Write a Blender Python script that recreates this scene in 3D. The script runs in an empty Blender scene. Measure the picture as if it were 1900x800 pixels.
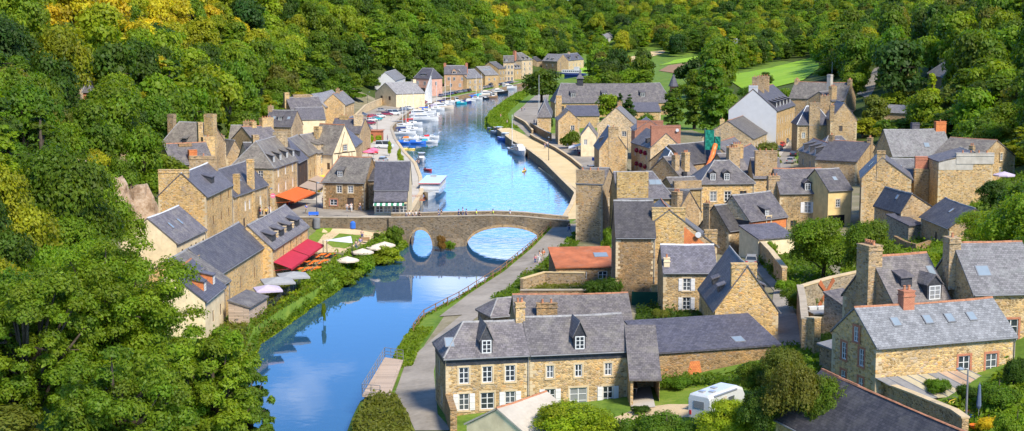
import bpy, math, random
import numpy as np
from mathutils import Vector, Matrix, noise
PI = math.pi
R = math.radians
random.seed(7)
rng = np.random.default_rng(7)
scene = bpy.context.scene
COL = scene.collection
F, HC, YH = 2800.0, 40.0, 25.0              # focal length in px of the 1900 px photograph, eye height over the river, horizon row
PIT = math.atan((400 - YH) / F)
CP, SP = math.cos(PIT), math.sin(PIT)

# ------------------------------------------------------------------ surveying: photograph pixel -> point in the valley
def ray(u, v):
    a, b = (u - 950) / F, (400 - v) / F
    return Vector((a, CP + b * SP, -SP + b * CP))
def plane(u, v, z):
    d = ray(u, v)
    t = (HC - z) / -d.z
    return Vector((d.x * t, d.y * t, z))
def proj(p):
    zc = p[1] * CP + (HC - p[2]) * SP
    yc = (p[2] - HC) * CP + p[1] * SP
    return 950 + F * p[0] / zc, 400 - F * yc / zc, F / zc

LBANK = [(330,860),(440,720),(470,640),(600,550),(690,490),(748,457),(758,440),(770,398),(783,374),(781,345),(771,318),(752,297),(734,270),(726,247),
         (745,226),(765,213),(800,198),(835,188),(872,180),(900,175),(965,161),(1010,149),(1070,138),(1130,131)]
RBANK = [(630,870),(655,800),(668,774),(706,748),(738,676),(780,620),(810,604),(850,583),(880,563),(925,534),(950,513),(985,484),(1010,463),(1045,434),(1068,375),(1008,312),(983,292),(948,271),(926,252),
         (905,238),(905,220),(930,198),(955,180),(985,168),(1040,151),(1100,141),(1160,134)]
def bank(px):
    pts = sorted((plane(u, v, 0.0).y, plane(u, v, 0.0).x) for u, v in px)
    return np.array([p[0] for p in pts]), np.array([p[1] for p in pts])
LBY, LBX = bank(LBANK)
RBY, RBX = bank(RBANK)
def lx(y): return float(np.interp(y, LBY, LBX))
def rx(y): return float(np.interp(y, RBY, RBX))
PR = {60:[(0,2),(12,3),(30,5.5),(45,8),(70,16),(110,36),(300,60)],
 140:[(0,1.5),(4.5,2.15),(10,2.8),(25,3.6),(40,6),(60,10),(90,22),(130,40),(300,66)],
 180:[(0,2),(10,2.8),(30,4),(55,6.5),(75,11),(110,25),(160,48),(300,70)],
 240:[(0,2.4),(6,2.8),(40,4),(60,6),(80,11),(100,17),(140,36),(190,58),(300,70)],
 262:[(0,3.4),(8,3.6),(40,4),(60,6),(80,11),(100,17),(140,36),(190,58),(300,70)],
 300:[(0,1.9),(8,2.2),(40,3.6),(60,5),(85,10),(110,20),(150,40),(200,60),(300,70)],
 350:[(0,1.8),(50,3.2),(75,4.6),(95,9),(130,26),(180,52),(240,64),(400,72)],
 450:[(0,1.8),(70,3.4),(95,8),(130,20),(170,40),(240,62),(400,72)],
 600:[(0,1.6),(60,3),(95,6),(130,12),(170,24),(240,46),(320,60),(430,68)],
 750:[(0,1.2),(80,3),(110,8),(150,16),(200,28),(300,52),(430,66)],
 950:[(0,1),(100,3),(180,9),(300,38),(430,56)],
 1200:[(0,1),(120,3),(250,12),(350,38),(430,50)],
 1500:[(0,8),(120,16),(250,30),(430,55)],
 1900:[(0,42),(430,58)], 2300:[(0,55),(430,62)]}
PL = {60:[(0,2),(8,3),(25,9),(50,22),(90,45),(300,80)],
 140:[(0,2),(8,3),(22,7),(45,20),(80,42),(140,65),(300,85)],
 190:[(0,2.2),(14,2.6),(28,6),(45,19),(75,38),(120,60),(200,75),(430,90)],
 240:[(0,1.2),(6,2.2),(32,3),(46,9),(70,24),(110,45),(160,66),(240,80),(430,92)],
 258:[(0,1.2),(6,2.2),(34,3.2),(50,9),(72,24),(110,45),(160,66),(240,80),(430,92)],
 261:[(0,3.8),(38,4.2),(55,10),(74,24),(110,45),(160,66),(240,80),(430,92)],
 275:[(0,3.6),(42,4.4),(58,11),(80,26),(120,47),(170,68),(240,80),(430,92)],
 300:[(0,2.0),(10,2.6),(46,4.4),(62,11),(90,29),(140,55),(200,75),(430,92)],
 400:[(0,2),(45,4.5),(60,12),(100,38),(150,62),(220,80),(430,92)],
 500:[(0,1.8),(34,4),(50,13),(90,38),(140,62),(220,80),(430,92)],
 600:[(0,1.8),(22,3.5),(36,10),(75,36),(120,60),(200,78),(430,90)],
 720:[(0,1.6),(16,3),(30,9),(65,34),(110,58),(200,78),(430,90)],
 850:[(0,1.6),(18,3),(36,10),(75,36),(120,58),(200,75),(430,88)],
 1000:[(0,1.5),(20,3),(50,12),(90,34),(150,55),(220,66),(430,80)],
 1200:[(0,1),(30,4),(100,24),(180,42),(300,52),(430,60)],
 1500:[(0,8),(100,20),(250,36),(430,52)],
 1900:[(0,42),(430,58)], 2300:[(0,55),(430,62)]}
def prof(tab):
    ys = sorted(tab)
    arr = [(np.array([p[0] for p in tab[y]], float), np.array([p[1] for p in tab[y]], float)) for y in ys]
    return np.array(ys, float), arr
PRY, PRA = prof(PR)
PLY, PLA = prof(PL)
def side_h(Y, A, y, t):
    y = min(max(y, Y[0]), Y[-1] - 1e-6)
    i = int(np.searchsorted(Y, y, side='right')) - 1
    i = min(max(i, 0), len(Y) - 2)
    k = (y - Y[i]) / (Y[i+1] - Y[i])
    return (1 - k) * float(np.interp(t, *A[i])) + k * float(np.interp(t, *A[i+1]))
def T(x, y):
    a, b = lx(y), rx(y)
    if x <= a:
        return side_h(PLY, PLA, y, a - x)
    if x >= b:
        return side_h(PRY, PRA, y, x - b)
    return 0.0
def ground(u, v, dh=0.0):
    """the point of the terrain (raised by dh) seen at photograph pixel u, v"""
    d = ray(u, v)
    t = 70.0
    while t < 2300:
        p = Vector((0, 0, HC)) + d * t
        if p.z <= T(p.x, p.y) + dh:
            break
        t += 2.0 if t < 500 else 5.0
    lo, hi = t - 5.0, t
    for _ in range(22):
        m = (lo + hi) / 2
        p = Vector((0, 0, HC)) + d * m
        if p.z <= T(p.x, p.y) + dh: hi = m
        else: lo = m
    p = Vector((0, 0, HC)) + d * hi
    return p

# ------------------------------------------------------------------ mesh building
class MB:
    def __init__(s):
        s.v = []; s.f = []; s.m = []
    def face(s, pts, m=0):
        i = len(s.v)
        s.v.extend([tuple(p) for p in pts]); s.f.append(tuple(range(i, i + len(pts)))); s.m.append(m)
    def box(s, x0, x1, y0, y1, z0, z1, m=0):
        c = [(x0,y0,z0),(x1,y0,z0),(x1,y1,z0),(x0,y1,z0),(x0,y0,z1),(x1,y0,z1),(x1,y1,z1),(x0,y1,z1)]
        i = len(s.v); s.v.extend(c)
        for q in ((0,3,2,1),(4,5,6,7),(0,1,5,4),(1,2,6,5),(2,3,7,6),(3,0,4,7)):
            s.f.append(tuple(i + k for k in q)); s.m.append(m)
    def hexa(s, b, t, m=0):
        """b, t: 4 bottom and 4 top corners, counter-clockwise from above"""
        i = len(s.v); s.v.extend([tuple(p) for p in b] + [tuple(p) for p in t])
        for q in ((0,3,2,1),(4,5,6,7),(0,1,5,4),(1,2,6,5),(2,3,7,6),(3,0,4,7)):
            s.f.append(tuple(i + k for k in q)); s.m.append(m)
    def tube(s, pts, rad, n=6, m=0, cap=True):
        pts = [Vector(p) for p in pts]
        if not hasattr(rad, '__len__'): rad = [rad] * len(pts)
        rings = []
        for k, p in enumerate(pts):
            d = (pts[min(k+1, len(pts)-1)] - pts[max(k-1, 0)]).normalized()
            a = d.cross(Vector((0, 0, 1)))
            if a.length < 1e-3: a = Vector((1, 0, 0))
            a.normalize(); b = d.cross(a)
            i = len(s.v)
            for q in range(n):
                w = 2 * PI * q / n
                s.v.append(tuple(p + (a * math.cos(w) + b * math.sin(w)) * rad[k]))
            rings.append(i)
        for k in range(len(rings) - 1):
            for q in range(n):
                s.f.append((rings[k] + q, rings[k+1] + q, rings[k+1] + (q+1) % n, rings[k] + (q+1) % n)); s.m.append(m)
        if cap:
            s.f.append(tuple(rings[0] + q for q in range(n))); s.m.append(m)
            s.f.append(tuple(rings[-1] + q for q in reversed(range(n)))); s.m.append(m)
    def lathe(s, prof, cx=0, cy=0, n=12, m=0):
        rings = []
        for r, z in prof:
            i = len(s.v)
            for q in range(n):
                w = 2 * PI * q / n
                s.v.append((cx + r * math.cos(w), cy + r * math.sin(w), z))
            rings.append(i)
        for k in range(len(rings) - 1):
            for q in range(n):
                s.f.append((rings[k] + q, rings[k] + (q+1) % n, rings[k+1] + (q+1) % n, rings[k+1] + q)); s.m.append(m)
        s.f.append(tuple(rings[-1] + q for q in range(n))); s.m.append(m)
    def loft(s, rings, m=0, cap=True):
        n = len(rings[0]); base = []
        for r in rings:
            base.append(len(s.v)); s.v.extend([tuple(p) for p in r])
        for k in range(len(rings) - 1):
            for q in range(n):
                s.f.append((base[k] + q, base[k] + (q+1) % n, base[k+1] + (q+1) % n, base[k+1] + q)); s.m.append(m)
        if cap:
            s.f.append(tuple(base[0] + q for q in reversed(range(n)))); s.m.append(m)
            s.f.append(tuple(base[-1] + q for q in range(n))); s.m.append(m)
    def mesh(s, name, mats, smooth=False):
        me = bpy.data.meshes.new(name)
        me.from_pydata(s.v, [], s.f)
        me.update()
        for mm in (mats if isinstance(mats, (list, tuple)) else [mats]): me.materials.append(mm)
        if len(me.polygons):
            me.polygons.foreach_set('material_index', s.m)
            if smooth: me.polygons.foreach_set('use_smooth', [True] * len(me.polygons))
        auto_uv(me)
        return me
    def obj(s, name, mats, parent=None, smooth=False, loc=None, rz=0.0):
        return link(name, s.mesh(name, mats, smooth), parent, loc, rz)

def auto_uv(me):
    """box-style UVs in metres: u runs level along each face, v runs up its slope"""
    nl = len(me.loops)
    if nl == 0: return
    uv = me.uv_layers.new(name='metres')
    nv = len(me.vertices)
    co = np.empty(nv * 3); me.vertices.foreach_get('co', co); co = co.reshape(-1, 3)
    li = np.empty(nl, int); me.loops.foreach_get('vertex_index', li)
    npoly = len(me.polygons)
    no = np.empty(npoly * 3); me.polygons.foreach_get('normal', no); no = no.reshape(-1, 3)
    tot = np.empty(npoly, int); me.polygons.foreach_get('loop_total', tot)
    n = np.repeat(no, tot, axis=0)
    ux = np.stack([-n[:,1], n[:,0], np.zeros(len(n))], 1)
    l = np.linalg.norm(ux, axis=1)
    flat = l < 0.05
    ux[flat] = (1, 0, 0); l[flat] = 1
    ux /= l[:,None]
    vx = np.cross(n, ux)
    vx[flat] = (0, 1, 0)
    p = co[li]
    out = np.stack([(p * ux).sum(1), (p * vx).sum(1)], 1)
    uv.data.foreach_set('uv', out.ravel())

def link(name, data, parent=None, loc=None, rz=0.0):
    o = bpy.data.objects.new(name, data)
    COL.objects.link(o)
    if parent is not None: o.parent = parent
    if loc is not None: o.location = loc
    if rz: o.rotation_euler = (0, 0, rz)
    return o
def tag(o, label, cat, group=None):
    o['label'] = label; o['category'] = cat
    if group: o['group'] = group
    return o
def thing(name, label, cat, loc=(0,0,0), rz=0.0, group=None):
    return tag(link(name, None, None, loc, rz), label, cat, group)
def struct(o, kind='structure'):
    o['kind'] = kind
    return o
def copy_tree(o, parent=None):
    c = o.copy(); COL.objects.link(c)
    if parent is not None: c.parent = parent
    for ch in KIDS.get(o.name, ()) or list(o.children):
        copy_tree(ch, c)
    return c
KIDS = {}
def recolour(o, mat, slot=0):
    o.material_slots[slot].link = 'OBJECT'; o.material_slots[slot].material = mat

# ------------------------------------------------------------------ materials
class NT:
    def __init__(s, name):
        s.m = bpy.data.materials.new(name); s.m.use_nodes = True
        s.t = s.m.node_tree; s.n = s.t.nodes; s.b = s.n['Principled BSDF']
    def add(s, typ, **k):
        n = s.n.new(typ)
        for a, b in k.items():
            if a.startswith('i_'):
                key = a[2:]
                n.inputs[int(key) if key.isdigit() else key.replace('_', ' ')].default_value = b
            else: setattr(n, a, b)
        return n
    def lk(s, a, b): s.t.links.new(a, b)
    def out(s, a, inp): s.lk(a, s.b.inputs[inp])
    def ramp(s, fac, stops):
        r = s.add('ShaderNodeValToRGB'); e = r.color_ramp.elements
        while len(e) < len(stops): e.new(0.5)
        for k, (p, c) in enumerate(stops):
            e[k].position = p; e[k].color = (c[0], c[1], c[2], 1) if hasattr(c, '__len__') else (c, c, c, 1)
        s.lk(fac, r.inputs[0]); return r.outputs[0]
    def mix(s, a, b, fac, typ='MIX'):
        m = s.add('ShaderNodeMix', data_type='RGBA', blend_type=typ)
        for val, idx in ((fac, 0), (a, 6), (b, 7)):
            if hasattr(val, 'links') or hasattr(val, 'is_linked'): s.lk(val, m.inputs[idx])
            elif idx == 0: m.inputs[0].default_value = val
            else: m.inputs[idx].default_value = (val[0], val[1], val[2], 1)
        return m.outputs[2]
    def uv(s, sx=1, sy=1, rand=True):
        t = s.add('ShaderNodeTexCoord'); mp = s.add('ShaderNodeMapping')
        s.lk(t.outputs['UV'], mp.inputs[0]); mp.inputs['Scale'].default_value = (sx, sy, 1)
        if rand:
            oi = s.add('ShaderNodeObjectInfo'); ml = s.add('ShaderNodeMath', operation='MULTIPLY', i_1=97.0)
            s.lk(oi.outputs['Random'], ml.inputs[0])
            cb = s.add('ShaderNodeCombineXYZ'); s.lk(ml.outputs[0], cb.inputs[0]); s.lk(ml.outputs[0], cb.inputs[1])
            s.lk(cb.outputs[0], mp.inputs['Location'])
        return mp.outputs[0]
    def pos(s, sc=1.0):
        g = s.add('ShaderNodeNewGeometry'); mp = s.add('ShaderNodeMapping'); s.lk(g.outputs['Position'], mp.inputs[0])
        mp.inputs['Scale'].default_value = (sc, sc, sc) if not hasattr(sc, '__len__') else sc
        return mp.outputs[0]
    def noise(s, vec, scale, detail=4, rough=0.6):
        n = s.add('ShaderNodeTexNoise'); n.inputs['Scale'].default_value = scale
        n.inputs['Detail'].default_value = detail; n.inputs['Roughness'].default_value = rough
        s.lk(vec, n.inputs['Vector']); return n.outputs['Fac']
    def bump(s, h, strength=0.4, dist=0.05):
        b = s.add('ShaderNodeBump'); b.inputs['Strength'].default_value = strength; b.inputs['Distance'].default_value = dist
        s.lk(h, b.inputs['Height']); s.lk(b.outputs[0], s.b.inputs['Normal'])

def sc(c, k): return tuple(min(1.0, x * k) for x in c)
def m_stone(name, c, mortar, grey=0.25, size=1.0, dark=0.25):
    """coursed rubble: irregular stones, each its own tone, pale joints, lichen and soot stains"""
    t = NT(name); uv = t.uv(3.3 / size, 6.2 / size)
    nz = t.add('ShaderNodeTexNoise'); nz.inputs['Scale'].default_value = 1.3; t.lk(uv, nz.inputs['Vector'])
    w = t.add('ShaderNodeMix', data_type='VECTOR'); w.inputs[0].default_value = 0.12
    t.lk(uv, w.inputs[4]); t.lk(nz.outputs['Color'], w.inputs[5])
    vo = t.add('ShaderNodeTexVoronoi'); vo.inputs['Scale'].default_value = 1.0; t.lk(w.outputs[1], vo.inputs['Vector'])
    ed = t.add('ShaderNodeTexVoronoi', feature='DISTANCE_TO_EDGE'); ed.inputs['Scale'].default_value = 1.0; t.lk(w.outputs[1], ed.inputs['Vector'])
    sep = t.add('ShaderNodeSeparateColor'); t.lk(vo.outputs['Color'], sep.inputs[0])
    g = sum(c) / 3
    cell = t.ramp(sep.outputs[0], [(0.0, sc(c, 0.42)), (0.25, sc(c, 0.78)), (0.5, c), (0.75, sc(c, 1.32)), (0.9, tuple(x*0.4 + g*0.55 for x in c)), (1.0, sc((c[0]*1.2, c[1]*0.95, c[2]*0.7), 1.0))])
    jn = t.ramp(ed.outputs['Distance'], [(0.0, 1.0), (0.045, 0.75), (0.1, 0.0)])
    col = t.mix(cell, mortar, jn)
    p = t.pos((0.23, 0.23, 0.16)); st = t.noise(p, 1.0, 6, 0.7)
    col = t.mix(col, (dark*0.62, dark*0.52, dark*0.38), t.ramp(st, [(0.5, 0.0), (0.72, 0.65)]))
    p2 = t.pos((0.5, 0.5, 0.35)); s2 = t.noise(p2, 1.0, 5, 0.65)
    col = t.mix(col, (c[0]*1.25, c[1]*1.1, c[2]*0.8), t.ramp(s2, [(0.52, 0.0), (0.75, 0.55)]))
    p3 = t.uv(0.35, 0.3); s3 = t.noise(p3, 1.0, 4, 0.6)
    col = t.mix(col, mortar, t.ramp(s3, [(0.6, 0.0), (0.66, 0.75)]))
    oi = t.add('ShaderNodeObjectInfo')
    col = t.mix(col, t.ramp(oi.outputs['Random'], [(0.0, (0.80,0.77,0.74)), (0.3, (1.04,1.01,1.0)), (0.55, (0.94,0.88,0.82)), (0.75, (1.12,1.06,1.0)), (1.0, (0.88,0.88,0.92))]), 1.0, 'MULTIPLY')
    t.out(col, 'Base Color'); t.b.inputs['Roughness'].default_value = 0.92; t.b.inputs['Specular IOR Level'].default_value = 0.2
    hh = t.ramp(ed.outputs['Distance'], [(0.0, 0.0), (0.12, 0.8), (0.4, 1.0)])
    t.bump(hh, 0.7, 0.06)
    return t.m
def m_slate(name, c, lich=(0.30,0.28,0.22), la=0.35, rows=4.2):
    """slates in courses, each a little different, weather streaks and lichen"""
    t = NT(name); uv = t.uv(1, 1)
    br = t.add('ShaderNodeTexBrick', offset=0.5); t.lk(uv, br.inputs['Vector'])
    br.inputs['Scale'].default_value = 1.0; br.inputs['Brick Width'].default_value = 0.34; br.inputs['Row Height'].default_value = 1.0 / rows
    br.inputs['Mortar Size'].default_value = 0.014; br.inputs['Bias'].default_value = 0.0
    br.inputs['Color1'].default_value = (*sc(c, 0.72), 1); br.inputs['Color2'].default_value = (*sc(c, 1.3), 1); br.inputs['Mortar'].default_value = (*sc(c, 0.35), 1)
    uv2 = t.uv(0.55, 0.16); s1 = t.noise(uv2, 1.6, 6, 0.7)
    col = t.mix(br.outputs['Color'], sc(c, 1.7), t.ramp(s1, [(0.5, 0.0), (0.75, 0.55)]))
    s3 = t.noise(t.uv(0.3, 0.3), 2.2, 7, 0.75)
    col = t.mix(col, lich, t.ramp(s3, [(0.48, 0.0), (0.7, la)]))
    s4 = t.noise(t.uv(0.7, 0.5), 1.1, 5, 0.7)
    col = t.mix(col, sc(c, 0.5), t.ramp(s4, [(0.55, 0.0), (0.75, 0.5)]))
    oi = t.add('ShaderNodeObjectInfo')
    col = t.mix(col, t.ramp(oi.outputs['Random'], [(0.0, (0.72,0.72,0.76)), (0.35, (1.0,0.98,0.95)), (0.6, (1.25,1.18,1.06)), (0.8, (0.9,0.88,0.9)), (1.0, (1.45,1.4,1.34))]), 1.0, 'MULTIPLY')
    t.out(col, 'Base Color'); t.b.inputs['Roughness'].default_value = 0.62; t.b.inputs['Specular IOR Level'].default_value = 0.35
    t.bump(br.outputs['Fac'], -0.35, 0.03)
    return t.m
def m_plain(name, c, rough=0.6, spec=0.3, metal=0.0, var=0.18, scale=0.8, dirt=None):
    t = NT(name)
    p = t.pos(1.0); s1 = t.noise(p, scale, 6, 0.65)
    col = t.mix(sc(c, 1 - var), sc(c, 1 + var), t.ramp(s1, [(0.3, 0.0), (0.7, 1.0)]))
    if dirt:
        s2 = t.noise(t.pos((0.6, 0.6, 0.25)), 1.3, 6, 0.7)
        col = t.mix(col, dirt, t.ramp(s2, [(0.52, 0.0), (0.72, 0.6)]))
    t.out(col, 'Base Color'); t.b.inputs['Roughness'].default_value = rough
    t.b.inputs['Specular IOR Level'].default_value = spec; t.b.inputs['Metallic'].default_value = metal
    return t.m
def m_ground(name, stops, scale=0.35, fine=3.0, rough=0.95, bump=0.3):
    t = NT(name); p = t.pos(1.0)
    a = t.noise(p, scale, 7, 0.7); b = t.noise(p, fine, 4, 0.6)
    ad = t.add('ShaderNodeMath', operation='MULTIPLY_ADD', i_1=0.35); t.lk(b, ad.inputs[0]); t.lk(a, ad.inputs[2])
    ad.use_clamp = True
    sb = t.add('ShaderNodeMath', operation='SUBTRACT', i_1=0.17); t.lk(ad.outputs[0], sb.inputs[0])
    t.out(t.ramp(sb.outputs[0], stops), 'Base Color'); t.b.inputs['Roughness'].default_value = rough; t.b.inputs['Specular IOR Level'].default_value = 0.15
    t.bump(b, bump, 0.06)
    return t.m
def m_glass(name, c=(0.02,0.025,0.03)):
    t = NT(name); t.b.inputs['Base Color'].default_value = (*c, 1); t.b.inputs['Roughness'].default_value = 0.06; t.b.inputs['Specular IOR Level'].default_value = 0.6
    oi = t.add('ShaderNodeObjectInfo')
    t.out(t.ramp(oi.outputs['Random'], [(0.0, c), (0.6, sc(c, 1.6)), (0.85, (0.12,0.13,0.14)), (1.0, (0.25,0.25,0.24))]), 'Base Color')
    return t.m
def m_leaf(name, rough=0.55):
    """leaves: the tree's own tint, with clumps and single leaves lighter, darker or yellower"""
    t = NT(name)
    at = t.add('ShaderNodeAttribute', attribute_type='INSTANCER', attribute_name='tint')
    lv = t.add('ShaderNodeAttribute', attribute_type='GEOMETRY', attribute_name='leaf')
    hs = t.add('ShaderNodeHueSaturation')
    t.lk(at.outputs['Color'], hs.inputs['Color'])
    sp = t.add('ShaderNodeSeparateColor'); t.lk(lv.outputs['Color'], sp.inputs[0])
    hu = t.add('ShaderNodeMapRange', i_3=0.478, i_4=0.515); t.lk(sp.outputs[0], hu.inputs[0]); t.lk(hu.outputs[0], hs.inputs['Hue'])
    va = t.add('ShaderNodeMapRange', i_3=0.6, i_4=1.5); t.lk(sp.outputs[1], va.inputs[0]); t.lk(va.outputs[0], hs.inputs['Value'])
    df = t.b; t.lk(hs.outputs[0], df.inputs['Base Color']); df.inputs['Roughness'].default_value = rough; df.inputs['Specular IOR Level'].default_value = 0.25
    tr = t.add('ShaderNodeBsdfTranslucent'); 
    y = t.mix(hs.outputs[0], (1.0, 0.95, 0.25), 1.0, 'MULTIPLY'); y2 = t.add('ShaderNodeHueSaturation'); y2.inputs['Value'].default_value = 1.8
    t.lk(y, y2.inputs['Color']); t.lk(y2.outputs[0], tr.inputs['Color'])
    mx = t.add('ShaderNodeMixShader'); mx.inputs[0].default_value = 0.5
    t.lk(df.outputs[0], mx.inputs[1]); t.lk(tr.outputs[0], mx.inputs[2])
    t.lk(mx.outputs[0], t.n['Material Output'].inputs['Surface'])
    return t.m
def m_paint(name, c, rough=0.3):
    t = NT(name); t.b.inputs['Base Color'].default_value = (*c, 1); t.b.inputs['Roughness'].default_value = rough
    t.b.inputs['Coat Weight'].default_value = 0.5; t.b.inputs['Coat Roughness'].default_value = 0.1
    s1 = t.noise(t.pos(1.0), 1.2, 5, 0.6)
    t.out(t.mix(sc(c, 0.82), sc(c, 1.1), s1), 'Base Color')
    return t.m
def m_tile(name, c1, c2, w=0.25, h=0.18):
    t = NT(name); uv = t.uv(1, 1)
    br = t.add('ShaderNodeTexBrick', offset=0.5); t.lk(uv, br.inputs['Vector']); br.inputs['Scale'].default_value = 1.0
    br.inputs['Brick Width'].default_value = w; br.inputs['Row Height'].default_value = h; br.inputs['Mortar Size'].default_value = 0.012
    br.inputs['Color1'].default_value = (*c1, 1); br.inputs['Color2'].default_value = (*c2, 1); br.inputs['Mortar'].default_value = (*sc(c1, 0.55), 1)
    s1 = t.noise(t.uv(0.5, 0.3), 2.0, 6, 0.7)
    t.out(t.mix(br.outputs['Color'], sc(c1, 0.5), t.ramp(s1, [(0.5, 0.0), (0.75, 0.6)])), 'Base Color')
    t.b.inputs['Roughness'].default_value = 0.85; t.bump(br.outputs['Fac'], -0.4, 0.02)
    return t.m
def m_planks(name, c, w=0.16, axis='v'):
    t = NT(name); uv = t.uv(1, 1)
    wv = t.add('ShaderNodeTexBrick', offset=0.37); t.lk(uv, wv.inputs['Vector']); wv.inputs['Scale'].default_value = 1.0
    wv.inputs['Brick Width'].default_value = 3.0 if axis == 'v' else w; wv.inputs['Row Height'].default_value = w if axis == 'v' else 3.0
    wv.inputs['Mortar Size'].default_value = 0.012
    wv.inputs['Color1'].default_value = (*sc(c, 0.8), 1); wv.inputs['Color2'].default_value = (*sc(c, 1.2), 1); wv.inputs['Mortar'].default_value = (*sc(c, 0.3), 1)
    s1 = t.noise(t.uv(0.4, 2.0), 3.0, 5, 0.7)
    t.out(t.mix(wv.outputs['Color'], sc(c, 0.6), t.ramp(s1, [(0.5, 0.0), (0.8, 0.5)])), 'Base Color'); t.b.inputs['Roughness'].default_value = 0.85
    return t.m
def m_stripes(name, c1, c2, w=0.3):
    t = NT(name); uv = t.uv(1, 1, False)
    sp = t.add('ShaderNodeSeparateXYZ'); t.lk(uv, sp.inputs[0])
    md = t.add('ShaderNodeMath', operation='PINGPONG', i_1=w); t.lk(sp.outputs[0], md.inputs[0])
    gt = t.add('ShaderNodeMath', operation='GREATER_THAN', i_1=w/2); t.lk(md.outputs[0], gt.inputs[0])
    t.out(t.mix(c1, c2, gt.outputs[0]), 'Base Color'); t.b.inputs['Roughness'].default_value = 0.8
    return t.m

M = {}
M['ochre'] = m_stone('rubble_ochre', (0.475,0.315,0.135), (0.50,0.39,0.225))
M['gold'] = m_stone('rubble_gold', (0.545,0.36,0.14), (0.54,0.42,0.235), dark=0.3)
M['brown'] = m_stone('rubble_brown', (0.32,0.20,0.09), (0.34,0.25,0.14), dark=0.2)
M['dun'] = m_stone('rubble_dun', (0.39,0.27,0.135), (0.43,0.335,0.21))
M['grey'] = m_stone('rubble_grey', (0.26,0.22,0.165), (0.33,0.29,0.22), dark=0.2)
M['pale'] = m_stone('rubble_pale', (0.56,0.42,0.23), (0.58,0.48,0.32), dark=0.35)
M['bridge'] = m_stone('bridge_stone', (0.20,0.155,0.098), (0.215,0.178,0.125), dark=0.10)
M['lichen'] = m_stone('lichen_stone', (0.45,0.31,0.12), (0.46,0.35,0.18), dark=0.2)
M['render'] = m_plain('yellow_render', (0.60,0.43,0.19), 0.9, 0.1, dirt=(0.36,0.26,0.13))
M['cream'] = m_plain('cream_render', (0.66,0.53,0.33), 0.9, 0.1, dirt=(0.5,0.38,0.22))
M['white'] = m_plain('white_render', (0.50,0.49,0.47), 0.9, 0.1, var=0.05, dirt=(0.52,0.49,0.43))
M['cement'] = m_plain('cement_render', (0.42,0.38,0.32), 0.9, 0.1, dirt=(0.28,0.24,0.18))
M['tanbrick'] = m_plain('tan_brick', (0.43,0.26,0.15), 0.9, 0.1, dirt=(0.4,0.24,0.15))
M['boards'] = m_planks('weathered_boards', (0.42,0.31,0.22), .2)
M['fencewood'] = m_plain('fence_wood', (0.20,0.115,0.065), 0.85, 0.1, var=0.3)
M['pink'] = m_plain('pink_render', (0.52,0.29,0.21), 0.9, 0.1, dirt=(0.55,0.34,0.24))
M['brick'] = m_tile('red_brick', (0.42,0.15,0.08), (0.52,0.22,0.12), 0.24, 0.08)
M['orange_tile'] = m_tile('orange_tile', (0.52,0.15,0.045), (0.64,0.22,0.06))
M['red_tile'] = m_tile('red_brown_tile', (0.30,0.125,0.075), (0.38,0.17,0.10))
M['rust'] = m_plain('rusted_sheet', (0.36,0.115,0.05), 0.8, 0.2, var=0.35, scale=0.5, dirt=(0.22,0.13,0.09))
M['slate'] = m_slate('slate', (0.100,0.091,0.095))
M['slate_dark'] = m_slate('slate_dark', (0.050,0.046,0.049), la=0.15)
M['slate_blue'] = m_slate('slate_blue', (0.085,0.082,0.098), la=0.12)
M['slate_warm'] = m_slate('slate_warm', (0.130,0.115,0.100), la=0.55)
M['slate_light'] = m_slate('slate_light', (0.165,0.158,0.158), (0.26,0.28,0.25), la=0.4)
M['slate_pale'] = m_slate('slate_pale', (0.150,0.155,0.160), (0.19,0.195,0.195), la=0.3)
M['hung'] = m_slate('hung_slate', (0.035,0.036,0.042), la=0.05)
M['sheet'] = m_plain('grey_sheet', (0.20,0.195,0.19), 0.6, 0.3, dirt=(0.14,0.12,0.11))
M['granite'] = m_plain('granite_trim', (0.50,0.385,0.23), 0.9, 0.15)
M['dgran'] = m_plain('dark_granite', (0.36,0.30,0.22), 0.9, 0.15)  # darker, greyer granite for bridge and wall copings
M['frame'] = m_plain('white_joinery', (0.60,0.59,0.56), 0.5, 0.3, var=0.05)
M['shutter'] = m_plain('white_shutter', (0.58,0.56,0.53), 0.55, 0.3, var=0.06)
M['brownwood'] = m_plain('brown_joinery', (0.13,0.075,0.045), 0.7, 0.2)
M['timber'] = m_plain('dark_timber', (0.055,0.035,0.025), 0.8, 0.2)
M['glass'] = m_glass('window_glass')
M['skyglass'] = m_plain('skylight_glass', (0.20,0.24,0.27), 0.12, 0.5, var=0.1)
M['ridge_red'] = m_plain('red_ridge_tile', (0.34,0.15,0.08), 0.85, 0.2, var=0.35, scale=2.0)
M['ridge_grey'] = m_plain('grey_ridge', (0.26,0.25,0.24), 0.8, 0.2, var=0.3, scale=2.0)
M['ridge_white'] = m_plain('zinc_ridge', (0.58,0.58,0.57), 0.6, 0.4, var=0.15)
M['pot'] = m_plain('clay_pot', (0.38,0.165,0.085), 0.8, 0.2, var=0.3, scale=2.0)
M['zinc'] = m_plain('zinc', (0.17,0.17,0.175), 0.6, 0.3)
M['iron'] = m_plain('dark_iron', (0.035,0.036,0.04), 0.5, 0.4)
M['door'] = m_plain('dark_door', (0.05,0.035,0.03), 0.6, 0.3)
M['bark'] = m_plain('bark', (0.065,0.05,0.035), 0.95, 0.1, var=0.35, scale=2.5)
M['deadwood'] = m_plain('dead_wood', (0.42,0.34,0.26), 0.9, 0.1)
M['leaf'] = m_leaf('leaf')
M['grass'] = m_ground('grass', [(0.25,(0.045,0.085,0.012)),(0.5,(0.10,0.17,0.02)),(0.75,(0.19,0.24,0.035))], 0.25, 2.5)
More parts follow.
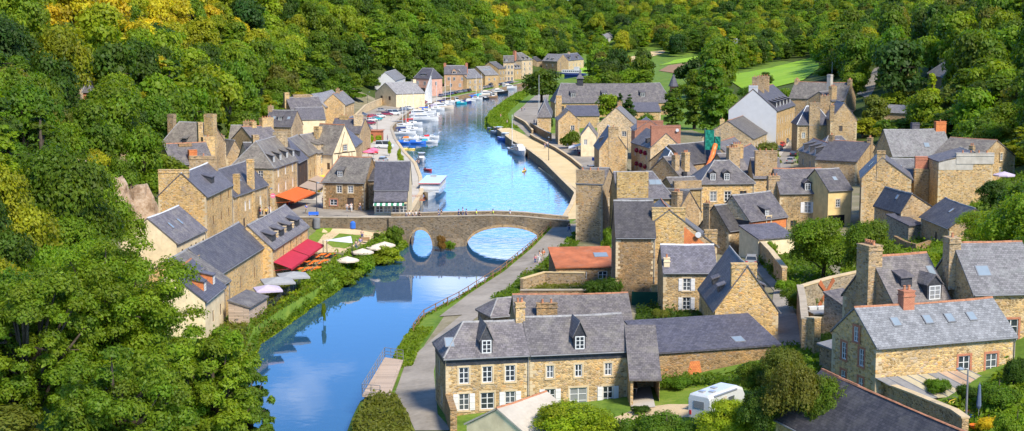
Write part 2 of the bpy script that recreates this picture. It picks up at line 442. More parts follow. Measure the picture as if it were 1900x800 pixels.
M['lawn'] = m_ground('lawn', [(0.2,(0.07,0.12,0.012)),(0.5,(0.125,0.19,0.018)),(0.8,(0.24,0.25,0.05))], 0.2, 1.6)
M['meadow'] = m_ground('meadow', [(0.25,(0.14,0.27,0.02)),(0.5,(0.20,0.34,0.025)),(0.75,(0.28,0.40,0.04))], 0.05, 0.8)
M['soil'] = m_ground('ploughed_soil', [(0.25,(0.19,0.11,0.06)),(0.75,(0.30,0.19,0.11))], 0.1, 0.9)
M['earth'] = m_ground('woodland_floor', [(0.2,(0.025,0.035,0.008)),(0.5,(0.05,0.075,0.012)),(0.8,(0.10,0.11,0.03))], 0.12, 1.5)
M['yard'] = m_ground('yard_earth', [(0.25,(0.10,0.12,0.035)),(0.5,(0.20,0.17,0.10)),(0.75,(0.29,0.25,0.17))], 0.15, 2.0)
M['asphalt'] = m_ground('asphalt', [(0.2,(0.13,0.11,0.085)),(0.42,(0.22,0.19,0.15)),(0.55,(0.27,0.235,0.19)),(0.8,(0.36,0.315,0.255))], 0.16, 2.2, 0.9, 0.15)
M['paving'] = m_ground('pale_paving', [(0.2,(0.32,0.28,0.22)),(0.5,(0.42,0.37,0.30)),(0.8,(0.50,0.45,0.37))], 0.2, 3.0, 0.9, 0.15)
M['sand'] = m_ground('sandy_paving', [(0.2,(0.42,0.31,0.16)),(0.5,(0.55,0.41,0.21)),(0.8,(0.62,0.48,0.28))], 0.18, 3.0, 0.95, 0.15)
M['gravel'] = m_ground('gravel_path', [(0.2,(0.36,0.25,0.13)),(0.5,(0.50,0.37,0.21)),(0.8,(0.58,0.45,0.28))], 0.25, 4.0)
M['rock'] = m_ground('bare_rock', [(0.15,(0.08,0.05,0.03)),(0.45,(0.28,0.19,0.12)),(0.6,(0.36,0.27,0.19)),(0.8,(0.45,0.36,0.27))], 0.5, 2.0, 0.9, 0.8)
M['green_sheet'] = m_plain('green_mesh', (0.012,0.06,0.035), 0.8, 0.1)
M['black'] = m_plain('painted_shade', (0.012,0.011,0.011), 0.9, 0.1)  # near-black painted in for the shade inside an opening
# ------------------------------------------------------------------ windows, doors and other joinery (meshes shared between copies)
CACHE = {}
STY = {'w':('frame','glass','granite'), 'n':('frame','glass',None), 'd':('brownwood','glass',None), 'rb':('frame','glass','brick'),
       'o':('black','black',None), 'p':('shutter','shutter','granite'), 'g':('zinc','glass','granite')}
def win_mesh(w, h, sty, far):
    """pane, frame and surround, centred on x, sill at z 0; +y is into the wall"""
    key = (round(w, 2), round(h, 2), sty, far)
    if key in CACHE: return CACHE[key]
    fr, gl, su = STY[sty]
    a = MB(); a.box(-w/2, w/2, 0.13, 0.17, 0, h)
    pane = a.mesh('pane', M[gl])
    frame = None
    if sty != 'o':
        f = MB(); e = 0.085 if sty != 'p' else 0.05
        f.box(-w/2, -w/2+e, 0.07, 0.12, 0, h); f.box(w/2-e, w/2, 0.07, 0.12, 0, h)
        f.box(-w/2+e, w/2-e, 0.07, 0.12, 0, e); f.box(-w/2+e, w/2-e, 0.07, 0.12, h-e, h)
        if w > 0.55 and sty != 'p': f.box(-0.045, 0.045, 0.07, 0.12, e, h-e)
        nb = 0 if (far or sty == 'p') else (2 if h > 1.2 else 1)
        for k in range(nb):
            z = h * (k+1) / (nb+1)
            f.box(-w/2+e, w/2-e, 0.08, 0.115, z-0.028, z+0.028)
        frame = f.mesh('frame', M[fr])
    sur = None
    if su and not far:
        s = MB(); b = 0.16 if su != 'brick' else 0.2
        s.box(-w/2-b, -w/2, -0.025, 0.05, -0.02, h+0.0); s.box(w/2, w/2+b, -0.025, 0.05, -0.02, h+0.0)
        s.box(-w/2-b, w/2+b, -0.03, 0.05, h, h+0.2); s.box(-w/2-b, w/2+b, -0.07, 0.1, -0.15, -0.02)
        sur = s.mesh('surround', M[su])
    CACHE[key] = (pane, frame, sur)
    return CACHE[key]
def door_mesh(w, h, mat):
    key = ('door', round(w,2), round(h,2), mat)
    if key not in CACHE:
        a = MB(); a.box(-w/2, w/2, 0.1, 0.15, 0, h)
        for x in (-w/4, w/4):
            a.box(x-w*0.17, x+w*0.17, 0.08, 0.1, h*0.1, h*0.48); a.box(x-w*0.17, x+w*0.17, 0.08, 0.1, h*0.54, h*0.92)
        hd = MB(); hd.box(w*0.36, w*0.42, 0.04, 0.1, h*0.47, h*0.52)
        CACHE[key] = (a.mesh('door', M[mat]), hd.mesh('handle', M['iron']))
    return CACHE[key]
def shut_mesh(w, h, mat='shutter'):
    key = ('sh', round(w,2), round(h,2), mat)
    if key not in CACHE:
        a = MB(); a.box(-w/2, w/2, -0.06, -0.02, 0, h)
        for z in (h*0.12, h*0.5, h*0.86): a.box(-w/2+0.02, w/2-0.02, -0.08, -0.06, z-0.05, z+0.05)
        CACHE[key] = a.mesh('shutter', M[mat])
    return CACHE[key]

class House:
    """A building in its own frame: x along the eaves front (left to right seen from the river valley), y towards its back, z up from its footing."""
    def __init__(s, label, cat='house', name='stone_house', A=None, B=None, yaw=None, L=None, he=5.0, W=7.0, r=2.5, gable=False, hip=(0,0),
                 wall='ochre', roof='slate', ridge='ridge_grey', rp=0.5, far=False, z0=None, group=None, foot=1.5, over=0.25, gwall=None, shed=False, trim=True, ze=None, at=None):
        s.he, s.r, s.far, s.rp, s.hip, s.shed = he, r, far, rp, hip, shed
        s.mw, s.mr = M[wall], M[roof]
        if at is not None:
            p = Vector((at[0], at[1], at[2] + he)); s.z0 = at[2]
        elif ze is None:
            p = ground(A[0], A[1], he); s.z0 = p.z - he
        else:
            p = plane(A[0], A[1], ze); s.z0 = ze - he
        ze = p.z
        if yaw is None:
            q = plane(B[0], B[1], ze)
            d = Vector((q.x - p.x, q.y - p.y)); L0 = d.length; d.normalize()
        else:
            d = Vector((math.cos(R(yaw)), math.sin(R(yaw))))
            if L is None:                                   # length so that the far corner falls on photograph column B[0]
                lo, hi = 0.5, 90.0
                for _ in range(40):
                    m = (lo + hi) / 2
                    if proj((p.x + d.x*m, p.y + d.y*m, ze))[0] < B[0]: lo = m
                    else: hi = m
                L0 = hi
            else: L0 = L
        o = Vector((p.x, p.y))
        if gable:                                           # A-B is a gable wall: turn so that x runs back along the ridge
            bk = Vector((-d.y, d.x)); o = o + d * L0; s.L, s.W = W, L0; d = bk
        else: s.L, s.W = L0, W
        s.gable = gable
        s.o, s.d = o, d
        s.rz = math.atan2(d.y, d.x)
        s.root = thing(name, label, cat, (o.x, o.y, s.z0), s.rz, group)
        low = min(T(*s.xy(x, y)) for x in (0, s.L) for y in (0, s.W))
        s.zb = min(0.0, low - s.z0) - foot * 0.6
        s.holes = {k: [] for k in 'FRKS'}
        s.over, s.ridge, s.trim, s.gw = over, ridge, trim, gwall
        HOUSES.append(s)
    def xy(s, x, y):
        return s.o.x + s.d.x * x - s.d.y * y, s.o.y + s.d.y * x + s.d.x * y
    def front(s): return 'S' if s.gable else 'F'
    def face(s, k):
        if k == 'G': k = s.front()
        return {'F':(0,0,1,0,s.L), 'R':(s.L,0,0,1,s.W), 'K':(s.L,s.W,-1,0,s.L), 'S':(0,s.W,0,-1,s.W)}[k]
    def win(s, k, xs, z, w, h, sty='w', shut=False, part='window', smat='shutter'):
        """windows on face k: xs as fractions of the face length, sill height z"""
        if k == 'G': k = s.front()
        ox, oy, dx, dy, ln = s.face(k)
        rz = math.atan2(dy, dx)
        for f in xs:
            x = f * ln
            gz = s.he
            inside = z + h < gz - 0.05
            if not s.far and inside: s.holes[k].append((x - w/2, z, w, h))
            dep = 0.0 if (not s.far and inside) else -0.16
            pane, frame, sur = win_mesh(w, h, sty, s.far)
            loc = (ox + dx*x - dy*dep, oy + dy*x + dx*dep, z)
            o = link(part, pane, s.root, loc, rz)
            if frame: link('frame', frame, o)
            if sur: link('surround', sur, o)
            if shut:
                for sg in (-1, 1):
                    link('shutter', shut_mesh(w*0.5, h, smat), s.root, (ox + dx*(x + sg*w*0.78), oy + dy*(x + sg*w*0.78), z), rz)
        return s
    def door(s, k, xs, w=1.0, h=2.1, mat='door', z=0.0):
        if k == 'G': k = s.front()
        ox, oy, dx, dy, ln = s.face(k)
        for f in xs:
            x = f * ln
            if not s.far: s.holes[k].append((x - w/2, z, w, h))
            dep = 0.0 if not s.far else -0.13
            dm, hm = door_mesh(w, h, mat)
            o = link('door', dm, s.root, (ox + dx*x - dy*dep, oy + dy*x + dx*dep, z), math.atan2(dy, dx))
            if not s.far: link('handle', hm, o)
        return s
    def roofz(s, y):
        yr = s.W * s.rp
        if s.shed: return s.he + s.r * y / s.W
        return s.he + s.r * (y / yr if y <= yr else (s.W - y) / (s.W - yr))
    def build(s):
        L, W, he, r = s.L, s.W, s.he, s.r
        yr = W * s.rp
        mb = MB()
        def hole_wall(k):
            ox, oy, dx, dy, ln = s.face(k)
            P = lambda x, z, dep=0.0: (ox + dx*x - dy*dep, oy + dy*x + dx*dep, z)
            hs = [(max(0.02, a), b, min(w, ln - 0.02 - max(0.02, a)), h) for a, b, w, h in s.holes[k]]
            xs = sorted({0.0, ln} | {v for a, b, w, h in hs for v in (a, a + w)})
            zs = sorted({s.zb, he} | {v for a, b, w, h in hs for v in (b, b + h)})
            for j in range(len(zs) - 1):
                run = None
                for i in range(len(xs) - 1):
                    cx, cz = (xs[i] + xs[i+1]) / 2, (zs[j] + zs[j+1]) / 2
                    if any(a < cx < a + w and b < cz < b + h for a, b, w, h in hs):
                        if run is not None: mb.face([P(run, zs[j]), P(xs[i], zs[j]), P(xs[i], zs[j+1]), P(run, zs[j+1])]); run = None
                    elif run is None: run = xs[i]
                if run is not None: mb.face([P(run, zs[j]), P(ln, zs[j]), P(ln, zs[j+1]), P(run, zs[j+1])])
            for a, b, w, h in hs:
                D = 0.2
                mb.face([P(a,b), P(a,b,D), P(a,b+h,D), P(a,b+h)]); mb.face([P(a+w,b,D), P(a+w,b), P(a+w,b+h), P(a+w,b+h,D)])
                mb.face([P(a,b+h), P(a,b+h,D), P(a+w,b+h,D), P(a+w,b+h)]); mb.face([P(a,b,D), P(a,b), P(a+w,b), P(a+w,b,D)])
        for k in 'FRKS': hole_wall(k)
        if s.shed:
            mb.face([(L,0,he),(L,W,he),(L,W,he+r)]); mb.face([(0,W,he),(0,0,he),(0,W,he+r)]); mb.face([(0,W,he),(0,W,he+r),(L,W,he+r),(L,W,he)])
        else:
            if not s.hip[1]: mb.face([(L,0,he),(L,W,he),(L,yr,he+r)])
            if not s.hip[0]: mb.face([(0,W,he),(0,0,he),(0,yr,he+r)])
        if not s.far and s.trim and he > 3 and s.mw.name.startswith('rubble'):    # dressed corner stones
            n = int(he / 0.34)
            for cx, sx in ((0, 1), (L, -1)):
                for cy, sy in ((0, 1), (W, -1)):
                    for k in range(n):
                        if random.random() < 0.12: continue
                        a_, b_ = (0.52, 0.26) if k % 2 else (0.26, 0.52)
                        a_ *= random.uniform(.8, 1.2); b_ *= random.uniform(.8, 1.2)
                        x0, x1 = sorted((cx - sx*0.02, cx + sx*a_)); y0, y1 = sorted((cy - sy*0.02, cy + sy*b_))
                        mb.box(x0, x1, y0, y1, k*0.34 + 0.01, k*0.34 + 0.33, 1)
        s.wall = mb.obj('wall', [s.mw, M['granite']], s.root)
        # roof
        o = s.over; oy_ = o; m1 = r / (yr if not s.shed else W); m2 = r / (W - yr) if not s.shed else 0
        rb = MB(); th = 0.17
        lift = 0.05
        if s.shed:
            a = [(-o*0.6, -o, he - m1*o), (L+o*0.6, -o, he - m1*o), (L+o*0.6, W+0.1, he + r + m1*0.1), (-o*0.6, W+0.1, he + r + m1*0.1)]
            rb.hexa([(x,y,z+lift) for x,y,z in a], [(x,y,z+lift+th) for x,y,z in a])
        else:
            e0, e1 = (-o if s.hip[0] else -0.1), (L + o if s.hip[1] else L + 0.1)
            r0, r1 = (s.hip[0] if s.hip[0] else -0.1), (L - s.hip[1] if s.hip[1] else L + 0.1)
            zf, zk = he - m1*o + lift, he - m2*o + lift
            top, bot = th, 0.0
            def pts(dz):
                return ((e0,-o,zf+dz), (e1,-o,zf+dz), (e1,W+o,zk+dz), (e0,W+o,zk+dz), (r0,yr,he+r+lift+dz), (r1,yr,he+r+lift+dz))
            t, b = pts(top), pts(bot)
            ns = 1 if s.far else max(1, min(14, int(L / 2.2)))       # old roofs sag and wander a little
            ez = [[0.0] + [random.uniform(-.035, .03) for _ in range(ns-1)] + [0.0] for _ in range(2)]
            rz_ = [0.0] + [-.012*L*math.sin(PI*i/ns)*.6 + random.uniform(-.035, .03) for i in range(1, ns)] + [0.0]
            s.sag = rz_
            def lp(a_, b_, i, off): return (a_[0]+(b_[0]-a_[0])*i/ns, a_[1]+(b_[1]-a_[1])*i/ns, a_[2]+(b_[2]-a_[2])*i/ns+off[i])
            for i in range(ns):
                A0, A1, B0, B1 = lp(t[0],t[1],i,ez[0]), lp(t[0],t[1],i+1,ez[0]), lp(t[4],t[5],i,rz_), lp(t[4],t[5],i+1,rz_)
                C0, C1 = lp(t[3],t[2],i,ez[1]), lp(t[3],t[2],i+1,ez[1])
                rb.face([A0,A1,B1,B0]); rb.face([C1,C0,B0,B1])
                rb.face([lp(b[0],b[1],i,ez[0]),lp(b[0],b[1],i+1,ez[0]),A1,A0]); rb.face([lp(b[3],b[2],i+1,ez[1]),lp(b[3],b[2],i,ez[1]),C0,C1])
            rb.face([b[1],b[0],b[4],b[5]]); rb.face([b[3],b[2],b[5],b[4]])
            if s.hip[0]: rb.face([t[3],t[0],t[4]]); rb.face([b[3],b[0],t[0],t[3]])
            else: rb.face([b[0],t[0],t[4],b[4]]); rb.face([b[4],t[4],t[3],b[3]])
            if s.hip[1]: rb.face([t[1],t[2],t[5]]); rb.face([b[1],b[2],t[2],t[1]])
            else: rb.face([t[1],b[1],b[5],t[5]]); rb.face([t[5],b[5],b[2],t[2]])
        s.roof = rb.obj('roof', [s.mr], s.root)
        if s.ridge and not s.shed:
            rd = MB(); x0, x1 = r0 if s.hip[0] else -0.1, r1
            w_ = 0.13 if not s.far else 0.2
            n = max(2, int((x1 - x0) / 0.9))
            zz = he + r + lift + th
            for i in range(n):
                xa, xb = x0 + (x1-x0)*i/n, x0 + (x1-x0)*(i+1)/n - 0.02
                k = random.uniform(-0.015, 0.02); fm = (i+.5)/n*(len(s.sag)-1); k += float(np.interp(fm, range(len(s.sag)), s.sag))
                rd.hexa([(xa,yr-w_,zz-0.16),(xb,yr-w_,zz-0.16),(xb,yr+w_,zz-0.16),(xa,yr+w_,zz-0.16)],
                        [(xa,yr-0.06,zz+0.06+k),(xb,yr-0.06,zz+0.06+k),(xb,yr+0.06,zz+0.06+k),(xa,yr+0.06,zz+0.06+k)])
            for hp, xe, xr_, sg in ((s.hip[0], e0, r0, 1), (s.hip[1], e1, r1, -1)):
                if hp:
                    for ye, ze_ in ((-o, zf), (W+o, zk)):
                        rd.tube([(xe, ye, ze_+th+0.02), (xr_, yr, zz)], 0.09, 5)
            rd.obj('ridge_course', [M[s.ridge]], s.roof)
        if not s.far and s.trim and not s.shed:
            g = MB(); g.tube([(0 - (o if s.hip[0] else 0), -o-0.05, he-m1*o+0.1), (L + (o if s.hip[1] else 0), -o-0.05, he-m1*o+0.1)], 0.07, 6)
            g.tube([(L-0.12, -o-0.05, he-m1*o+0.08), (L-0.12, -0.09, he-m1*o-0.35), (L-0.12, -0.09, s.zb+0.3)], 0.045, 6)
            g.obj('gutter', [M['zinc']], s.root)
        return s
    def stack(s, fx, fy, w, d, top, mat=None, pots=2, base=None, cap=True, pcol='pot'):
        """chimney: centre at fraction fx of the length and fy of the depth, top in metres above the eaves"""
        x, y = fx * s.L, fy * s.W
        mb = MB(); z1 = s.he + top; z0 = (s.he - 0.3) if base is None else base
        mb.box(x-w/2, x+w/2, y-d/2, y+d/2, z0, z1)
        if cap:
            mb.box(x-w/2-0.07, x+w/2+0.07, y-d/2-0.07, y+d/2+0.07, z1-0.42, z1-0.3); mb.box(x-w/2-0.05, x+w/2+0.05, y-d/2-0.05, y+d/2+0.05, z1, z1+0.1)
        c = mb.obj('chimney', [M[mat] if mat else s.mw], s.root)
        if pots:
            pm = CACHE.get(('pot', pcol))
            if pm is None:
                p = MB(); p.lathe([(0.15,0),(0.13,0.08),(0.11,0.34),(0.14,0.38),(0.14,0.43),(0.09,0.43)], n=8); pm = p.mesh('chimney_pot', M[pcol]); CACHE[('pot', pcol)] = pm
            for i in range(pots):
                t = (i + 0.5) / pots - 0.5
                lx_, ly_ = (x + t*w*0.85, y) if w >= d else (x, y + t*d*0.85)
                link('chimney_pot', pm, c, (lx_, ly_, z1 + (0.08 if cap else 0)))
        return s
    def dormer(s, k, xs, up, w=1.1, h=1.3, kind='g', sty='frame', peak=0.9, cheek='hung'):
        """dormers on the front (F) or back (K) slope; up = how far in from the eaves the front stands, h = height of its front"""
        yr = s.W * s.rp
        m = s.r / (yr if k == 'F' else s.W - yr)
        for f in xs:
            x = f * s.L if k == 'F' else s.L - f * s.L
            zb = s.he + m * up + 0.1
            root_loc = (x, up, 0) if k == 'F' else (x, s.W - up, 0)
            rz = 0 if k == 'F' else PI
            mb = MB(); hw = w / 2
            de = h / m                                     # depth of the cheeks at eaves height
            zt = zb + h
            mb.face([(-hw,0,zb),(hw,0,zb),(hw,0,zt),(-hw,0,zt)]); mb.face([(hw,0,zb),(hw,de,zt),(hw,0,zt)]); mb.face([(-hw,0,zb),(-hw,0,zt),(-hw,de,zt)])
            rb = MB()
            if kind == 'g':
                mb.face([(-hw,0,zt),(hw,0,zt),(0,0,zt+peak)])
                dp = (h + peak) / m; ov = 0.14; q = 0.12
                zz = zt + peak
                for sg in (-1, 1):
                    a = [(0,-ov,zz),(sg*(hw+ov),-ov,zt-ov*peak/hw),(sg*(hw+ov),de,zt-ov*peak/hw),(0,dp,zz)]
                    b = [(p[0],p[1],p[2]+q) for p in a]
                    if sg < 0: a, b = a[::-1], b[::-1]
                    rb.hexa(a[::-1], b[::-1]) if False else rb.hexa(a, b)
            else:
                m2 = m * 0.28; dp = h / (m - m2); ov = 0.16
                a = [(-hw-ov,-ov,zt-m2*ov),(hw+ov,-ov,zt-m2*ov),(hw+ov,dp,zt+m2*dp),(-hw-ov,dp,zt+m2*dp)]
                rb.hexa(a, [(p[0],p[1],p[2]+0.12) for p in a])
                mb.face([(-hw,0,zt),(-hw,de,zt),(-hw,dp,zt+m2*dp)]); mb.face([(hw,0,zt),(hw,dp,zt+m2*dp),(hw,de,zt)])
            d = mb.obj('dormer', [M[cheek]], s.root, loc=root_loc, rz=rz)
            rb.obj('dormer_roof', [s.mr], d)
            if sty:
                wb = MB(); ww, wh = w*0.78, h*0.86
                e = 0.09
                wb.box(-ww/2, ww/2, -0.03, 0.02, zb+0.06, zb+0.06+wh, 1)
                for a_, b_ in ((-ww/2, -ww/2+e), (ww/2-e, ww/2), (-0.04, 0.04)): wb.box(a_, b_, -0.07, -0.03, zb+0.06, zb+0.06+wh)
                for z_ in ((0, e), (wh-e, wh)) + (() if s.far else ((wh*0.33-0.025, wh*0.33+0.025), (wh*0.66-0.025, wh*0.66+0.025))):
                    wb.box(-ww/2+e, ww/2-e, -0.068, -0.03, zb+0.06+z_[0], zb+0.06+z_[1])
                wb.obj('dormer_window', [M[sty], M['glass']], d)
        return s
    def skylight(s, k, xs, frac, w=0.9, h=1.2):
        yr = s.W * s.rp
        run = yr if k == 'F' else s.W - yr
        if s.shed: run = s.W
        sl = math.atan2(s.r, run)
        for f in xs:
            x = f * s.L if k == 'F' else s.L - f*s.L
            y = run * frac
            z = s.he + s.r * frac + 0.05 + 0.17 / math.cos(sl) * math.cos(sl)
            mb = MB()
            mb.box(-w/2, w/2, 0, h, 0.0, 0.05, 0); mb.box(-w/2+0.09, w/2-0.09, 0.09, h-0.09, 0.05, 0.06, 1)
            o = mb.obj('skylight', [M['zinc'], M['skyglass']], s.root)
            o.location = (x, y if k == 'F' else s.W - y, z)
            o.rotation_euler = (sl, 0, 0 if k == 'F' else PI)
        return s
    def band(s, mat, z0, z1, k='F', proud=0.04, name='slate_band'):
        """a strip of another facing high on a wall"""
        ox, oy, dx, dy, ln = s.face(k)
        mb = MB()
        mb.box(0.02, ln-0.02, -proud, 0.05, z0, z1)
        mb.obj(name, [M[mat]], s.root, loc=(ox, oy, 0), rz=math.atan2(dy, dx)); return s
    def panel(s, pts, mat, k='F', proud=0.03, name='cladding'):
        """a flat facing panel outlined by (x, z) points in metres on face k"""
        if k == 'G': k = s.front()
        ox, oy, dx, dy, ln = s.face(k)
        mb = MB(); n = len(pts)
        mb.face([(x, -proud, z) for x, z in pts])
        for i in range(n):
            a, b = pts[i], pts[(i+1) % n]
            mb.face([(a[0], 0.05, a[1]), (b[0], 0.05, b[1]), (b[0], -proud, b[1]), (a[0], -proud, a[1])])
        mb.obj(name, [M[mat]], s.root, loc=(ox, oy, 0), rz=math.atan2(dy, dx)); return s
    def awning(s, k, f0, f1, z, depth, drop, mat, name='awning', val=0.25):
        if k == 'G': k = s.front()
        ox, oy, dx, dy, ln = s.face(k)
        mb = MB(); x0, x1 = f0*ln, f1*ln
        a = [(x0,-depth,z-drop),(x1,-depth,z-drop),(x1,-0.03,z),(x0,-0.03,z)]
        mb.hexa(a, [(p[0],p[1],p[2]+0.05) for p in a])
        mb.box(x0, x1, -depth-0.03, -depth, z-drop-val, z-drop+0.04)
        for x in (x0+0.05, x1-0.05):
            mb.tube([(x,-0.05,z-drop-0.3),(x,-depth,z-drop)], 0.03, 5)
        mb.obj(name, [M[mat]], s.root, loc=(ox, oy, 0), rz=math.atan2(dy, dx)); return s
HOUSES = []
def W_at(h, x, y, z):
    """world point of a house-frame point"""
    a, b = h.xy(x, y); return Vector((a, b, h.z0 + z))

# ------------------------------------------------------------------ free-standing walls, fences and strips of ground
def resample(pts, step):
    out = [pts[0]]
    for a, b in zip(pts, pts[1:]):
        n = max(1, int((b - a).length / step))
        for i in range(1, n + 1): out.append(a + (b - a) * (i / n))
    return out
def wall_along(pts, h, th, mat, label, cat='wall', name='stone_wall', coping=None, step=2.5, base=-0.6, follow=True, group=None, zt=None, jag=0.0):
    """wall following the ground along world points pts (x, y)"""
    P = resample([Vector((p[0], p[1])) for p in pts], step)
    o = P[0]
    zs = [T(p.x, p.y) for p in P]
    root_z = zs[0]
    mb = MB(); cp = MB()
    prev = None
    for i, p in enumerate(P):
        d = (P[min(i+1, len(P)-1)] - P[max(i-1, 0)]).normalized(); n = Vector((-d.y, d.x)) * th / 2
        g = zs[i]; top = (g + h if follow else zs[0] + h) if zt is None else zt
        top += random.uniform(-jag, jag)
        a, b = p + n - o, p - n - o
        cur = (a, b, g + base - root_z, top - root_z)
        if prev:
            pa, pb, pz, pt = prev
            mb.hexa([(pb.x,pb.y,pz),(b.x,b.y,cur[2]),(a.x,a.y,cur[2]),(pa.x,pa.y,pz)], [(pb.x,pb.y,pt),(b.x,b.y,cur[3]),(a.x,a.y,cur[3]),(pa.x,pa.y,pt)])
            if coping:
                k = 1 + 0.16 / th
                c = (pa + pb) / 2; c2 = (a + b) / 2
                A_, B_, C_, D_ = c + (pb-c)*k, c2 + (b-c2)*k, c2 + (a-c2)*k, c + (pa-c)*k
                cp.hexa([(q.x,q.y,z) for q, z in ((A_,pt),(B_,cur[3]),(C_,cur[3]),(D_,pt))], [(q.x,q.y,z+0.13) for q, z in ((A_,pt),(B_,cur[3]),(C_,cur[3]),(D_,pt))])
        prev = cur
    w = mb.obj(name, [M[mat]], None, loc=(o.x, o.y, root_z))
    tag(w, label, cat, group)
    if coping: cp.obj('coping', [M[coping]], w)
    return w
def strip(side, ys, t0, t1, mat, name, dz=0.05, nt=8):
    """a band of ground laid along a river bank between the distances t0 and t1 from the water"""
    mb = MB(); rows = []
    for y in ys:
        a = t0(y) if callable(t0) else t0; b = t1(y) if callable(t1) else t1
        row = []
        base = lx(y) if side == 'l' else rx(y)
        for k in range(nt + 1):
            t = a + (b - a) * k / nt
            x = base - t if side == 'l' else base + t
            row.append((x, y, T(x, y) + dz))
        rows.append(row)
    for r0, r1 in zip(rows, rows[1:]):
        for k in range(nt):
            q = [r0[k], r0[k+1], r1[k+1], r1[k]]
            mb.face(q if side == 'r' else q[::-1])
    return struct(mb.obj(name, [M[mat]], None))
def patch(px, mat, name, dz=0.06, cell=2.0, world=False, kind='structure'):
    """a piece of ground cover or road outlined by photograph pixels, draped on the terrain"""
    import bmesh
    pts = [Vector(p) if world else ground(*p).to_2d() for p in px]
    bm = bmesh.new()
    bm.faces.new([bm.verts.new((p.x, p.y, 0)) for p in pts])
    bmesh.ops.triangulate(bm, faces=bm.faces[:])
    x0, x1 = min(p.x for p in pts), max(p.x for p in pts); y0, y1 = min(p.y for p in pts), max(p.y for p in pts)
    for ax, lo, hi in ((0, x0, x1), (1, y0, y1)):
        n = min(90, int((hi - lo) / cell))
        for i in range(1, n + 1):
            c = lo + (hi - lo) * i / (n + 1)
            co = (c, 0, 0) if ax == 0 else (0, c, 0); no = (1, 0, 0) if ax == 0 else (0, 1, 0)
            bmesh.ops.bisect_plane(bm, geom=bm.verts[:] + bm.edges[:] + bm.faces[:], plane_co=co, plane_no=no, dist=1e-5)
    for v in bm.verts: v.co.z = T(v.co.x, v.co.y) + dz
    bmesh.ops.recalc_face_normals(bm, faces=bm.faces[:])
    me = bpy.data.meshes.new(name); bm.to_mesh(me); bm.free()
    me.materials.append(M[mat]); auto_uv(me)
    o = link(name, me)
    return struct(o, kind)
def inside(poly, x, y):
    c = False; j = len(poly) - 1
    for i in range(len(poly)):
        if (poly[i][1] > y) != (poly[j][1] > y) and x < (poly[j][0]-poly[i][0]) * (y-poly[i][1]) / (poly[j][1]-poly[i][1]) + poly[i][0]: c = not c
        j = i
    return c

# ------------------------------------------------------------------ leaves and trees
def leaf_mesh(name, centers, normals, size, lobe, seed=0, long=1.5, mats=None):
    """many small pointed leaf sprays: one bent quad each"""
    g = np.random.default_rng(seed)
    n = len(centers)
    nn = normals / (np.linalg.norm(normals, axis=1)[:, None] + 1e-9)
    rv = g.normal(size=(n, 3))
    t = np.cross(nn, rv); t /= np.linalg.norm(t, axis=1)[:, None] + 1e-9
    b = np.cross(nn, t)
    s = (size * g.uniform(0.6, 1.3, n))[:, None]
    a = centers - t * s * 0.5 * long; c = centers + t * s * 0.5 * long
    l = centers + b * s * 0.5 - nn * s * 0.16; r = centers - b * s * 0.5 - nn * s * 0.16
    co = np.stack([a, l, c, r], 1).reshape(-1, 3)
    me = bpy.data.meshes.new(name)
    me.vertices.add(4*n); me.vertices.foreach_set('co', co.ravel().astype(np.float32))
    me.loops.add(4*n); me.loops.foreach_set('vertex_index', np.arange(4*n, dtype=np.int32))
    me.polygons.add(n); me.polygons.foreach_set('loop_start', np.arange(0, 4*n, 4, dtype=np.int32))
    try: me.polygons.foreach_set('loop_total', np.full(n, 4, dtype=np.int32))
    except Exception: pass
    me.update(calc_edges=True)
    at = me.color_attributes.new('leaf', 'FLOAT_COLOR', 'POINT')
    hue = np.clip(0.5 + 0.30*(lobe[:, 0]-0.5)*2 + g.normal(0, 0.16, n), 0, 1); val = np.clip(0.42 + 0.5*(lobe[:, 1]-0.5) + g.normal(0, 0.13, n), 0, 1)
    colr = np.stack([hue, val, np.zeros(n), np.ones(n)], 1)
    at.data.foreach_set('color', np.repeat(colr, 4, 0).ravel().astype(np.float32))
    me.materials.append(mats or M['leaf'])
    return me
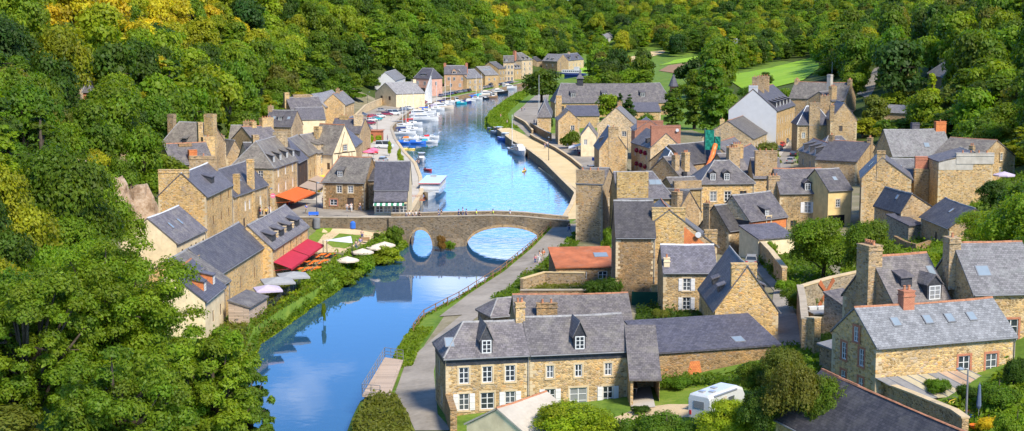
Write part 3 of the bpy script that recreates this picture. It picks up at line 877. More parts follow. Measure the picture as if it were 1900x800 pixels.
def lobes(kind, H, Wd, g, n):
    """lobe centres and radii of a crown of height H and width Wd standing on z = 0"""
    out = []
    if kind == 'round':
        for i in range(n):
            w = g.uniform(0, 2*PI); z = g.uniform(-0.75, 1.0); rr = math.sqrt(max(0, 1 - z*z)) * g.uniform(0.65, 0.95)
            out.append((math.cos(w)*rr*Wd*0.36, math.sin(w)*rr*Wd*0.36, H*(0.52 + 0.36*z), Wd*g.uniform(0.15, 0.25)))
        out.append((0, 0, H*0.55, Wd*0.34)); out.append((0, 0, H*0.8, Wd*0.22))
    elif kind == 'cone':
        for i in range(n):
            z = g.uniform(0, 1) ** 1.3; w = g.uniform(0, 2*PI); rr = (1 - z) * Wd * 0.36 + 0.03*Wd
            out.append((math.cos(w)*rr, math.sin(w)*rr, H*(0.1 + 0.84*z), Wd*(0.17*(1-z) + 0.06)))
        for k in range(6): out.append((0, 0, H*(0.15+0.15*k), Wd*0.3*(1-k/6.5)))
    elif kind == 'tall':
        for i in range(n):
            z = g.uniform(0, 1); w = g.uniform(0, 2*PI); prof_ = math.sin(PI*min(1, 0.12+0.86*z))**0.6
            rr = prof_ * Wd * 0.3 * g.uniform(0.6, 1)
            out.append((math.cos(w)*rr, math.sin(w)*rr, H*(0.1 + 0.84*z), Wd*g.uniform(0.13, 0.22)*(0.5+0.5*prof_)))
        for k in range(5): out.append((0, 0, H*(0.2+0.15*k), Wd*0.26))
    elif kind == 'spread':
        for i in range(n):
            w = g.uniform(0, 2*PI); rr = math.sqrt(g.uniform(0, 1)) * 0.42
            z = 0.42 + 0.5*(1 - (rr/0.45)**2)*g.uniform(0.55, 1.0)
            out.append((math.cos(w)*rr*Wd, math.sin(w)*rr*Wd, H*z, Wd*g.uniform(0.11, 0.19)))
    elif kind == 'ash':
        for i in range(n):
            w = g.uniform(0, 2*PI); z = g.uniform(-0.7, 1.0); q = g.uniform(0.62, 1.0) * (0.86 + 0.2*math.sin(3*w + 2*z) * math.cos(2*w)); rr = math.sqrt(max(0, 1 - z*z)) * q
            out.append((math.cos(w)*rr*Wd*0.47, math.sin(w)*rr*Wd*0.47, H*(0.55 + 0.40*z*min(1, q+0.08)), Wd*g.uniform(0.045, 0.085)))
        for i in range(n//6):
            w = g.uniform(0, 2*PI); rr = g.uniform(0, 0.28); out.append((math.cos(w)*rr*Wd, math.sin(w)*rr*Wd, H*g.uniform(0.3, 0.75), Wd*0.07))
    elif kind == 'bush':
        for i in range(n):
            w = g.uniform(0, 2*PI); rr = math.sqrt(g.uniform(0, 1)) * 0.36
            out.append((math.cos(w)*rr*Wd, math.sin(w)*rr*Wd, H*g.uniform(0.22, 0.72)*(1.1-rr), Wd*g.uniform(0.16, 0.26)))
    return out
def tree_proto(name, kind, H, Wd, nleaf, size, seed, nl=16, long=1.5, droop=0.0, open_=0.0):
    g = np.random.default_rng(seed)
    lb = lobes(kind, H, Wd, g, nl)
    rad = np.array([l[3] for l in lb]); ctr = np.array([l[:3] for l in lb]); p = rad**2 / (rad**2).sum()
    idx = g.choice(len(lb), nleaf, p=p)
    d = g.normal(size=(nleaf, 3)); d /= np.linalg.norm(d, axis=1)[:, None]
    d[:, 2] = np.where(d[:, 2] < -0.35, -d[:, 2]*0.6, d[:, 2])
    # ragged lobe surface
    rr = g.uniform(0.72, 1.0, nleaf) ** 0.6 * (1 + 0.22*np.sin(d[:, 0]*7 + idx) * np.cos(d[:, 1]*6 + idx*2) + g.normal(0, 0.07 + open_, nleaf))
    sq = np.array([1, 1, 0.78])
    pos = ctr[idx] + d * sq * (rad[idx] * rr)[:, None]
    pos[:, 2] -= droop * np.abs(g.normal(0, 1, nleaf))
    keep = pos[:, 2] > 0.05*H
    lobe_c = g.uniform(0, 1, (len(lb), 2))
    # leaves turned outward and up so crowns shade lighter on top, darker below
    nrm = d * 1.0 + g.normal(0, 0.4, (nleaf, 3)) + np.array([0, 0, 0.22])
    crown = leaf_mesh(name + '_crown', pos[keep], nrm[keep], size, lobe_c[idx][keep], seed+1, long)
    tr = MB(); r0 = max(0.08, 0.022*H + 0.012*Wd)
    bend = g.normal(0, 0.02*H, 2)
    tr.tube([(0,0,-0.8),(0,0,0.02*H),(bend[0]*0.5,bend[1]*0.5,0.3*H),(bend[0],bend[1],0.62*H),(bend[0]*1.3,bend[1]*1.3,0.86*H)], [r0*1.35,r0,r0*0.75,r0*0.42,r0*0.12], 7)
    nb = 9 if kind != 'ash' else 40
    for i in range(min(nb, len(lb))):
        c = ctr[i]; z0 = 0.2*H + 0.42*H*i/nb
        s0 = Vector((bend[0]*0.6, bend[1]*0.6, z0)); e = Vector((c[0], c[1], max(c[2], z0+0.05*H)))
        tr.tube([s0, s0.lerp(e, 0.5) + Vector((0,0,0.02*H)), e], [r0*0.42, r0*0.25, r0*0.07], 5)
    trunk = tr.mesh(name + '_trunk', [M['bark']], True)
    return crown, trunk, H, Wd
# ================================================================== TERRAIN, RIVER, BRIDGE, QUAYS
YS = list(np.arange(60, 330, 3.0)) + list(np.arange(330, 720, 6.0)) + list(np.arange(720, 1300, 15.0)) + list(np.arange(1300, 2350, 50.0))
YS = sorted(set(YS) | {258.0, 261.0, 262.5})
TS = [0,.5,1.5,3,5,7,9,12,15,18,22,26,30,35,40,46,52,60,70,80,90,100,115,130,150,175,200,240,300,430,700]
def terrain():
    rows = []
    for y in YS:
        a, b = lx(y), rx(y)
        def hh(x, t):
            z = T(x, y)
            k = min(1, max(0, (t - 55) / 30)) if x < a else 0.0
            return z + k * (noise.noise((x*0.03, y*0.03, 0)) * 2.2 + noise.noise((x*0.11, y*0.11, 5)) * 0.5)
        row = [(a - t, y, hh(a - t, t)) for t in reversed(TS)]
        row += [(a + 0.05, y, -2.0), (a + 2.5, y, -3.5), ((a+b)/2, y, -4), (b - 2.5, y, -3.5), (b - 0.05, y, -2.0)]
        row += [(b + t, y, hh(b + t, t)) for t in TS]
        rows.append(row)
    n = len(rows[0]); co = np.array(rows, np.float32).reshape(-1, 3)
    fs = []
    for i in range(len(rows) - 1):
        for j in range(n - 1):
            fs.append((i*n + j, i*n + j + 1, (i+1)*n + j + 1, (i+1)*n + j))
    me = bpy.data.meshes.new('ground'); me.from_pydata([tuple(map(float, c)) for c in co], [], fs); me.update()
    # what grows or lies where: woodland floor on the slopes, grass and yard earth on the valley floor
    me.materials.append(M['earth']); me.materials.append(M['grass']); me.materials.append(M['yard'])
    mi = []
    for i in range(len(rows) - 1):
        y = YS[i]
        for j in range(n - 1):
            x = rows[i][j][0]
            t = lx(y) - x if x < lx(y) else x - rx(y)
            left = x < lx(y) + 1
            if t < 3: k = 1
            elif left: k = 2 if (t < 42 and 190 < y < 640) else (1 if t < 14 else 0)
            else: k = (2 if 165 < y < 480 and t < 60 else 1) if t < 74 else 0
            if y > 720 and not left and t < 130: k = 1
            mi.append(k)
    me.polygons.foreach_set('material_index', mi)
    me.polygons.foreach_set('use_smooth', [True]*len(mi))
    struct(link('ground', me))
terrain()

# river
t = NT('river_water')
p = t.pos((1.0, 1.0, 1.0))
n1 = t.add('ShaderNodeTexNoise'); n1.inputs['Scale'].default_value = 0.55; n1.inputs['Detail'].default_value = 3; n1.inputs['Distortion'].default_value = 0.4; t.lk(p, n1.inputs['Vector'])
ps = t.add('ShaderNodeSeparateXYZ'); t.lk(t.pos(1.0), ps.inputs[0])
fr = t.add('ShaderNodeMapRange', i_1=235.0, i_2=300.0, i_3=0.10, i_4=1.0); t.lk(ps.outputs[1], fr.inputs[0])
pt = t.ramp(t.noise(t.pos((0.03, 0.010, 0.02)), 1.0, 4, 0.55), [(0.38, 0.3), (0.62, 1.0)])
cm = t.add('ShaderNodeMath', operation='MULTIPLY'); t.lk(fr.outputs[0], cm.inputs[0]); t.lk(pt, cm.inputs[1]); calm = cm.outputs[0]
ml = t.add('ShaderNodeMath', operation='MULTIPLY'); t.lk(n1.outputs['Fac'], ml.inputs[0]); t.lk(calm, ml.inputs[1])
t.bump(ml.outputs[0], 1.0, 0.10)
t.b.inputs['Base Color'].default_value = (0.016, 0.062, 0.125, 1); t.b.inputs['Roughness'].default_value = 0.03
t.b.inputs['IOR'].default_value = 1.43; t.b.inputs['Specular IOR Level'].default_value = 0.5
M['water'] = t.m
mb = MB(); ys = [60] + list(range(80, 1200, 20))
for y0, y1 in zip(ys, ys[1:]):
    mb.face([(lx(y0)-6, y0, 0), (rx(y0)+6, y0, 0), (rx(y1)+6, y1, 0), (lx(y1)-6, y1, 0)])
o = mb.obj('river_water', [M['water']]); struct(o)

# ---- old stone bridge
def bridge():
    y0, y1 = 258.5, 264.6
    xl, xr = lx(261) - 1.5, rx(262) + 2.0
    root = thing('stone_bridge', 'old humped stone bridge with one wide and one small arch over the river', 'bridge', (0, y0, 0))
    a1 = (-17.9, -13.8, 3.1); a2 = (-7.9, 5.6, 3.45)     # two arches: left foot, right foot, crown height
    def und(x):
        for a, b, c in (a1, a2):
            if a < x < b:
                k = (x - (a+b)/2) / ((b-a)/2)
                return c * math.sqrt(max(0, 1 - abs(k)**2.1)) - 0.25 * (1 if c < 3.3 else 0.6)
        return -3.0
    def top(x):                                           # road level: humped over the big arch
        return float(np.interp(x, [-40, -19, -10, -3, 2, 10, 16], [3.9, 4.15, 4.35, 4.5, 4.3, 3.5, 3.3]))
    xs = sorted(set([xl-1 + (xr+1-xl+1)*i/90 for i in range(91)] + [a1[0],a1[1],a2[0],a2[1]] + [a[0]+(a[1]-a[0])*(0.5-0.5*math.cos(PI*i/24)) for a in (a1,a2) for i in range(25)]))
    mb = MB(); W = y1 - y0
    for xa, xb in zip(xs, xs[1:]):
        e = 1e-4
        ua, ub = und(xa+e), und(xb-e); ta, tb = top(xa), top(xb)
        mb.face([(xa,0,ua),(xb,0,ub),(xb,0,tb),(xa,0,ta)]); mb.face([(xb,W,ub),(xa,W,ua),(xa,W,ta),(xb,W,tb)])
        mb.face([(xa,0,ua),(xa,W,ua),(xb,W,ub),(xb,0,ub)])
    for a, b, c in (a1, a2):
        for x, s_ in ((a, 1), (b, -1)):
            q = [(x,0,-3),(x,W,-3),(x,W,und(x+s_*1e-4)),(x,0,und(x+s_*1e-4))]
            mb.face(q if s_ < 0 else q[::-1])
    # cutwater on the pier
    mb.hexa([(-13.6,0,-3),(-10.8,-2.2,-3),(-8.2,0,-3),(-10.8,0.3,-3)], [(-13.4,0,1.4),(-10.8,-1.6,1.2),(-8.4,0,1.4),(-10.8,0.3,2.0)])
    mb.obj('arch_wall', [M['bridge']], root)
    dk = MB()
    for xa, xb in zip(xs, xs[1:]): dk.face([(xa,0.5,top(xa)+0.004),(xb,0.5,top(xb)+0.004),(xb,W-0.5,top(xb)+0.004),(xa,W-0.5,top(xa)+0.004)])
    dk.obj('deck', [M['paving']], root)
    for ya, yb in ((-0.003, 0.5), (W-0.5, W+0.003)):
        pp = MB(); cp = MB()
        for xa, xb in zip(xs, xs[1:]):
            ta, tb = top(xa), top(xb)
            pp.hexa([(xa,ya,ta),(xb,ya,tb),(xb,yb,tb),(xa,yb,ta)], [(xa,ya,ta+.85),(xb,ya,tb+.85),(xb,yb,tb+.85),(xa,yb,ta+.85)])
            cp.hexa([(xa,ya-.06,ta+.85),(xb,ya-.06,tb+.85),(xb,yb+.06,tb+.85),(xa,yb+.06,ta+.85)], [(xa,ya-.06,ta+1.0),(xb,ya-.06,tb+1.0),(xb,yb+.06,tb+1.0),(xa,yb+.06,ta+1.0)])
        o = pp.obj('parapet', [M['bridge']], root); cp.obj('coping', [M['dgran']], o)
    for a, b, c in (a1, a2):                              # rings of cut stones round each arch
        rb = MB(); N = 28
        xsr = [a + (b-a)*(0.5-0.5*math.cos(PI*i/N)) for i in range(N+1)]
        for xa, xb in zip(xsr, xsr[1:]):
            ua, ub = max(-0.5, und(xa+1e-3)), max(-0.5, und(xb-1e-3))
            rb.hexa([(xa,-0.06,ua),(xb,-0.06,ub),(xb,0.02,ub),(xa,0.02,ua)], [(xa,-0.06,ua+.5),(xb,-0.06,ub+.5),(xb,0.02,ub+.5),(xa,0.02,ua+.5)])
        rb.obj('arch_ring', [M['dun']], root)
    return top
btop = bridge()

# ---- ground surfaces
yl = [y for y in YS if 262 <= y <= 305]; yq = [y for y in YS if 264 <= y <= 330]
strip('l', [y for y in YS if 262 <= y <= 700], 0.02, lambda y: float(np.interp(y, [262,300,380,430,470,500,560,640,700],[34,30,34,24,17,16,14,12,11])), 'paving', 'quay_pavement', nt=14)
strip('l', [y for y in YS if 440 <= y <= 860], lambda y: float(np.interp(y, [440,480,560,640,860],[18,10,7,5,4])), lambda y: float(np.interp(y, [440,480,560,640,860],[25,17,14.5,12.5,12])), 'asphalt', 'quay_road', dz=0.09)
patch([(430,500),(470,440),(520,405),(600,400),(700,398),(700,385),(600,385),(585,372),(540,372),(505,392),(478,412),(440,425)], 'asphalt', 'square_paving', 0.08)
strip('r', [y for y in YS if 270 <= y <= 510], 0.3, lambda y: float(np.interp(y, [270,300,420,480,510],[5.5,7.0,6.5,6,4.5])), 'sand', 'quay_promenade')
strip('r', [y for y in YS if 275 <= y <= 800], lambda y: float(np.interp(y, [275,300,420,480,540,620,700,800],[6,7.6,7.0,7,9,11,11,10])), lambda y: float(np.interp(y, [275,300,420,480,540,620,700,800],[15,15.5,14.8,14.6,18,22,18,15])), 'asphalt', 'quay_road')
patch([(1090,345),(1165,345),(1190,335),(1165,322),(1100,318)], 'asphalt', 'road_junction', 0.09)
patch([(1046,428),(1068,432),(1062,445),(1018,492),(985,522),(940,548),(895,582),(850,616),(815,645),(805,690),(812,770),(840,800),(770,800),(752,760),(728,742),(752,676),(800,632),(850,590),(882,570),(927,540),(952,519),(987,490),(1012,469)], 'asphalt', 'towpath', 0.07)
strip('r', [y for y in YS if 186 <= y <= 262], lambda y: .75 + max(0, (200-y)*.12), lambda y: 5.6 + max(0, (200-y)*.06), 'asphalt', 'towpath', dz=.09, nt=5)
patch([(1462,560),(1485,600),(1500,650),(1470,688),(1428,676),(1428,600),(1436,540),(1400,500),(1385,480),(1400,475),(1430,500)], 'asphalt', 'lane', 0.08)
patch([(1440,300),(1452,265),(1480,240),(1478,232),(1505,225),(1500,240),(1485,270),(1470,300),(1460,330),(1440,330)], 'asphalt', 'uphill_street', 0.09)
patch([(1440,300),(1437,285),(1474,240),(1478,236),(1466,262),(1452,285)], 'paving', 'street_pavement', 0.12)
patch([(1590,175),(1610,150),(1628,122),(1645,112),(1640,128),(1626,160),(1612,185)], 'asphalt', 'hill_road', 0.15)
patch([(1672,88),(1684,60),(1694,56),(1692,90)], 'asphalt', 'hill_road', 0.3)
patch([(570,455),(600,425),(648,425),(690,432),(708,432),(690,452),(660,455),(640,470),(590,470)], 'gravel', 'garden_path', 0.07)
patch([(572,440),(588,424),(618,424),(600,436),(590,450),(574,455)], 'lawn', 'garden_lawn', 0.09, cell=1.0)
patch([(606,452),(630,434),(672,438),(664,452),(640,462),(618,460)], 'lawn', 'garden_lawn', 0.1, cell=1.0)
patch([(1205,752),(1210,722),(1270,722),(1400,716),(1420,730),(1390,775),(1330,800),(1260,790)], 'lawn', 'garden_lawn', 0.07, cell=1.2)
patch([(1100,790),(1180,760),(1240,752),(1290,752),(1300,775),(1230,778),(1180,790),(1150,800)], 'gravel', 'garden_drive', 0.1, cell=1.0)
patch([(1169,712),(1205,712),(1216,758),(1172,762)], 'paving', 'terrace', 0.16, cell=1.0)
patch([(1650,440),(1720,445),(1760,470),(1740,495),(1690,490),(1640,460)], 'lawn', 'garden_lawn', 0.08)
patch([(1356,152),(1362,138),(1440,124),(1512,106),(1520,128),(1490,150),(1430,165),(1380,168)], 'meadow', 'meadow', 0.35, cell=6)
patch([(1222,132),(1240,122),(1300,112),(1312,118),(1298,128),(1260,138)], 'soil', 'ploughed_field', 0.3, cell=6)
patch([(1222,122),(1250,112),(1300,104),(1300,110),(1240,120)], 'meadow', 'field_margin', 0.3, cell=6)
patch([(1375,106),(1450,100),(1450,104),(1380,110)], 'soil', 'ploughed_field', 0.3, cell=6)
patch([(1150,112),(1200,97),(1235,94),(1232,99),(1170,116)], 'sand', 'far_road', 0.3, cell=6)
patch([(1060,133),(1095,122),(1110,126),(1070,142)], 'meadow', 'far_bank', 0.3, cell=6)
patch([(940,240),(985,200),(1002,205),(1000,240),(985,232),(960,222)], 'asphalt', 'abbey_forecourt', 0.1)
# ---- quay walls, parapets and garden walls
def bankpts(side, ya, yb, t, step=3):
    f = lx if side == 'l' else rx; s_ = -1 if side == 'l' else 1
    n = max(2, int(abs(yb-ya)/step)); return [(f(ya+(yb-ya)*i/n) + s_*t, ya+(yb-ya)*i/n) for i in range(n+1)]
wall_along(bankpts('r', 268, 512, 0.15), 0.12, 0.7, 'dun', 'long stone quay wall dropping to the water below the sandy promenade', 'quay wall', 'quay_wall', 'granite', base=-4.5)
wall_along(bankpts('r', 280, 470, 7.3), 0.75, 0.45, 'dun', 'low stone parapet between the sandy promenade and the quay road', 'parapet', 'parapet_wall', 'granite')
wall_along(bankpts('l', 268, 450, 0.1), 0.1, 0.7, 'pale', 'curved pale quay wall below the market quay', 'quay wall', 'quay_wall', 'granite', base=-4.5)
wall_along(bankpts('l', 450, 860, 0.1, 6), 0.1, 0.7, 'brown', 'long dark quay wall behind the moored boats', 'quay wall', 'quay_wall', 'dgran', base=-4.5, step=6)
wall_along([(lx(260)-1.0, 259.3), (-30, 259.4), (-38, 259.8), (-44, 262)], 1.0, 0.6, 'bridge', 'terrace wall holding up the bridge square above the garden', 'wall', 'retaining_wall', 'dgran', base=-3.0, zt=4.9)
g2 = lambda *px: [ground(u, v).to_2d() for u, v in px]
wall_along(g2((655,232),(678,208),(700,198),(724,189)), 2.6, 0.6, 'pale', 'tall stone wall along the quay road under the cream cottage', 'wall', 'roadside_wall', 'granite')
wall_along(g2((800,172),(824,169),(857,160)), 2.0, 0.6, 'dun', 'stone garden wall in front of the brown brick house', 'wall', 'garden_wall', 'granite')
wall_along(g2((968,540),(1010,527),(1085,528)), 1.6, 0.5, 'dun', 'low garden wall with pale coping below the rusty shed', 'wall', 'garden_wall', 'sand')
wall_along(g2((966,560),(1090,560)), 1.5, 0.5, 'brown', 'lower terrace wall in the garden of the round dark bush', 'wall', 'garden_wall', 'dgran')
wall_along(g2((1155,556),(1230,560)), 2.2, 0.5, 'lichen', 'yellow lichened garden wall beside the rambling gable house', 'wall', 'garden_wall', None)
wall_along(g2((1492,655),(1488,612),(1483,585)), 3.4, 0.6, 'dun', 'high courtyard wall bordering the narrow lane', 'wall', 'courtyard_wall', 'dgran')
wall_along(g2((1483,584),(1540,566),(1625,545)), 3.2, 0.6, 'grey', 'courtyard wall carrying a rusty pair of windmill sails', 'wall', 'courtyard_wall', 'granite')
wall_along(g2((1498,652),(1516,654)), 3.4, 0.8, 'ochre', 'stone gate pier at the end of the courtyard wall', 'gate pier', 'gate_pier', 'granite')
wall_along(g2((1404,470),(1430,500),(1455,535)), 2.6, 0.6, 'ochre', 'curving lane wall under the leafy shrubs', 'wall', 'lane_wall', 'granite')
wall_along(g2((1660,455),(1700,470),(1725,462)), 1.3, 0.5, 'brown', 'broken garden wall with timber lintel by the slate cottage', 'wall', 'garden_wall', None, jag=.15)
wall_along(g2((1615,735),(1690,765),(1770,800),(1790,815)), 1.6, 0.5, 'dun', 'stone wall topped by tiles beside the dark barn roof', 'wall', 'garden_wall', 'granite')
wall_along(g2((828,760),(842,805)), 2.2, 0.6, 'brown', 'short sloping stone wall at the corner of the long house', 'wall', 'garden_wall', None)
wall_along(g2((1070,352),(1030,330),(1000,312)), 0.2, 0.4, 'granite', 'granite kerb on the sandy promenade near the tower house', 'kerb', 'kerb_stone', None)
wall_along(g2((114,186),(156,186)), 2.6, 0.5, 'pale', 'pink stone terrace wall beside the tiny turret', 'wall', 'terrace_wall', 'dgran')
wall_along(g2((988,248),(975,233),(955,222)), 1.2, 0.5, 'dun', 'low wall around the terrace in front of the abbey annexe', 'wall', 'terrace_wall', 'granite')
wall_along(g2((1022,262),(1000,250),(985,240)), 2.2, 0.5, 'brown', 'tall garden wall between abbey annexe and quay gable house', 'wall', 'garden_wall', 'dgran')
wall_along(g2((592,418),(640,416),(645,422)), 1.2, 0.5, 'dun', 'low curved wall with shrubs around the upper garden lawn', 'wall', 'garden_wall', None)
# bare cliff among the left trees
def cliff(px, w, d, hgt, label, seed):
    c = ground(*px); g = np.random.default_rng(seed); mb = MB(); n, k = 15, 8
    rings = []
    for j in range(k):
        z = hgt * j / (k-1); row = []
        for i in range(n):
            a = 2*PI*i/n; rr = 1 - 0.55*(j/(k-1))**1.8
            q = 1 + 0.22*noise.noise((math.cos(a)*2+seed, math.sin(a)*2, z*0.5)) + 0.1*noise.noise((math.cos(a)*5, math.sin(a)*5+seed, z*1.3)) + g.uniform(-.05,.05)
            row.append((w/2*math.cos(a)*rr*q, d/2*math.sin(a)*rr*q, z - 2 + 0.6*noise.noise((a*2, z, seed))))
        rings.append(row)
    mb.loft(rings)
    tag(mb.obj('rock_outcrop', [M['rock']], None, loc=c), label, 'rock')
cliff((140,384), 8, 7, 9.5, 'bare pinkish rock face above the big ash tree', 1)
cliff((215,398), 7, 6, 8.0, 'broken rock outcrop under the golden shrub', 2)
cliff((258,404), 7, 6, 7.5, 'grey rock outcrop just left of the golden stone house', 3)
# ================================================================== THE HOUSES
H = House
# ---- right bank, near: the long double house beside the slipway
h = H('long stone house with pointed slate dormers, hipped end beside the boardwalk', A=(827,665), B=(982,658), he=5.6, W=6.5, r=2.5, hip=(2.2,0), wall='ochre', roof='slate', ridge='ridge_grey')
h.win('F', [.215,.495,.77], 3.1, .95, 1.55).win('F', [.215,.77], .55, 1.0, 1.6, shut=True).win('F', [.495], .55, 1.3, 1.6)
h.win('S', [.35], 3.2, .9, 1.4).win('S', [.6], .6, .9, 1.5)
h.band('hung', 4.85, 5.6).band('hung', 4.85, 5.6, 'S').dormer('F', [.49], 0.15, 1.15, 1.45, 'g', peak=1.25).stack(.97, .5, .9, .7, 4.3, 'ochre', 2)
h.skylight('F', [.07], .25, .9, 1.2).build(); H1 = h
h = H('long stone house with white shutters and a pointed dormer, camper van on its far side', A=(983.5,658), B=(1168,650), ze=H1.z0+5.6, he=5.6, W=6.7, r=2.75, wall='ochre', roof='slate', ridge='ridge_grey')
h.win('F', [.2,.485,.785], 3.25, .7, 1.2).win('F', [.2,.785], .45, 1.0, 1.75, shut=True).win('F', [.485], .3, 1.7, 1.9).band('hung', 4.9, 5.6)
h.dormer('F', [.5], 0.15, 1.15, 1.45, 'g', peak=1.25).build(); H1b = h
h = H('open slate lean-to porch over a long table beside the stone house', 'porch', 'porch', A=(1170,704), B=(1224,704), he=2.6, W=6.0, r=3.6, shed=True, wall='ochre', roof='slate')
h.holes['F'].append((0.25, -0.2, 2.6, 2.6)); h.build()
h = H('long low slate-roofed house with two red pots, just behind the double stone house', A=(958,608), B=(1174,604), he=4.0, W=7.5, r=2.7, hip=(0,0), wall='dun', roof='slate', ridge='ridge_red')
h.stack(.27, .15, 2.2, .6, 2.3, 'brown', 2).win('F',[.6,.8],1,.9,1.3).build()
h = H('little hipped slate outhouse covered in creeper beside the promenade', 'outhouse', 'outhouse', A=(912,588), B=(962,584), he=2.0, W=4.5, r=1.5, hip=(1.6,0), wall='grey', roof='slate').build()
h = H('wide shallow slate roof behind the garden wall with two niches', 'outbuilding', 'outbuilding', A=(1212,657), B=(1446,641), he=2.9, W=7.5, r=1.6, shed=True, wall='brown', roof='slate_blue')
h.skylight('F', [.72], .12, 1.2, 1.3).panel([(3.6,.4),(5.2,.4),(4.9,1.9),(3.9,1.9)], 'orange_tile', name='brick_niche').build()
# ---- the broad gable with the big chimney
h = H('tall stone gable house with a broad chimney, slate dormers down its side', A=(1327,577), B=(1444,577), he=3.6, W=13.5, r=4.7, gable=True, wall='gold', roof='slate', rp=0.5)
h.stack(.035, .55, .85, 2.7, 5.0, 'gold', 0, cap=True).win('K', [.15,.45], 1.1, .5, 1.5, 'd').dormer('K', [.70,.36], .8, 1.3, .8, 's', None).dormer('F', [.35,.7], .8, 1.2, .8, 's', None)
h.build(); H4 = h
h = H('cottage with zinc-topped slate roof and white shutters above a green fence', 'cottage', A=(1231,506), B=(1330,506), he=5.2, W=7, r=2.7, wall='ochre', roof='slate_blue', ridge='ridge_white')
h.win('F', [.44], 3.0, .95, 1.5, shut=True).win('F', [.44], .7, .95, 1.5, shut=True).stack(.07, .12, .7, .7, 1.6, 'cream', 1).build()
h = H('rambling stone gable house with lichened chimney and orange tiled patch', A=(1152,458), B=(1330,458), he=7.0, W=11, r=4.6, gable=True, wall='dun', roof='slate_warm', ridge='ridge_red')
h.stack(.03, .505, .7, 4.2, 4.9, 'lichen', 0).panel([(8.0,7.1),(11.0,7.1),(8.0,9.6)], 'orange_tile', 'G').win('K', [.2,.5], 3.8, .6, 1.0, 'd').stack(.06,.06,.9,1.6,2.0,'ochre',0)
h.dormer('K',[.45],1.0,1.2,.7,'s',None).build(); H6 = h
h = H('dark slate roofed house wedged behind the lichened chimney gable', A=(1143,440), B=(1216,440), he=8.5, W=8, r=4.0, wall='brown', roof='slate_dark').build()
h = H('low shed with rusty red roof and a pale roof panel', 'shed', 'shed', A=(1032,498), B=(1147,496), he=2.2, W=8, r=1.5, shed=True, wall='brown', roof='rust', ridge=None)
h.win('F', [.42,.75], .6, 1.3, 1.1, 'n').skylight('F', [.8], .45, 2.0, 1.8).build()
h = H('tall narrow tower house with stone chimney top at the bridge end', 'tower house', A=(1069,342), B=(1119,340), yaw=-16, he=9.4, W=9, r=2.2, wall='dun', roof='slate_warm', rp=.5, over=.05)
h.stack(.5,.055,h.L+.06,1.05,2.35,'dun',3,base=6,cap=False).win('R',[.5],5.5,.8,1.2).win('R',[.75],2.5,.8,1.2).build()
h = H('slate house with twin roof windows behind a yellow lichened chimney wall', A=(1146,368), B=(1247,367), he=8, W=8.5, r=3.6, hip=(0,2.5), wall='lichen', roof='slate_blue')
h.stack(.27,.03,5.0,.9,4.1,'lichen',0,base=0,cap=False).skylight('F',[.68,.79],.45,1.1,1.2).build()
# ---- the hotel and its neighbours
h = H('hipped stone inn with black name board and two white dormers', 'inn', A=(1300,341), B=(1399,340), he=7.4, W=9, r=3.4, hip=(3.4,3.4), wall='gold', roof='slate')
h.win('F',[.24,.51],4.3,1.15,1.75).win('F',[.80],4.4,1.2,1.7,'d').win('F',[.25],1.2,1.1,1.5).win('F',[.80],.9,1.1,1.7).door('F',[.51],1.35,2.6,'shutter').dormer('F',[.24,.50],.5,1.15,1.3,'g',peak=.45).build(); INN = h
h = H('loft house with orange cladding and a white hoist door', A=(1390,410), B=(1460,401), he=5.0, W=7, r=3.4, wall='pale', roof='slate', ridge='ridge_grey')
h.band('orange_tile',3.3,5.0,name='cladding').band('hung',2.0,5.0,'S').win('F',[.5],3.1,1.0,2.2,'p').win('F',[.72],1.3,.8,1.0,'n').win('S',[.3],2.6,.6,2.0,'n').dormer('F',[.5],.3,1.1,1.0,'s','frame').build()
h = H('lean-to with flat blue slate roof below the orange-clad loft', 'lean-to', 'lean_to', A=(1407,445), B=(1474,440), he=3.0, W=5, r=1.3, shed=True, wall='cream', roof='slate_blue').build()
h = H('stone house with white shutters and one dormer left of the covered passage', A=(1447,359), B=(1536,358), he=6.2, W=8.5, r=3.6, wall='ochre', roof='slate', ridge='ridge_red')
h.win('F',[.59],2.9,1.2,1.8,shut=True).win('F',[.88],3.4,.5,.6,'n').win('F',[.3],.5,1.1,1.1,'d').dormer('F',[.59],.35,1.2,1.3,'g',peak=.5).stack(-.06,.3,1.9,1.3,2.6,'dun',3,base=3).build()
h = H('rendered house bridging a dark covered passage', A=(1537,354), B=(1581,352), he=6.3, W=8.5, r=3.0, wall='render', roof='slate')
h.win('F',[.42],3.5,.8,1.3).skylight('F',[.55],.4,.8,1.0).panel([(.1,.05),(3.2,.05),(3.2,2.2),(.1,2.2)],'black','F',name='passage_shade').build()  # flat black panel on the wall, painting the shade of the covered way
h = H('tall stone gable house with catslide roof above the two garden trees', A=(1599,331), B=(1691,333), he=8.2, W=12, r=3.3, gable=True, wall='ochre', roof='slate', rp=.6, ridge='ridge_grey')
h.stack(.03,.62,.9,1.3,4.4,'ochre',0).win('K',[.08,.5],4.4,.8,1.5).win('K',[.1,.6],1.2,.8,1.5).skylight('K',[.6],.4,.8,1.1).build()
h = H('black slated annexe sloping down from the tall catslide gable', 'annexe', 'annexe', A=(1672,394), B=(1741,392), he=4.3, W=9, r=2.6, gable=True, wall='dun', roof='slate_dark', rp=.72)
h.win('G',[.15],1.6,.6,1.2,'n').skylight('K',[.6],.5,.7,.8).build()
h = H('small slate cottage with dark door under the black annexe', 'cottage', A=(1709,402), B=(1762,424), he=3.4, W=7, r=2.6, wall='dun', roof='slate_dark')
h.win('F',[.55],.9,.8,1.2,'d').door('F',[.87],.9,2.0).skylight('F',[.55],.5,.6,.9).build()
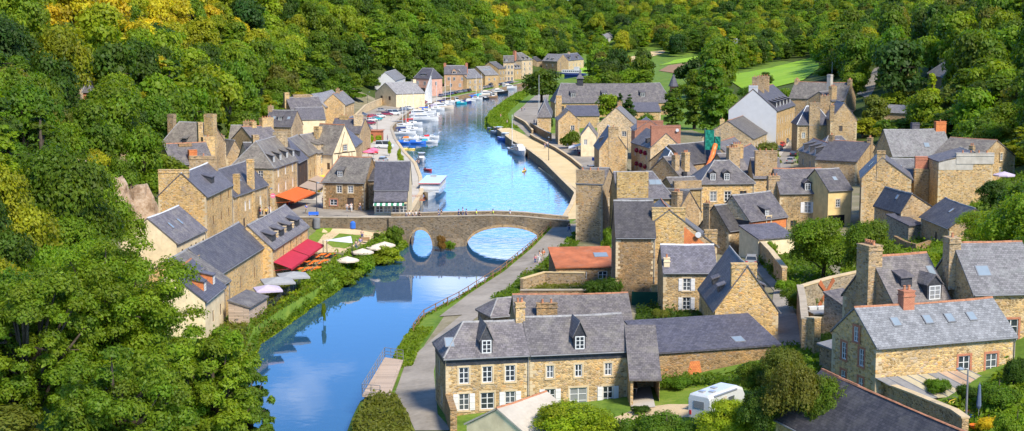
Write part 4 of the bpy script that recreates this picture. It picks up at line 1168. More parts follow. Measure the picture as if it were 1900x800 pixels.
h = H('grey stone outhouse between annexe and slate cottage', 'outhouse', 'outhouse', A=(1686,420), B=(1712,418), he=2.5, W=5, r=1.0, shed=True, wall='grey', roof='slate_blue').build()
h = H('big patched slate barn with an orange brick chimney', 'barn', A=(1656,290), B=(1768,288), he=6.0, W=9, r=4.8, wall='ochre', roof='slate_light', ridge='ridge_grey')
h.skylight('F',[.62],.28,1.2,1.2).stack(.94,.5,2.2,1.0,6.4,'orange_tile',1).stack(.6,.75,1.6,.9,6.0,'slate_blue',0).build()
h = H('slate house behind a massive brick-topped chimney stack', A=(1652,337), B=(1742,338), he=6.0, W=8, r=3.4, wall='ochre', roof='slate_light')
h.stack(.62,-.05,2.4,1.4,2.2,'dun',0,base=-4,cap=True).stack(.62,.0,2.0,1.0,4.2,'brick',0,base=8.2).skylight('F',[.22],.5,1.0,1.0).build()
h = H('blank stone gable wall of a house with cement upper band', A=(1742,302), B=(1842,302), he=8.2, W=8, r=1.6, gable=True, wall='ochre', roof='slate', rp=.35, over=.02)
h.panel([(.0,7.0),(5.6,7.0),(5.6,9.2),(.0,8.4)],'cement','G',name='render_band').stack(.03,.33,.7,6.2,1.5,'cement',4,base=8).build()
h = H('stone gable cottage with two gable windows above a lilac parasol', 'cottage', A=(1812,300), B=(1883,290), he=4.8, W=9, r=3.2, gable=True, wall='ochre', roof='slate_warm', ridge='ridge_red')
h.win('G',[.62],4.4,.9,1.3).win('G',[.62],1.9,.9,1.3).panel([(0,0),(1.4,0),(1.4,4.8),(0,4.8)],'hung','G',name='slate_cladding').panel([(1.4,0),(2.1,0),(2.1,4.4),(1.4,4.4)],'brick','G',proud=.05,name='brick_quoin').stack(.15,.95,.8,.8,2.6,'dun',2).build()
h = H('stone gable house with twin chimneys right of the mansard pair', A=(1590,301), B=(1640,288), he=4.8, W=9, r=3.4, gable=True, wall='dun', roof='slate', ridge='ridge_red')
h.stack(.03,.5,.9,1.4,4.4,'dun',2).stack(.97,.5,.9,1.4,4.6,'dun',2).win('K',[.3,.6],1.6,.7,1.3).build()
h = H('mansard slate house with three white dormers above the uphill street', A=(1482,278), B=(1526,293), he=4.6, W=7, r=2.6, wall='pale', roof='slate', ridge='ridge_red')
h.dormer('F',[.2,.45,.7],.1,1.1,1.5,'s','frame').win('F',[.2,.5,.8],1.4,.9,1.5).build()
h = H('shallow slate roof house with dark slated front behind a leafy tree', A=(1527,277), B=(1583,277), he=5.0, W=8, r=2.6, hip=(2,2), wall='dun', roof='slate')
h.band('hung',2.5,5).skylight('F',[.55],.5,1,1).build()
h = H('square hipped stone house with a tall chimney up its front', A=(1480,231), B=(1543,231), he=7.5, W=8, r=4.4, hip=(3,3), wall='dun', roof='slate_blue', ridge='ridge_white')
h.stack(.49,.02,2.8,1.0,5.6,'dun',1,base=0).win('F',[.18],3.9,.9,1.5).stack(.95,.9,2.6,1,7,'dun',3).build()
h = H('slate gabled house behind the hipped house with the chimney front', A=(1541,222), B=(1590,222), he=8.5, W=9, r=4.2, wall='dun', roof='slate', gable=True)
h.stack(.03,.95,.9,1.1,3.6,'dun',2).dormer('F',[.2],.8,1.2,1,'s',None).win('G',[.4],5.5,.9,1.4,'d').build()
h = H('upper stone house with long slate roof beside the climbing road', A=(1568,185), B=(1588,181), he=6, W=17, r=4.6, gable=True, wall='dun', roof='slate_warm', ridge='ridge_red')
h.stack(.02,.5,.9,2.6,5.6,'dun',4).stack(.97,.5,.9,2.6,5.4,'dun',3).dormer('F',[.35,.55,.75],.6,1.2,1.2,'s','frame').build()
h = H('stone house front with red-tiled chimney beside the white mast', A=(1542,188), B=(1566,186), he=7.5, W=8, r=2.5, wall='dun', roof='slate')
h.stack(.3,.1,3.0,1.0,4.2,'dun',4,base=0).stack(.8,.5,1.4,1.2,7.4,'cement',0).build()
h = H('white gabled house with a row of five dormers above the parked cars', A=(1441,206), B=(1475,194.5), he=10.5, W=13, r=5.6, wall='ochre', roof='slate', ridge='ridge_red')
h.panel([(0,-1),(13,-1),(13,10.4),(6.5,16.0),(0,10.4)],'white','S',name='white_gable').win('F',[.1,.22,.34,.5,.62,.74,.88],6.6,.9,1.7,'n').win('F',[.1,.22,.34,.5,.62,.74,.88],2.6,.9,1.9,'n').dormer('F',[.12,.3,.48,.66,.84],.7,1.3,1.4,'s','frame').stack(.25,.5,1.1,3.2,8.6,'dun',4).stack(.5,.5,1.1,3.2,8.6,'dun',4).stack(.02,.5,.5,2.4,6.6,'white',3).build(); WH = h
h = H('low slate hall with a row of tall windows beside the uphill street', 'hall', A=(1396,258), B=(1445,236), he=5.0, W=13, r=4.4, wall='pale', roof='slate_warm', ridge='ridge_red')
h.win('F',[.08,.2,.32,.44,.56,.68,.8,.92],1.0,1.0,2.8,'n').stack(.12,.68,1.0,1.0,4.4,'render',1).stack(.75,.3,.6,.6,4.2,'slate_dark',0).build()
h = H('small slate house below the hall with a white skylight', A=(1357,293), B=(1392,281), he=4.6, W=8, r=3.2, wall='dun', roof='slate', ridge='ridge_red')
h.skylight('F',[.35,.6],.5,.7,1.0).win('F',[.5],1.5,.9,1.3).stack(.05,.5,1.4,1.6,4.6,'pale',0).build()
h = H('dark corrugated roof building with green netted scaffolding', 'building', A=(1276,305), B=(1350,296), he=6, W=10, r=3.6, wall='dun', roof='slate_dark').build(); SCAF = h
h = H('slate gable roof behind the inn with orange ridge tiles', A=(1392,318), B=(1427,300), he=5.2, W=8, r=3.6, wall='dun', roof='slate', ridge='pot')
h.stack(.02,.5,1.2,1.6,4.8,'lichen',0).build()
h = H('stone house with a cluster of four tall chimneys beside the inn', A=(1352,322), B=(1392,320), he=7, W=8, r=3.2, wall='dun', roof='slate')
h.stack(.3,.1,2.4,1.0,4.6,'dun',4).stack(.8,.4,2.2,1.0,5.0,'ochre',4).build()
h = H('stone house with a great ivy-stained chimney between the inn and the street tree', A=(1398,330), B=(1450,330), he=6.5, W=7, r=3.2, wall='ochre', roof='slate')
h.stack(.45,.1,4.0,1.2,4.8,'dun',3,base=0).build()
h = H('low stone house with steep slate gables in front of the inn', A=(1256,398), B=(1300,392), he=5.2, W=8, r=3.4, gable=True, wall='dun', roof='slate_warm', ridge='ridge_grey').stack(.1,.85,1.3,1.2,3.4,'dun',3).build()
h = H('dark gabled slate house squeezed beside the inn forecourt', A=(1298,420), B=(1352,428), he=4.0, W=10, r=3.4, gable=True, wall='dun', roof='slate_dark', ridge='ridge_grey').stack(.02,.75,.8,1.3,3.6,'dun',2).build()
# ---- right quay
h = H('quay house with flared hip roof and a chimney up the middle of its gable', A=(1112,278), B=(1164,276), yaw=2, he=6.6, W=13, r=4.6, hip=(0,0), gable=True, wall='ochre', roof='slate_blue', ridge='ridge_white')
h.stack(.03,.5,1.0,2.3,5.2,'ochre',1,base=0).win('K',[.25,.5,.75],3.8,.9,1.7,'n').win('K',[.25,.5,.75],.7,1.0,1.9,'n').dormer('K',[.45],.6,1.3,1.1,'s',None).build()
h = H('cafe house with cream upper floor and a white awning', 'cafe', A=(1078,252), B=(1106,252), yaw=-4, he=5.6, W=13, r=2.6, gable=True, wall='cream', roof='slate_warm')
h.win('K',[.2,.4,.6,.8],3.2,.9,1.6,'n').awning('K',.35,.85,2.9,3.4,.9,'frame').win('G',[.3],3.2,.9,1.4,'n').build()
h = H('wide stone gable house behind the quay cafe', A=(1108,232), B=(1178,236), yaw=-8, he=6.6, W=15, r=4.8, gable=True, wall='pale', roof='slate_warm', ridge='ridge_red')
h.win('G',[.72],3.5,1.3,1.4).stack(.98,.5,.9,1.3,5.6,'dun',1).build()
h = H('stone gable house with a tall back chimney and creeper, by the quay', A=(1036,224), B=(1075,222), yaw=2, he=7.0, W=13, r=2.9, gable=True, wall='ochre', roof='slate_warm')
h.win('G',[.68],4.0,1.1,1.6).win('G',[.68],.9,1.1,1.6).win('K',[.2,.4,.6,.8],1.0,.8,1.2,'d').stack(.93,.85,1.6,1.6,6.5,'gold',0,base=0).build()
h = H('slate-roofed annexe at the river end of the old abbey', A=(997,216), B=(1022,217), yaw=-2, he=5.2, W=34, r=4.2, gable=True, hip=(3,0), wall='ochre', roof='slate').build()
h = H('long abbey building with a bell turret on its great slate roof', 'abbey', 'abbey', A=(1030,191), B=(1246,190), he=5.6, W=16, r=6.6, hip=(3,3), wall='ochre', roof='slate', ridge='ridge_grey')
h.dormer('F',[.16,.43,.76],2.2,2.0,1.6,'s','frame').win('F',[i/22+.02 for i in range(22)],2.2,1.0,2.2,'d').build(); ABB = h
h = H('low slate wing in front of the abbey left of the dark conifers', 'abbey wing', 'abbey_wing', A=(1054,216), B=(1112,216), he=4.0, W=14, r=2.6, shed=True, wall='ochre', roof='slate_blue').build()
h = H('low slate wing in front of the abbey right of the dark conifers', 'abbey wing', 'abbey_wing', A=(1178,208), B=(1226,208), he=4.0, W=12, r=2.4, shed=True, wall='ochre', roof='slate_blue').build()
h = H('stone house hung with red flower baskets below a great red-tiled gable', A=(1207,275), B=(1264,274), he=7.4, W=16, r=3.2, gable=True, wall='pale', roof='slate', ridge=None)
h.stack(.03,.5,.8,6.9,5.0,'red_tile',0,base=5.4).win('K',[.2,.5,.8],4.6,.9,1.6).win('K',[.2,.5,.8],1.4,.9,1.6).dormer('K',[.65],.6,1.3,1.1,'s',None).build(); RED = h
h = H('house with a broad brown-tiled party wall behind the red-tiled gable', A=(1178,243), B=(1234,243), he=7.5, W=12, r=2.6, gable=True, wall='red_tile', roof='slate').stack(.03,.5,.8,6.8,2.6,'red_tile',0,base=5).build()
h = H('hipped slate house with zinc ridges and three small dormers', A=(1226,321), B=(1268,322), yaw=0, he=5.4, W=13, r=4.0, gable=True, hip=(3.2,0), wall='ochre', roof='slate_warm', ridge='ridge_white')
h.dormer('K',[.86,.62,.38],.5,1.1,1.0,'s',None).win('G',[.3,.7],2.5,.8,1.3,'n').build()
h = H('double-chimneyed slate house right of the zinc-ridged hip roof', A=(1262,330), B=(1300,326), he=5.4, W=9, r=3.6, wall='dun', roof='slate')
h.stack(.1,.2,1.2,1.0,4.2,'dun',3).stack(.5,.15,1.4,1.0,4.6,'ochre',3).stack(.2,.0,1.0,.5,1.0,'hung',0).build()
h = H('long stone parapet house in front of the inn', A=(1250,352), B=(1302,350), he=7.0, W=6, r=1.6, wall='lichen', roof='slate_warm').stack(.5,.05,5.0,.8,1.4,'dun',0,cap=False).build()
# ---- right, up the near slope
h = H('stone house with red brick window surrounds and pale slate roof', A=(1626,645), B=(1884,624), he=5.0, W=7.0, r=2.6, wall='gold', roof='slate_pale', ridge='ridge_red')
h.win('F',[.63,.83],1.9,1.15,1.75,'rb').win('S',[.28,.68],2.9,.8,1.5,'rb').win('S',[.28,.68],.4,.8,1.5,'rb').win('S',[.58],4.9,.75,1.3,'rb').skylight('F',[.22,.45,.61,.77],.42,.85,1.05).stack(.36,.48,1.1,.9,3.9,'brick',2)
h.build(); R1 = h
h = H('slate house with one big white dormer and a tall twin-pot chimney', A=(1664,577), B=(1768,568), he=5.2, W=8.5, r=4.2, wall='dun', roof='slate', ridge='ridge_red')
h.stack(-.02,.5,1.5,1.9,5.4,'dun',4,base=2,pcol='pot').dormer('F',[.72],.5,1.6,1.5,'g',peak=.8).dormer('F',[.35],1.6,1.2,1.0,'s',None).skylight('F',[.92],.55,.8,1.1).build()
h = H('large stone house with mottled roof and pale roof window, half out of frame', A=(1806,546), B=(1935,543), he=5.4, W=9.5, r=3.8, wall='ochre', roof='slate_light', ridge='ridge_red')
h.win('F',[.56],1.0,1.4,2.0,'rb').skylight('F',[.26],.3,1.3,1.3).stack(-.02,.5,1.1,1.5,4.4,'dun',1).build()
h = H('long dark slate barn roof dropping towards the pine trees', 'barn', at=(20.7,115.0,5.0), yaw=-71, L=26, he=3.6, W=8, r=3.4, wall='dun', roof='slate_dark', ridge='ridge_red').build()
h = H('corrugated grey outhouse with two clear panels in its roof', 'outhouse', 'outhouse', A=(1521,640), B=(1592,668), he=2.6, W=7, r=1.0, shed=True, wall='dun', roof='sheet')
h.skylight('F',[.45,.75],.45,1.2,1.2).build()
h = H('small slate lean-to in the corner of the windmill-sail courtyard', 'lean-to', 'lean_to', A=(1588,585), B=(1622,578), he=2.6, W=4, r=1.6, shed=True, wall='grey', roof='slate').build()
h = H('little cream tiled outhouse with orange hips beside the long house', 'outhouse', 'outhouse', A=(866,788), B=(980,812), he=2.3, W=7, r=1.8, gable=True, wall='cream', roof='paving', ridge='pot').build()
# ---- left bank
h = H('tall golden stone house with three storeys of small windows', A=(382,365), B=(430,342), he=9.0, W=7.4, r=3.5, wall='gold', roof='slate_blue', ridge='ridge_white')
h.win('F',[.26,.56,.86],7.0,.75,1.35,'d').win('F',[.26,.56,.86],4.1,.75,1.35,'d').win('F',[.2,.86],1.0,.75,1.4,'d').door('F',[.52],1.0,2.2).dormer('F',[.5],1.0,2.0,1.1,'s',None).stack(.03,.68,.9,4.6,4.0,'gold',0,base=8).stack(.97,.6,.8,4.6,4.6,'dun',1,base=8).build(); LT = h
h = H('slate-roofed building with tall dark windows beside the golden house', A=(327,452), B=(381,426), he=4.6, W=8, r=3.4, wall='cream', roof='slate', ridge='ridge_white')
h.win('F',[.2,.5,.66,.92],1.0,.9,2.4,'d').skylight('F',[.3,.6],.4,.7,1.2).build()
h = H('cottage with brick-cheeked dormers half hidden by the big ash', 'cottage', A=(380,560), B=(416,531), he=4.4, W=8, r=3.2, wall='cream', roof='slate_blue', ridge='pot')
h.dormer('F',[.3,.75],.7,1.2,1.2,'s','frame',cheek='orange_tile').win('F',[.4,.8],1.2,.8,1.4,'d').build()
hw = dict(he=4.6, W=7.0, r=3.2, wall='gold')
M['crimson'] = m_plain('crimson_canvas', (0.38,0.03,0.05), 0.8, 0.1, var=0.1); M['orange_canvas'] = m_plain('orange_canvas', (0.56,0.115,0.03), 0.8, 0.1, var=0.08)
M['tan_canvas'] = m_plain('tan_canvas', (0.33,0.25,0.19), 0.8, 0.1, var=0.1); M['yellow_canvas'] = m_plain('yellow_canvas', (0.72,0.42,0.03), 0.8, 0.1, var=0.1)
M['striped'] = m_stripes('green_stripe_canvas', (0.75,0.74,0.70), (0.05,0.25,0.13), 0.5)
h = H('waterside restaurant with four slate dormers and crimson awnings', 'restaurant', A=(505,462), B=(571,419.5), roof='slate', ridge='ridge_grey', **hw)
h.win('F',[.3,.5,.66,.8],2.4,.6,1.5,'d').dormer('F',[.14,.36,.58,.8],.5,2.3,1.1,'s',None).stack(.26,.12,.5,.5,1.6,'pale',0).stack(.48,.12,.5,.5,1.6,'pale',0).stack(.69,.12,.5,.5,1.6,'pale',0).build(); REST = h
def along(back, left): return (h.o.x - h.d.x*back - h.d.y*left, h.o.y - h.d.y*back + h.d.x*left, REST.z0)
yw = math.degrees(REST.rz); h = REST
P1 = along(33, -0.3); P2 = along(24, 1.4)
h = H('waterside gable building with one arched window by the wooden hut', at=P1, yaw=yw, L=9, he=4.4, W=10.5, r=3.7, wall='gold', roof='slate_warm')
h.win('F',[.45],1.5,1.0,1.6,'d').dormer('F',[.3],1.6,2.0,1.0,'s',None).stack(.45,.3,.8,.6,2.2,'pale',0).build()
h = H('middle section of the waterside restaurant row, plain roof', at=P2, yaw=yw, L=24.2, he=4.9, W=6.8, r=3.3, wall='gold', roof='slate', ridge='ridge_grey')
h.win('F',[.25,.5,.8],1.2,.6,1.6,'d').stack(.02,.4,.9,.9,2.4,'dun',0).build()
REST.awning('F',.02,.5,2.6,2.6,.9,'crimson').awning('F',.52,.98,2.6,2.6,.9,'crimson')
h = H('timber hut with a small slate roof at the terrace railing', 'hut', 'timber_hut', A=(462,572), B=(495,552), he=2.4, W=2.6, r=.7, shed=True, wall='boards', roof='slate_warm').build()
h = H('street house with twin front chimneys and a striped menu board', A=(432,365), B=(496,342), he=6.6, W=8, r=4.0, wall='ochre', roof='slate', ridge='ridge_grey')
h.stack(.16,.04,1.0,.9,3.4,'gold',0,base=0).stack(.56,.04,1.2,1.0,5.2,'gold',0,base=0).win('F',[.34,.46,.78],3.4,.8,1.6,'p').door('F',[.3,.84],1.1,2.2).skylight('F',[.38,.46],.35,.5,1.1).build(); MENU = h
h = H('big corner house with three storeys and an orange cafe awning', A=(507,311), B=(551,296), he=8.0, W=8, r=4.4, hip=(2.6,0), wall='gold', roof='slate_warm', ridge='ridge_grey')
h.win('F',[.2,.5,.8],6.0,.8,1.5,'p').win('F',[.2,.5,.8],3.1,.8,1.6,'p').win('S',[.7],5.8,.9,1.6,'n').win('S',[.7],2.8,.9,1.6,'n').dormer('F',[.15,.42,.7],.6,1.3,1.2,'s','frame').dormer('F',[.95],.5,1.2,1.2,'s','frame').stack(.99,.4,1.0,2.6,5.2,'pale',0).awning('F',.05,.98,2.7,3.6,1.0,'orange_canvas').build(); CORN = h
h = H('narrow house with dark timbered upper floors', A=(552,302), B=(570,292.5), he=7.4, W=9, r=4.4, wall='timber', roof='slate_blue')
h.win('F',[.3,.7],5.2,.8,1.3,'d').win('F',[.3,.7],2.8,.8,1.3,'d').dormer('F',[.5],.6,1.6,1.2,'s',None).awning('F',.05,.98,2.6,3.4,.8,'tan_canvas').build()
h = H('yellow stone house with flower boxes beside the timbered one', A=(570.5,289), B=(587,281.5), he=7.6, W=8, r=3.4, wall='gold', roof='slate_warm')
h.win('F',[.3,.75],5.4,.8,1.4,'d').win('F',[.3,.75],2.8,.8,1.5,'d').awning('F',.05,.98,2.5,3.0,.7,'tan_canvas').build()
h = H('cream-fronted house with tall stone dormers by the timbered gable', A=(587.5,284), B=(614,279), he=7.4, W=8, r=3.6, wall='pale', roof='slate_warm')
h.win('F',[.35,.55,.8],5.0,.8,1.5,'n').win('F',[.35,.6],2.4,.8,1.6,'n').dormer('F',[.3,.6],.3,1.2,1.3,'s',None,cheek='pale').awning('F',.05,.7,2.4,3.0,.7,'yellow_canvas').build()
h = H('steep-roofed house with a yellow half-timbered gable', A=(573,283), yaw=-32, B=(618,286), he=7.0, W=8, r=5.8, wall='cream', roof='slate_warm', ridge='ridge_red')
h.win('R',[.5],7.4,1.4,1.3).panel([(1.0,4.4),(1.15,4.4),(4.1,11.4),(3.95,11.4)],'timber','R',name='timber').panel([(.3,6.9),(7.7,6.9),(7.7,7.1),(.3,7.1)],'timber','R',name='timber').panel([(.3,4.4),(7.7,4.4),(7.7,4.6),(.3,4.6)],'timber','R',name='timber')
for q in (1.6,2.6,5.4,6.4): h.panel([(q,4.6),(q+.14,4.6),(q+.14,6.9),(q,6.9)],'timber','R',name='timber')
h.win('F',[.8],3.6,.8,1.4,'d').stack(.1,.3,1.4,1.2,5.4,'gold',0).build()
h = H('brown stone house with one dormer on the bridge square', A=(599,337), B=(677,339), he=5.2, W=8.5, r=4.2, wall='brown', roof='slate_warm', ridge='ridge_red', hip=(2.0,0))
h.win('F',[.39,.66],3.2,1.0,1.3).win('F',[.25],.8,1.4,1.1,'rb').door('F',[.65],1.3,2.3).win('R',[.4],4.6,.6,1.2,'d').win('R',[.4],1.8,.6,1.2,'d').dormer('F',[.38],.8,1.2,1.2,'s','frame').stack(.85,.9,.9,3.0,3.0,'brown',0).build(); BS = h
h = H('blue slate crepe house with a glazed front and green striped awning', 'house', A=(694,352), B=(758,352), he=4.6, W=9, r=4.6, wall='cream', roof='slate_blue', ridge='ridge_grey')
h.win('F',[.15,.38,.62,.85],.4,1.3,1.6,'n').awning('F',.02,.98,4.4,2.6,1.5,'slate_blue',name='lower_roof').awning('F',.02,.9,2.7,3.2,.4,'striped').build()
h = H('dark slate house tucked behind the crepe house roof', A=(680,335), B=(702,334), he=5.6, W=9, r=3.2, wall='dun', roof='slate_dark').build()
# left town, behind the street
h = H('broad old slate house with a square chimney at each end', A=(299,269), B=(373,272), he=5.5, W=9, r=4.4, wall='dun', roof='slate_warm', ridge='ridge_grey', hip=(1.5,0))
h.stack(1.06,.3,2.2,1.4,6.4,'gold',0).stack(-.04,.5,1.4,1.2,6.0,'dun',0).dormer('F',[.55],.4,1.0,1.0,'s',None).build()
h = H('long slate roof with an orange brick chimney behind the golden house', A=(318,306), B=(396,302), he=5.5, W=9, r=3.6, wall='dun', roof='slate', ridge='ridge_red')
h.stack(.52,.05,1.6,1.0,2.6,'orange_tile',0).stack(.48,.45,2.6,.9,3.6,'brown',0).stack(1.1,.6,2.4,1.4,4.6,'gold',1).stack(1.02,.9,1.0,.9,7.4,'gold',0).build()
h = H('small slate gabled house left of the half-timbered gable', A=(420,292), B=(452,290), he=5.0, W=8, r=3.4, wall='dun', roof='slate_warm', gable=True).stack(.4,.9,1.6,1.0,4.4,'dun',2).build()
h = H('half-timbered gable house behind the street with the menu board', A=(440,303), B=(465,312), he=6.5, W=9, r=4.4, gable=True, wall='cream', roof='slate_dark')
for q in (.9,1.7,2.5,3.3,4.1): h.panel([(q,4.4),(q+.13,4.4),(q+.13,8.0),(q,8.0)],'timber','G',name='timber')
h.panel([(.1,6.3),(5,6.3),(5,6.45),(.1,6.45)],'timber','G',name='timber').stack(.15,.1,1.2,1.2,6.2,'dun',0).build()
h = H('slate roof with brick-capped chimney behind the half-timbered gable', A=(424,262), B=(470,262), he=5.0, W=8, r=3.4, wall='dun', roof='slate_warm').stack(.75,.5,3.0,1.2,4.4,'dun',4).build()
h = H('row house roof with a wide pale chimney behind the corner house', A=(470,262), B=(520,258), he=6.5, W=8, r=3.0, wall='dun', roof='slate', ridge='ridge_red').stack(.9,.5,3.4,1.2,4.8,'gold',4).stack(.4,.5,1.2,1.2,4.0,'gold',2).build()
h = H('slate house with three little roof windows below the wood', A=(491,234), B=(541,235), he=5.2, W=8, r=4.0, wall='dun', roof='slate', ridge='ridge_grey')
h.dormer('F',[.5],1.4,1.2,1.0,'s','frame').skylight('F',[.25,.8],.4,.9,1.0).stack(.02,.5,1.2,1.2,5.2,'dun',1).build()
h = H('low blue slate hall with pale front behind the timbered gable', 'hall', A=(552,222), B=(604,221), he=4.6, W=9, r=3.2, wall='cream', roof='slate_blue')
h.door('F',[.7],1.4,2.4,'brownwood').build()
h = H('long slate house with broad chimney behind the blue slate hall', A=(540,205), B=(600,203), he=5.4, W=9, r=3.8, wall='dun', roof='slate').stack(.5,.55,6.0,1.2,4.6,'dun',0).stack(.02,.5,1.6,1.4,5.4,'gold',0).build()
h = H('stone house with zinc-grey roof and gable end to the far quay', A=(603,199), B=(640,190), he=5.6, W=9, r=4.2, wall='gold', roof='slate_light', ridge='ridge_grey')
h.win('F',[.5,.8],2.8,.8,1.4,'n').build()
h = H('stone house end-on to the parked cars at the inner quay', A=(640,195), B=(657,188), he=6.6, W=8, r=3.6, wall='ochre', roof='slate_warm', ridge='ridge_red')
h.win('F',[.3,.7],4,.8,1.4,'n').win('F',[.3,.7],1.2,.8,1.4,'n').stack(.5,.5,1.8,1.2,4.8,'dun',2).build()
h = H('slate house with pale chimney beside the inner quay', A=(612,246), B=(668,247), he=5.4, W=9, r=3.4, wall='dun', roof='slate', ridge='ridge_red')
h.stack(.85,.3,2.2,1.4,4.6,'pale',0).stack(.3,.5,2.4,1.0,4.2,'gold',2).build()
h = H('small stone gable house on the inner quay square', A=(655,274), B=(671,262), he=5.4, W=8, r=3.4, wall='dun', roof='slate_blue')
h.win('F',[.3,.7],3.2,.8,1.3,'d').door('F',[.5],1.0,2.1).build()
h = H('low slate house with blue roof at the edge of the inner car park', A=(655,241), B=(676,232), he=4.0, W=7, r=2.6, wall='dun', roof='slate_blue').build()
# far left quay
fa = dict(far=True)
h = H('cream gabled cottage above the quay road wall', 'cottage', A=(696,172), B=(735,175), he=4.4, W=14, r=4.2, gable=True, wall='cream', roof='slate_light', **fa)
h.win('G',[.32],1.0,1.4,2.4,'d').win('G',[.7],1.8,1.4,1.6,'d').stack(.98,.5,1.4,1.6,5.2,'cream',0).build()
h = H('white house with a grey roof behind the cream cottage', A=(733,150), B=(752,144), he=7.0, W=9, r=3.6, wall='white', roof='slate_light', **fa).win('F',[.25,.5,.75],4.4,.9,1.6,'n').win('F',[.25,.5,.75],1.2,.9,1.6,'n').build()
h = H('pink house with a dark mansard roof on the far quay', A=(768,145), B=(797,146), he=6.6, W=9, r=4.4, hip=(1.5,1.5), wall='pink', roof='slate_blue', ridge='ridge_grey', **fa)
h.win('F',[.25,.7],3.6,1.4,1.7,'n').win('F',[.45],.3,5.0,2.0,'d').win('R',[.5],3.4,1.2,1.7,'n').dormer('F',[.5],1.0,3.4,1.0,'s','frame').build()
h = H('brown brick house with two end chimneys on the far quay', A=(824,138), B=(866,138), he=7.0, W=10, r=4.0, wall='tanbrick', roof='slate_blue', **fa)
h.win('F',[.2,.45,.8],4.0,1.1,1.6,'n').win('F',[.3,.7],.8,1.2,1.7,'n').dormer('F',[.45],.2,2.2,1.4,'g','frame',1.2,cheek='tanbrick').stack(.02,.5,1.2,1.4,5.2,'brick',2).stack(.98,.5,1.2,1.4,5.2,'brick',2).build()
h = H('grey-roofed stone house between the brown brick house and the warehouse', A=(866,146), B=(896,144), he=6.2, W=10, r=4.0, wall='ochre', roof='slate_light', **fa)
h.win('F',[.2,.5,.8],3.6,1.0,1.5,'n').win('F',[.2,.5,.8],.8,1.0,1.6,'n').build()
h = H('quay warehouse with roof windows and a plain stone front', 'warehouse', A=(900,140), B=(925,139), he=6.2, W=13, r=4.2, wall='ochre', roof='slate_light', **fa)
h.win('F',[.3,.7],3.4,1.0,1.3,'n').door('F',[.45],1.5,2.4).skylight('F',[.3,.5,.7],.5,1.2,1.2).build()
h = H('tall dark-gabled house beside the quay warehouse', A=(925,128), B=(938,127), he=8.4, W=11, r=3.4, wall='ochre', roof='slate_warm', **fa).win('F',[.3,.7],5.4,1,1.5,'n').win('F',[.3,.7],2.2,1,1.5,'n').build()
h = H('tall pale stone house with a slate dormer, quay end of the terrace', A=(934,116), B=(954,116), he=11.0, W=10, r=3.4, wall='pale', roof='slate_warm', **fa)
for z in (1.2,4.4,7.6): h.win('F',[.2,.5,.8],z,1.0,1.8,'n')
h.dormer('F',[.3],.5,1.6,1.3,'s','frame',cheek='hung').build()
h = H('low stone house in front of the tall hipped villa', A=(955,128), B=(972,127), he=6.0, W=9, r=3.4, wall='ochre', roof='slate_light', **fa).win('F',[.3,.7],3,1,1.5,'n').dormer('F',[.3,.6],.4,1.2,1.2,'s','frame').build()
h = H('tall hipped villa with mansard windows and a side chimney', 'villa', A=(968,112), B=(988,111), he=11, W=11, r=4.0, hip=(3,3), wall='pale', roof='slate_warm', **fa)
for z in (2.0,5.0,8.0): h.win('F',[.25,.75],z,1.0,1.7,'n')
h.stack(-.05,.4,1.6,1.4,5.2,'brick',2).dormer('F',[.3,.7],.3,1.3,1.2,'s','frame').build()
h = H('brown cottage with pale dormers on the wooded bend', 'cottage', A=(1006,113), B=(1034,114), he=4.6, W=10, r=4.4, wall='dun', roof='slate_light', **fa).dormer('F',[.3,.6],.6,1.4,1.2,'s','frame').win('F',[.3,.7],1.2,1.0,1.4,'n').build()
h = H('small dark roofed cottage left of the brown cottage on the bend', 'cottage', A=(996,114), B=(1006,113), he=3.6, W=8, r=2.6, wall='dun', roof='slate_dark', **fa).build()
h = H('twin-gabled pale house with white roof trim on the bend', A=(1050,113), B=(1083,110), he=6.2, W=9, r=4.2, wall='pale', roof='slate_blue', **fa).dormer('F',[.25,.7],.4,2.2,1.8,'g','frame',1.2).win('F',[.2,.4,.6,.8],2.4,1.0,1.6,'n').stack(.5,.5,1.4,1.2,5.2,'pale',2).build()
h = H('white house peeping from the wood at the end of the hill', A=(1126,71), B=(1141,68), he=7, W=9, r=4.0, wall='white', roof='slate_light', **fa).win('F',[.3,.7],3,1.2,1.6,'n').build()
h = H('cream farmhouse beyond the ploughed field', 'farmhouse', A=(1338,79), B=(1358,80), he=6, W=9, r=4, wall='white', roof='slate_light', **fa).win('F',[.2,.5,.8],2.5,1.2,1.6,'n').build()
h = H('pink-roofed barn beside the cream farmhouse', 'barn', A=(1357,84), B=(1372,84), he=4, W=8, r=3, wall='pale', roof='red_tile', **fa).build()
h = H('small hipped slate pavilion with one chimney among the left trees', 'pavilion', A=(203,262), B=(240,258), he=4.6, W=6, r=3.6, hip=(2.6,2.0), wall='dun', roof='slate_blue').stack(.72,.5,1.1,1.0,5.0,'dun',1).build()
h = H('tiny stone turret with a slate cap beside the garden terrace wall', 'turret', A=(154,168), B=(168,168), he=3.8, W=3.0, r=3.2, hip=(1.3,1.3), wall='brick', roof='slate').build()
h = H('long grey roofed shed among the right hand trees', 'shed', A=(1640,209), B=(1700,211), he=3.4, W=8, r=1.8, wall='dun', roof='slate_light').build()
h = H('dark thatched-looking cottage roof under the hillside trees', 'cottage', A=(1722,136), B=(1750,144), he=3.4, W=9, r=3.4, hip=(2,2), wall='dun', roof='slate_warm').build()
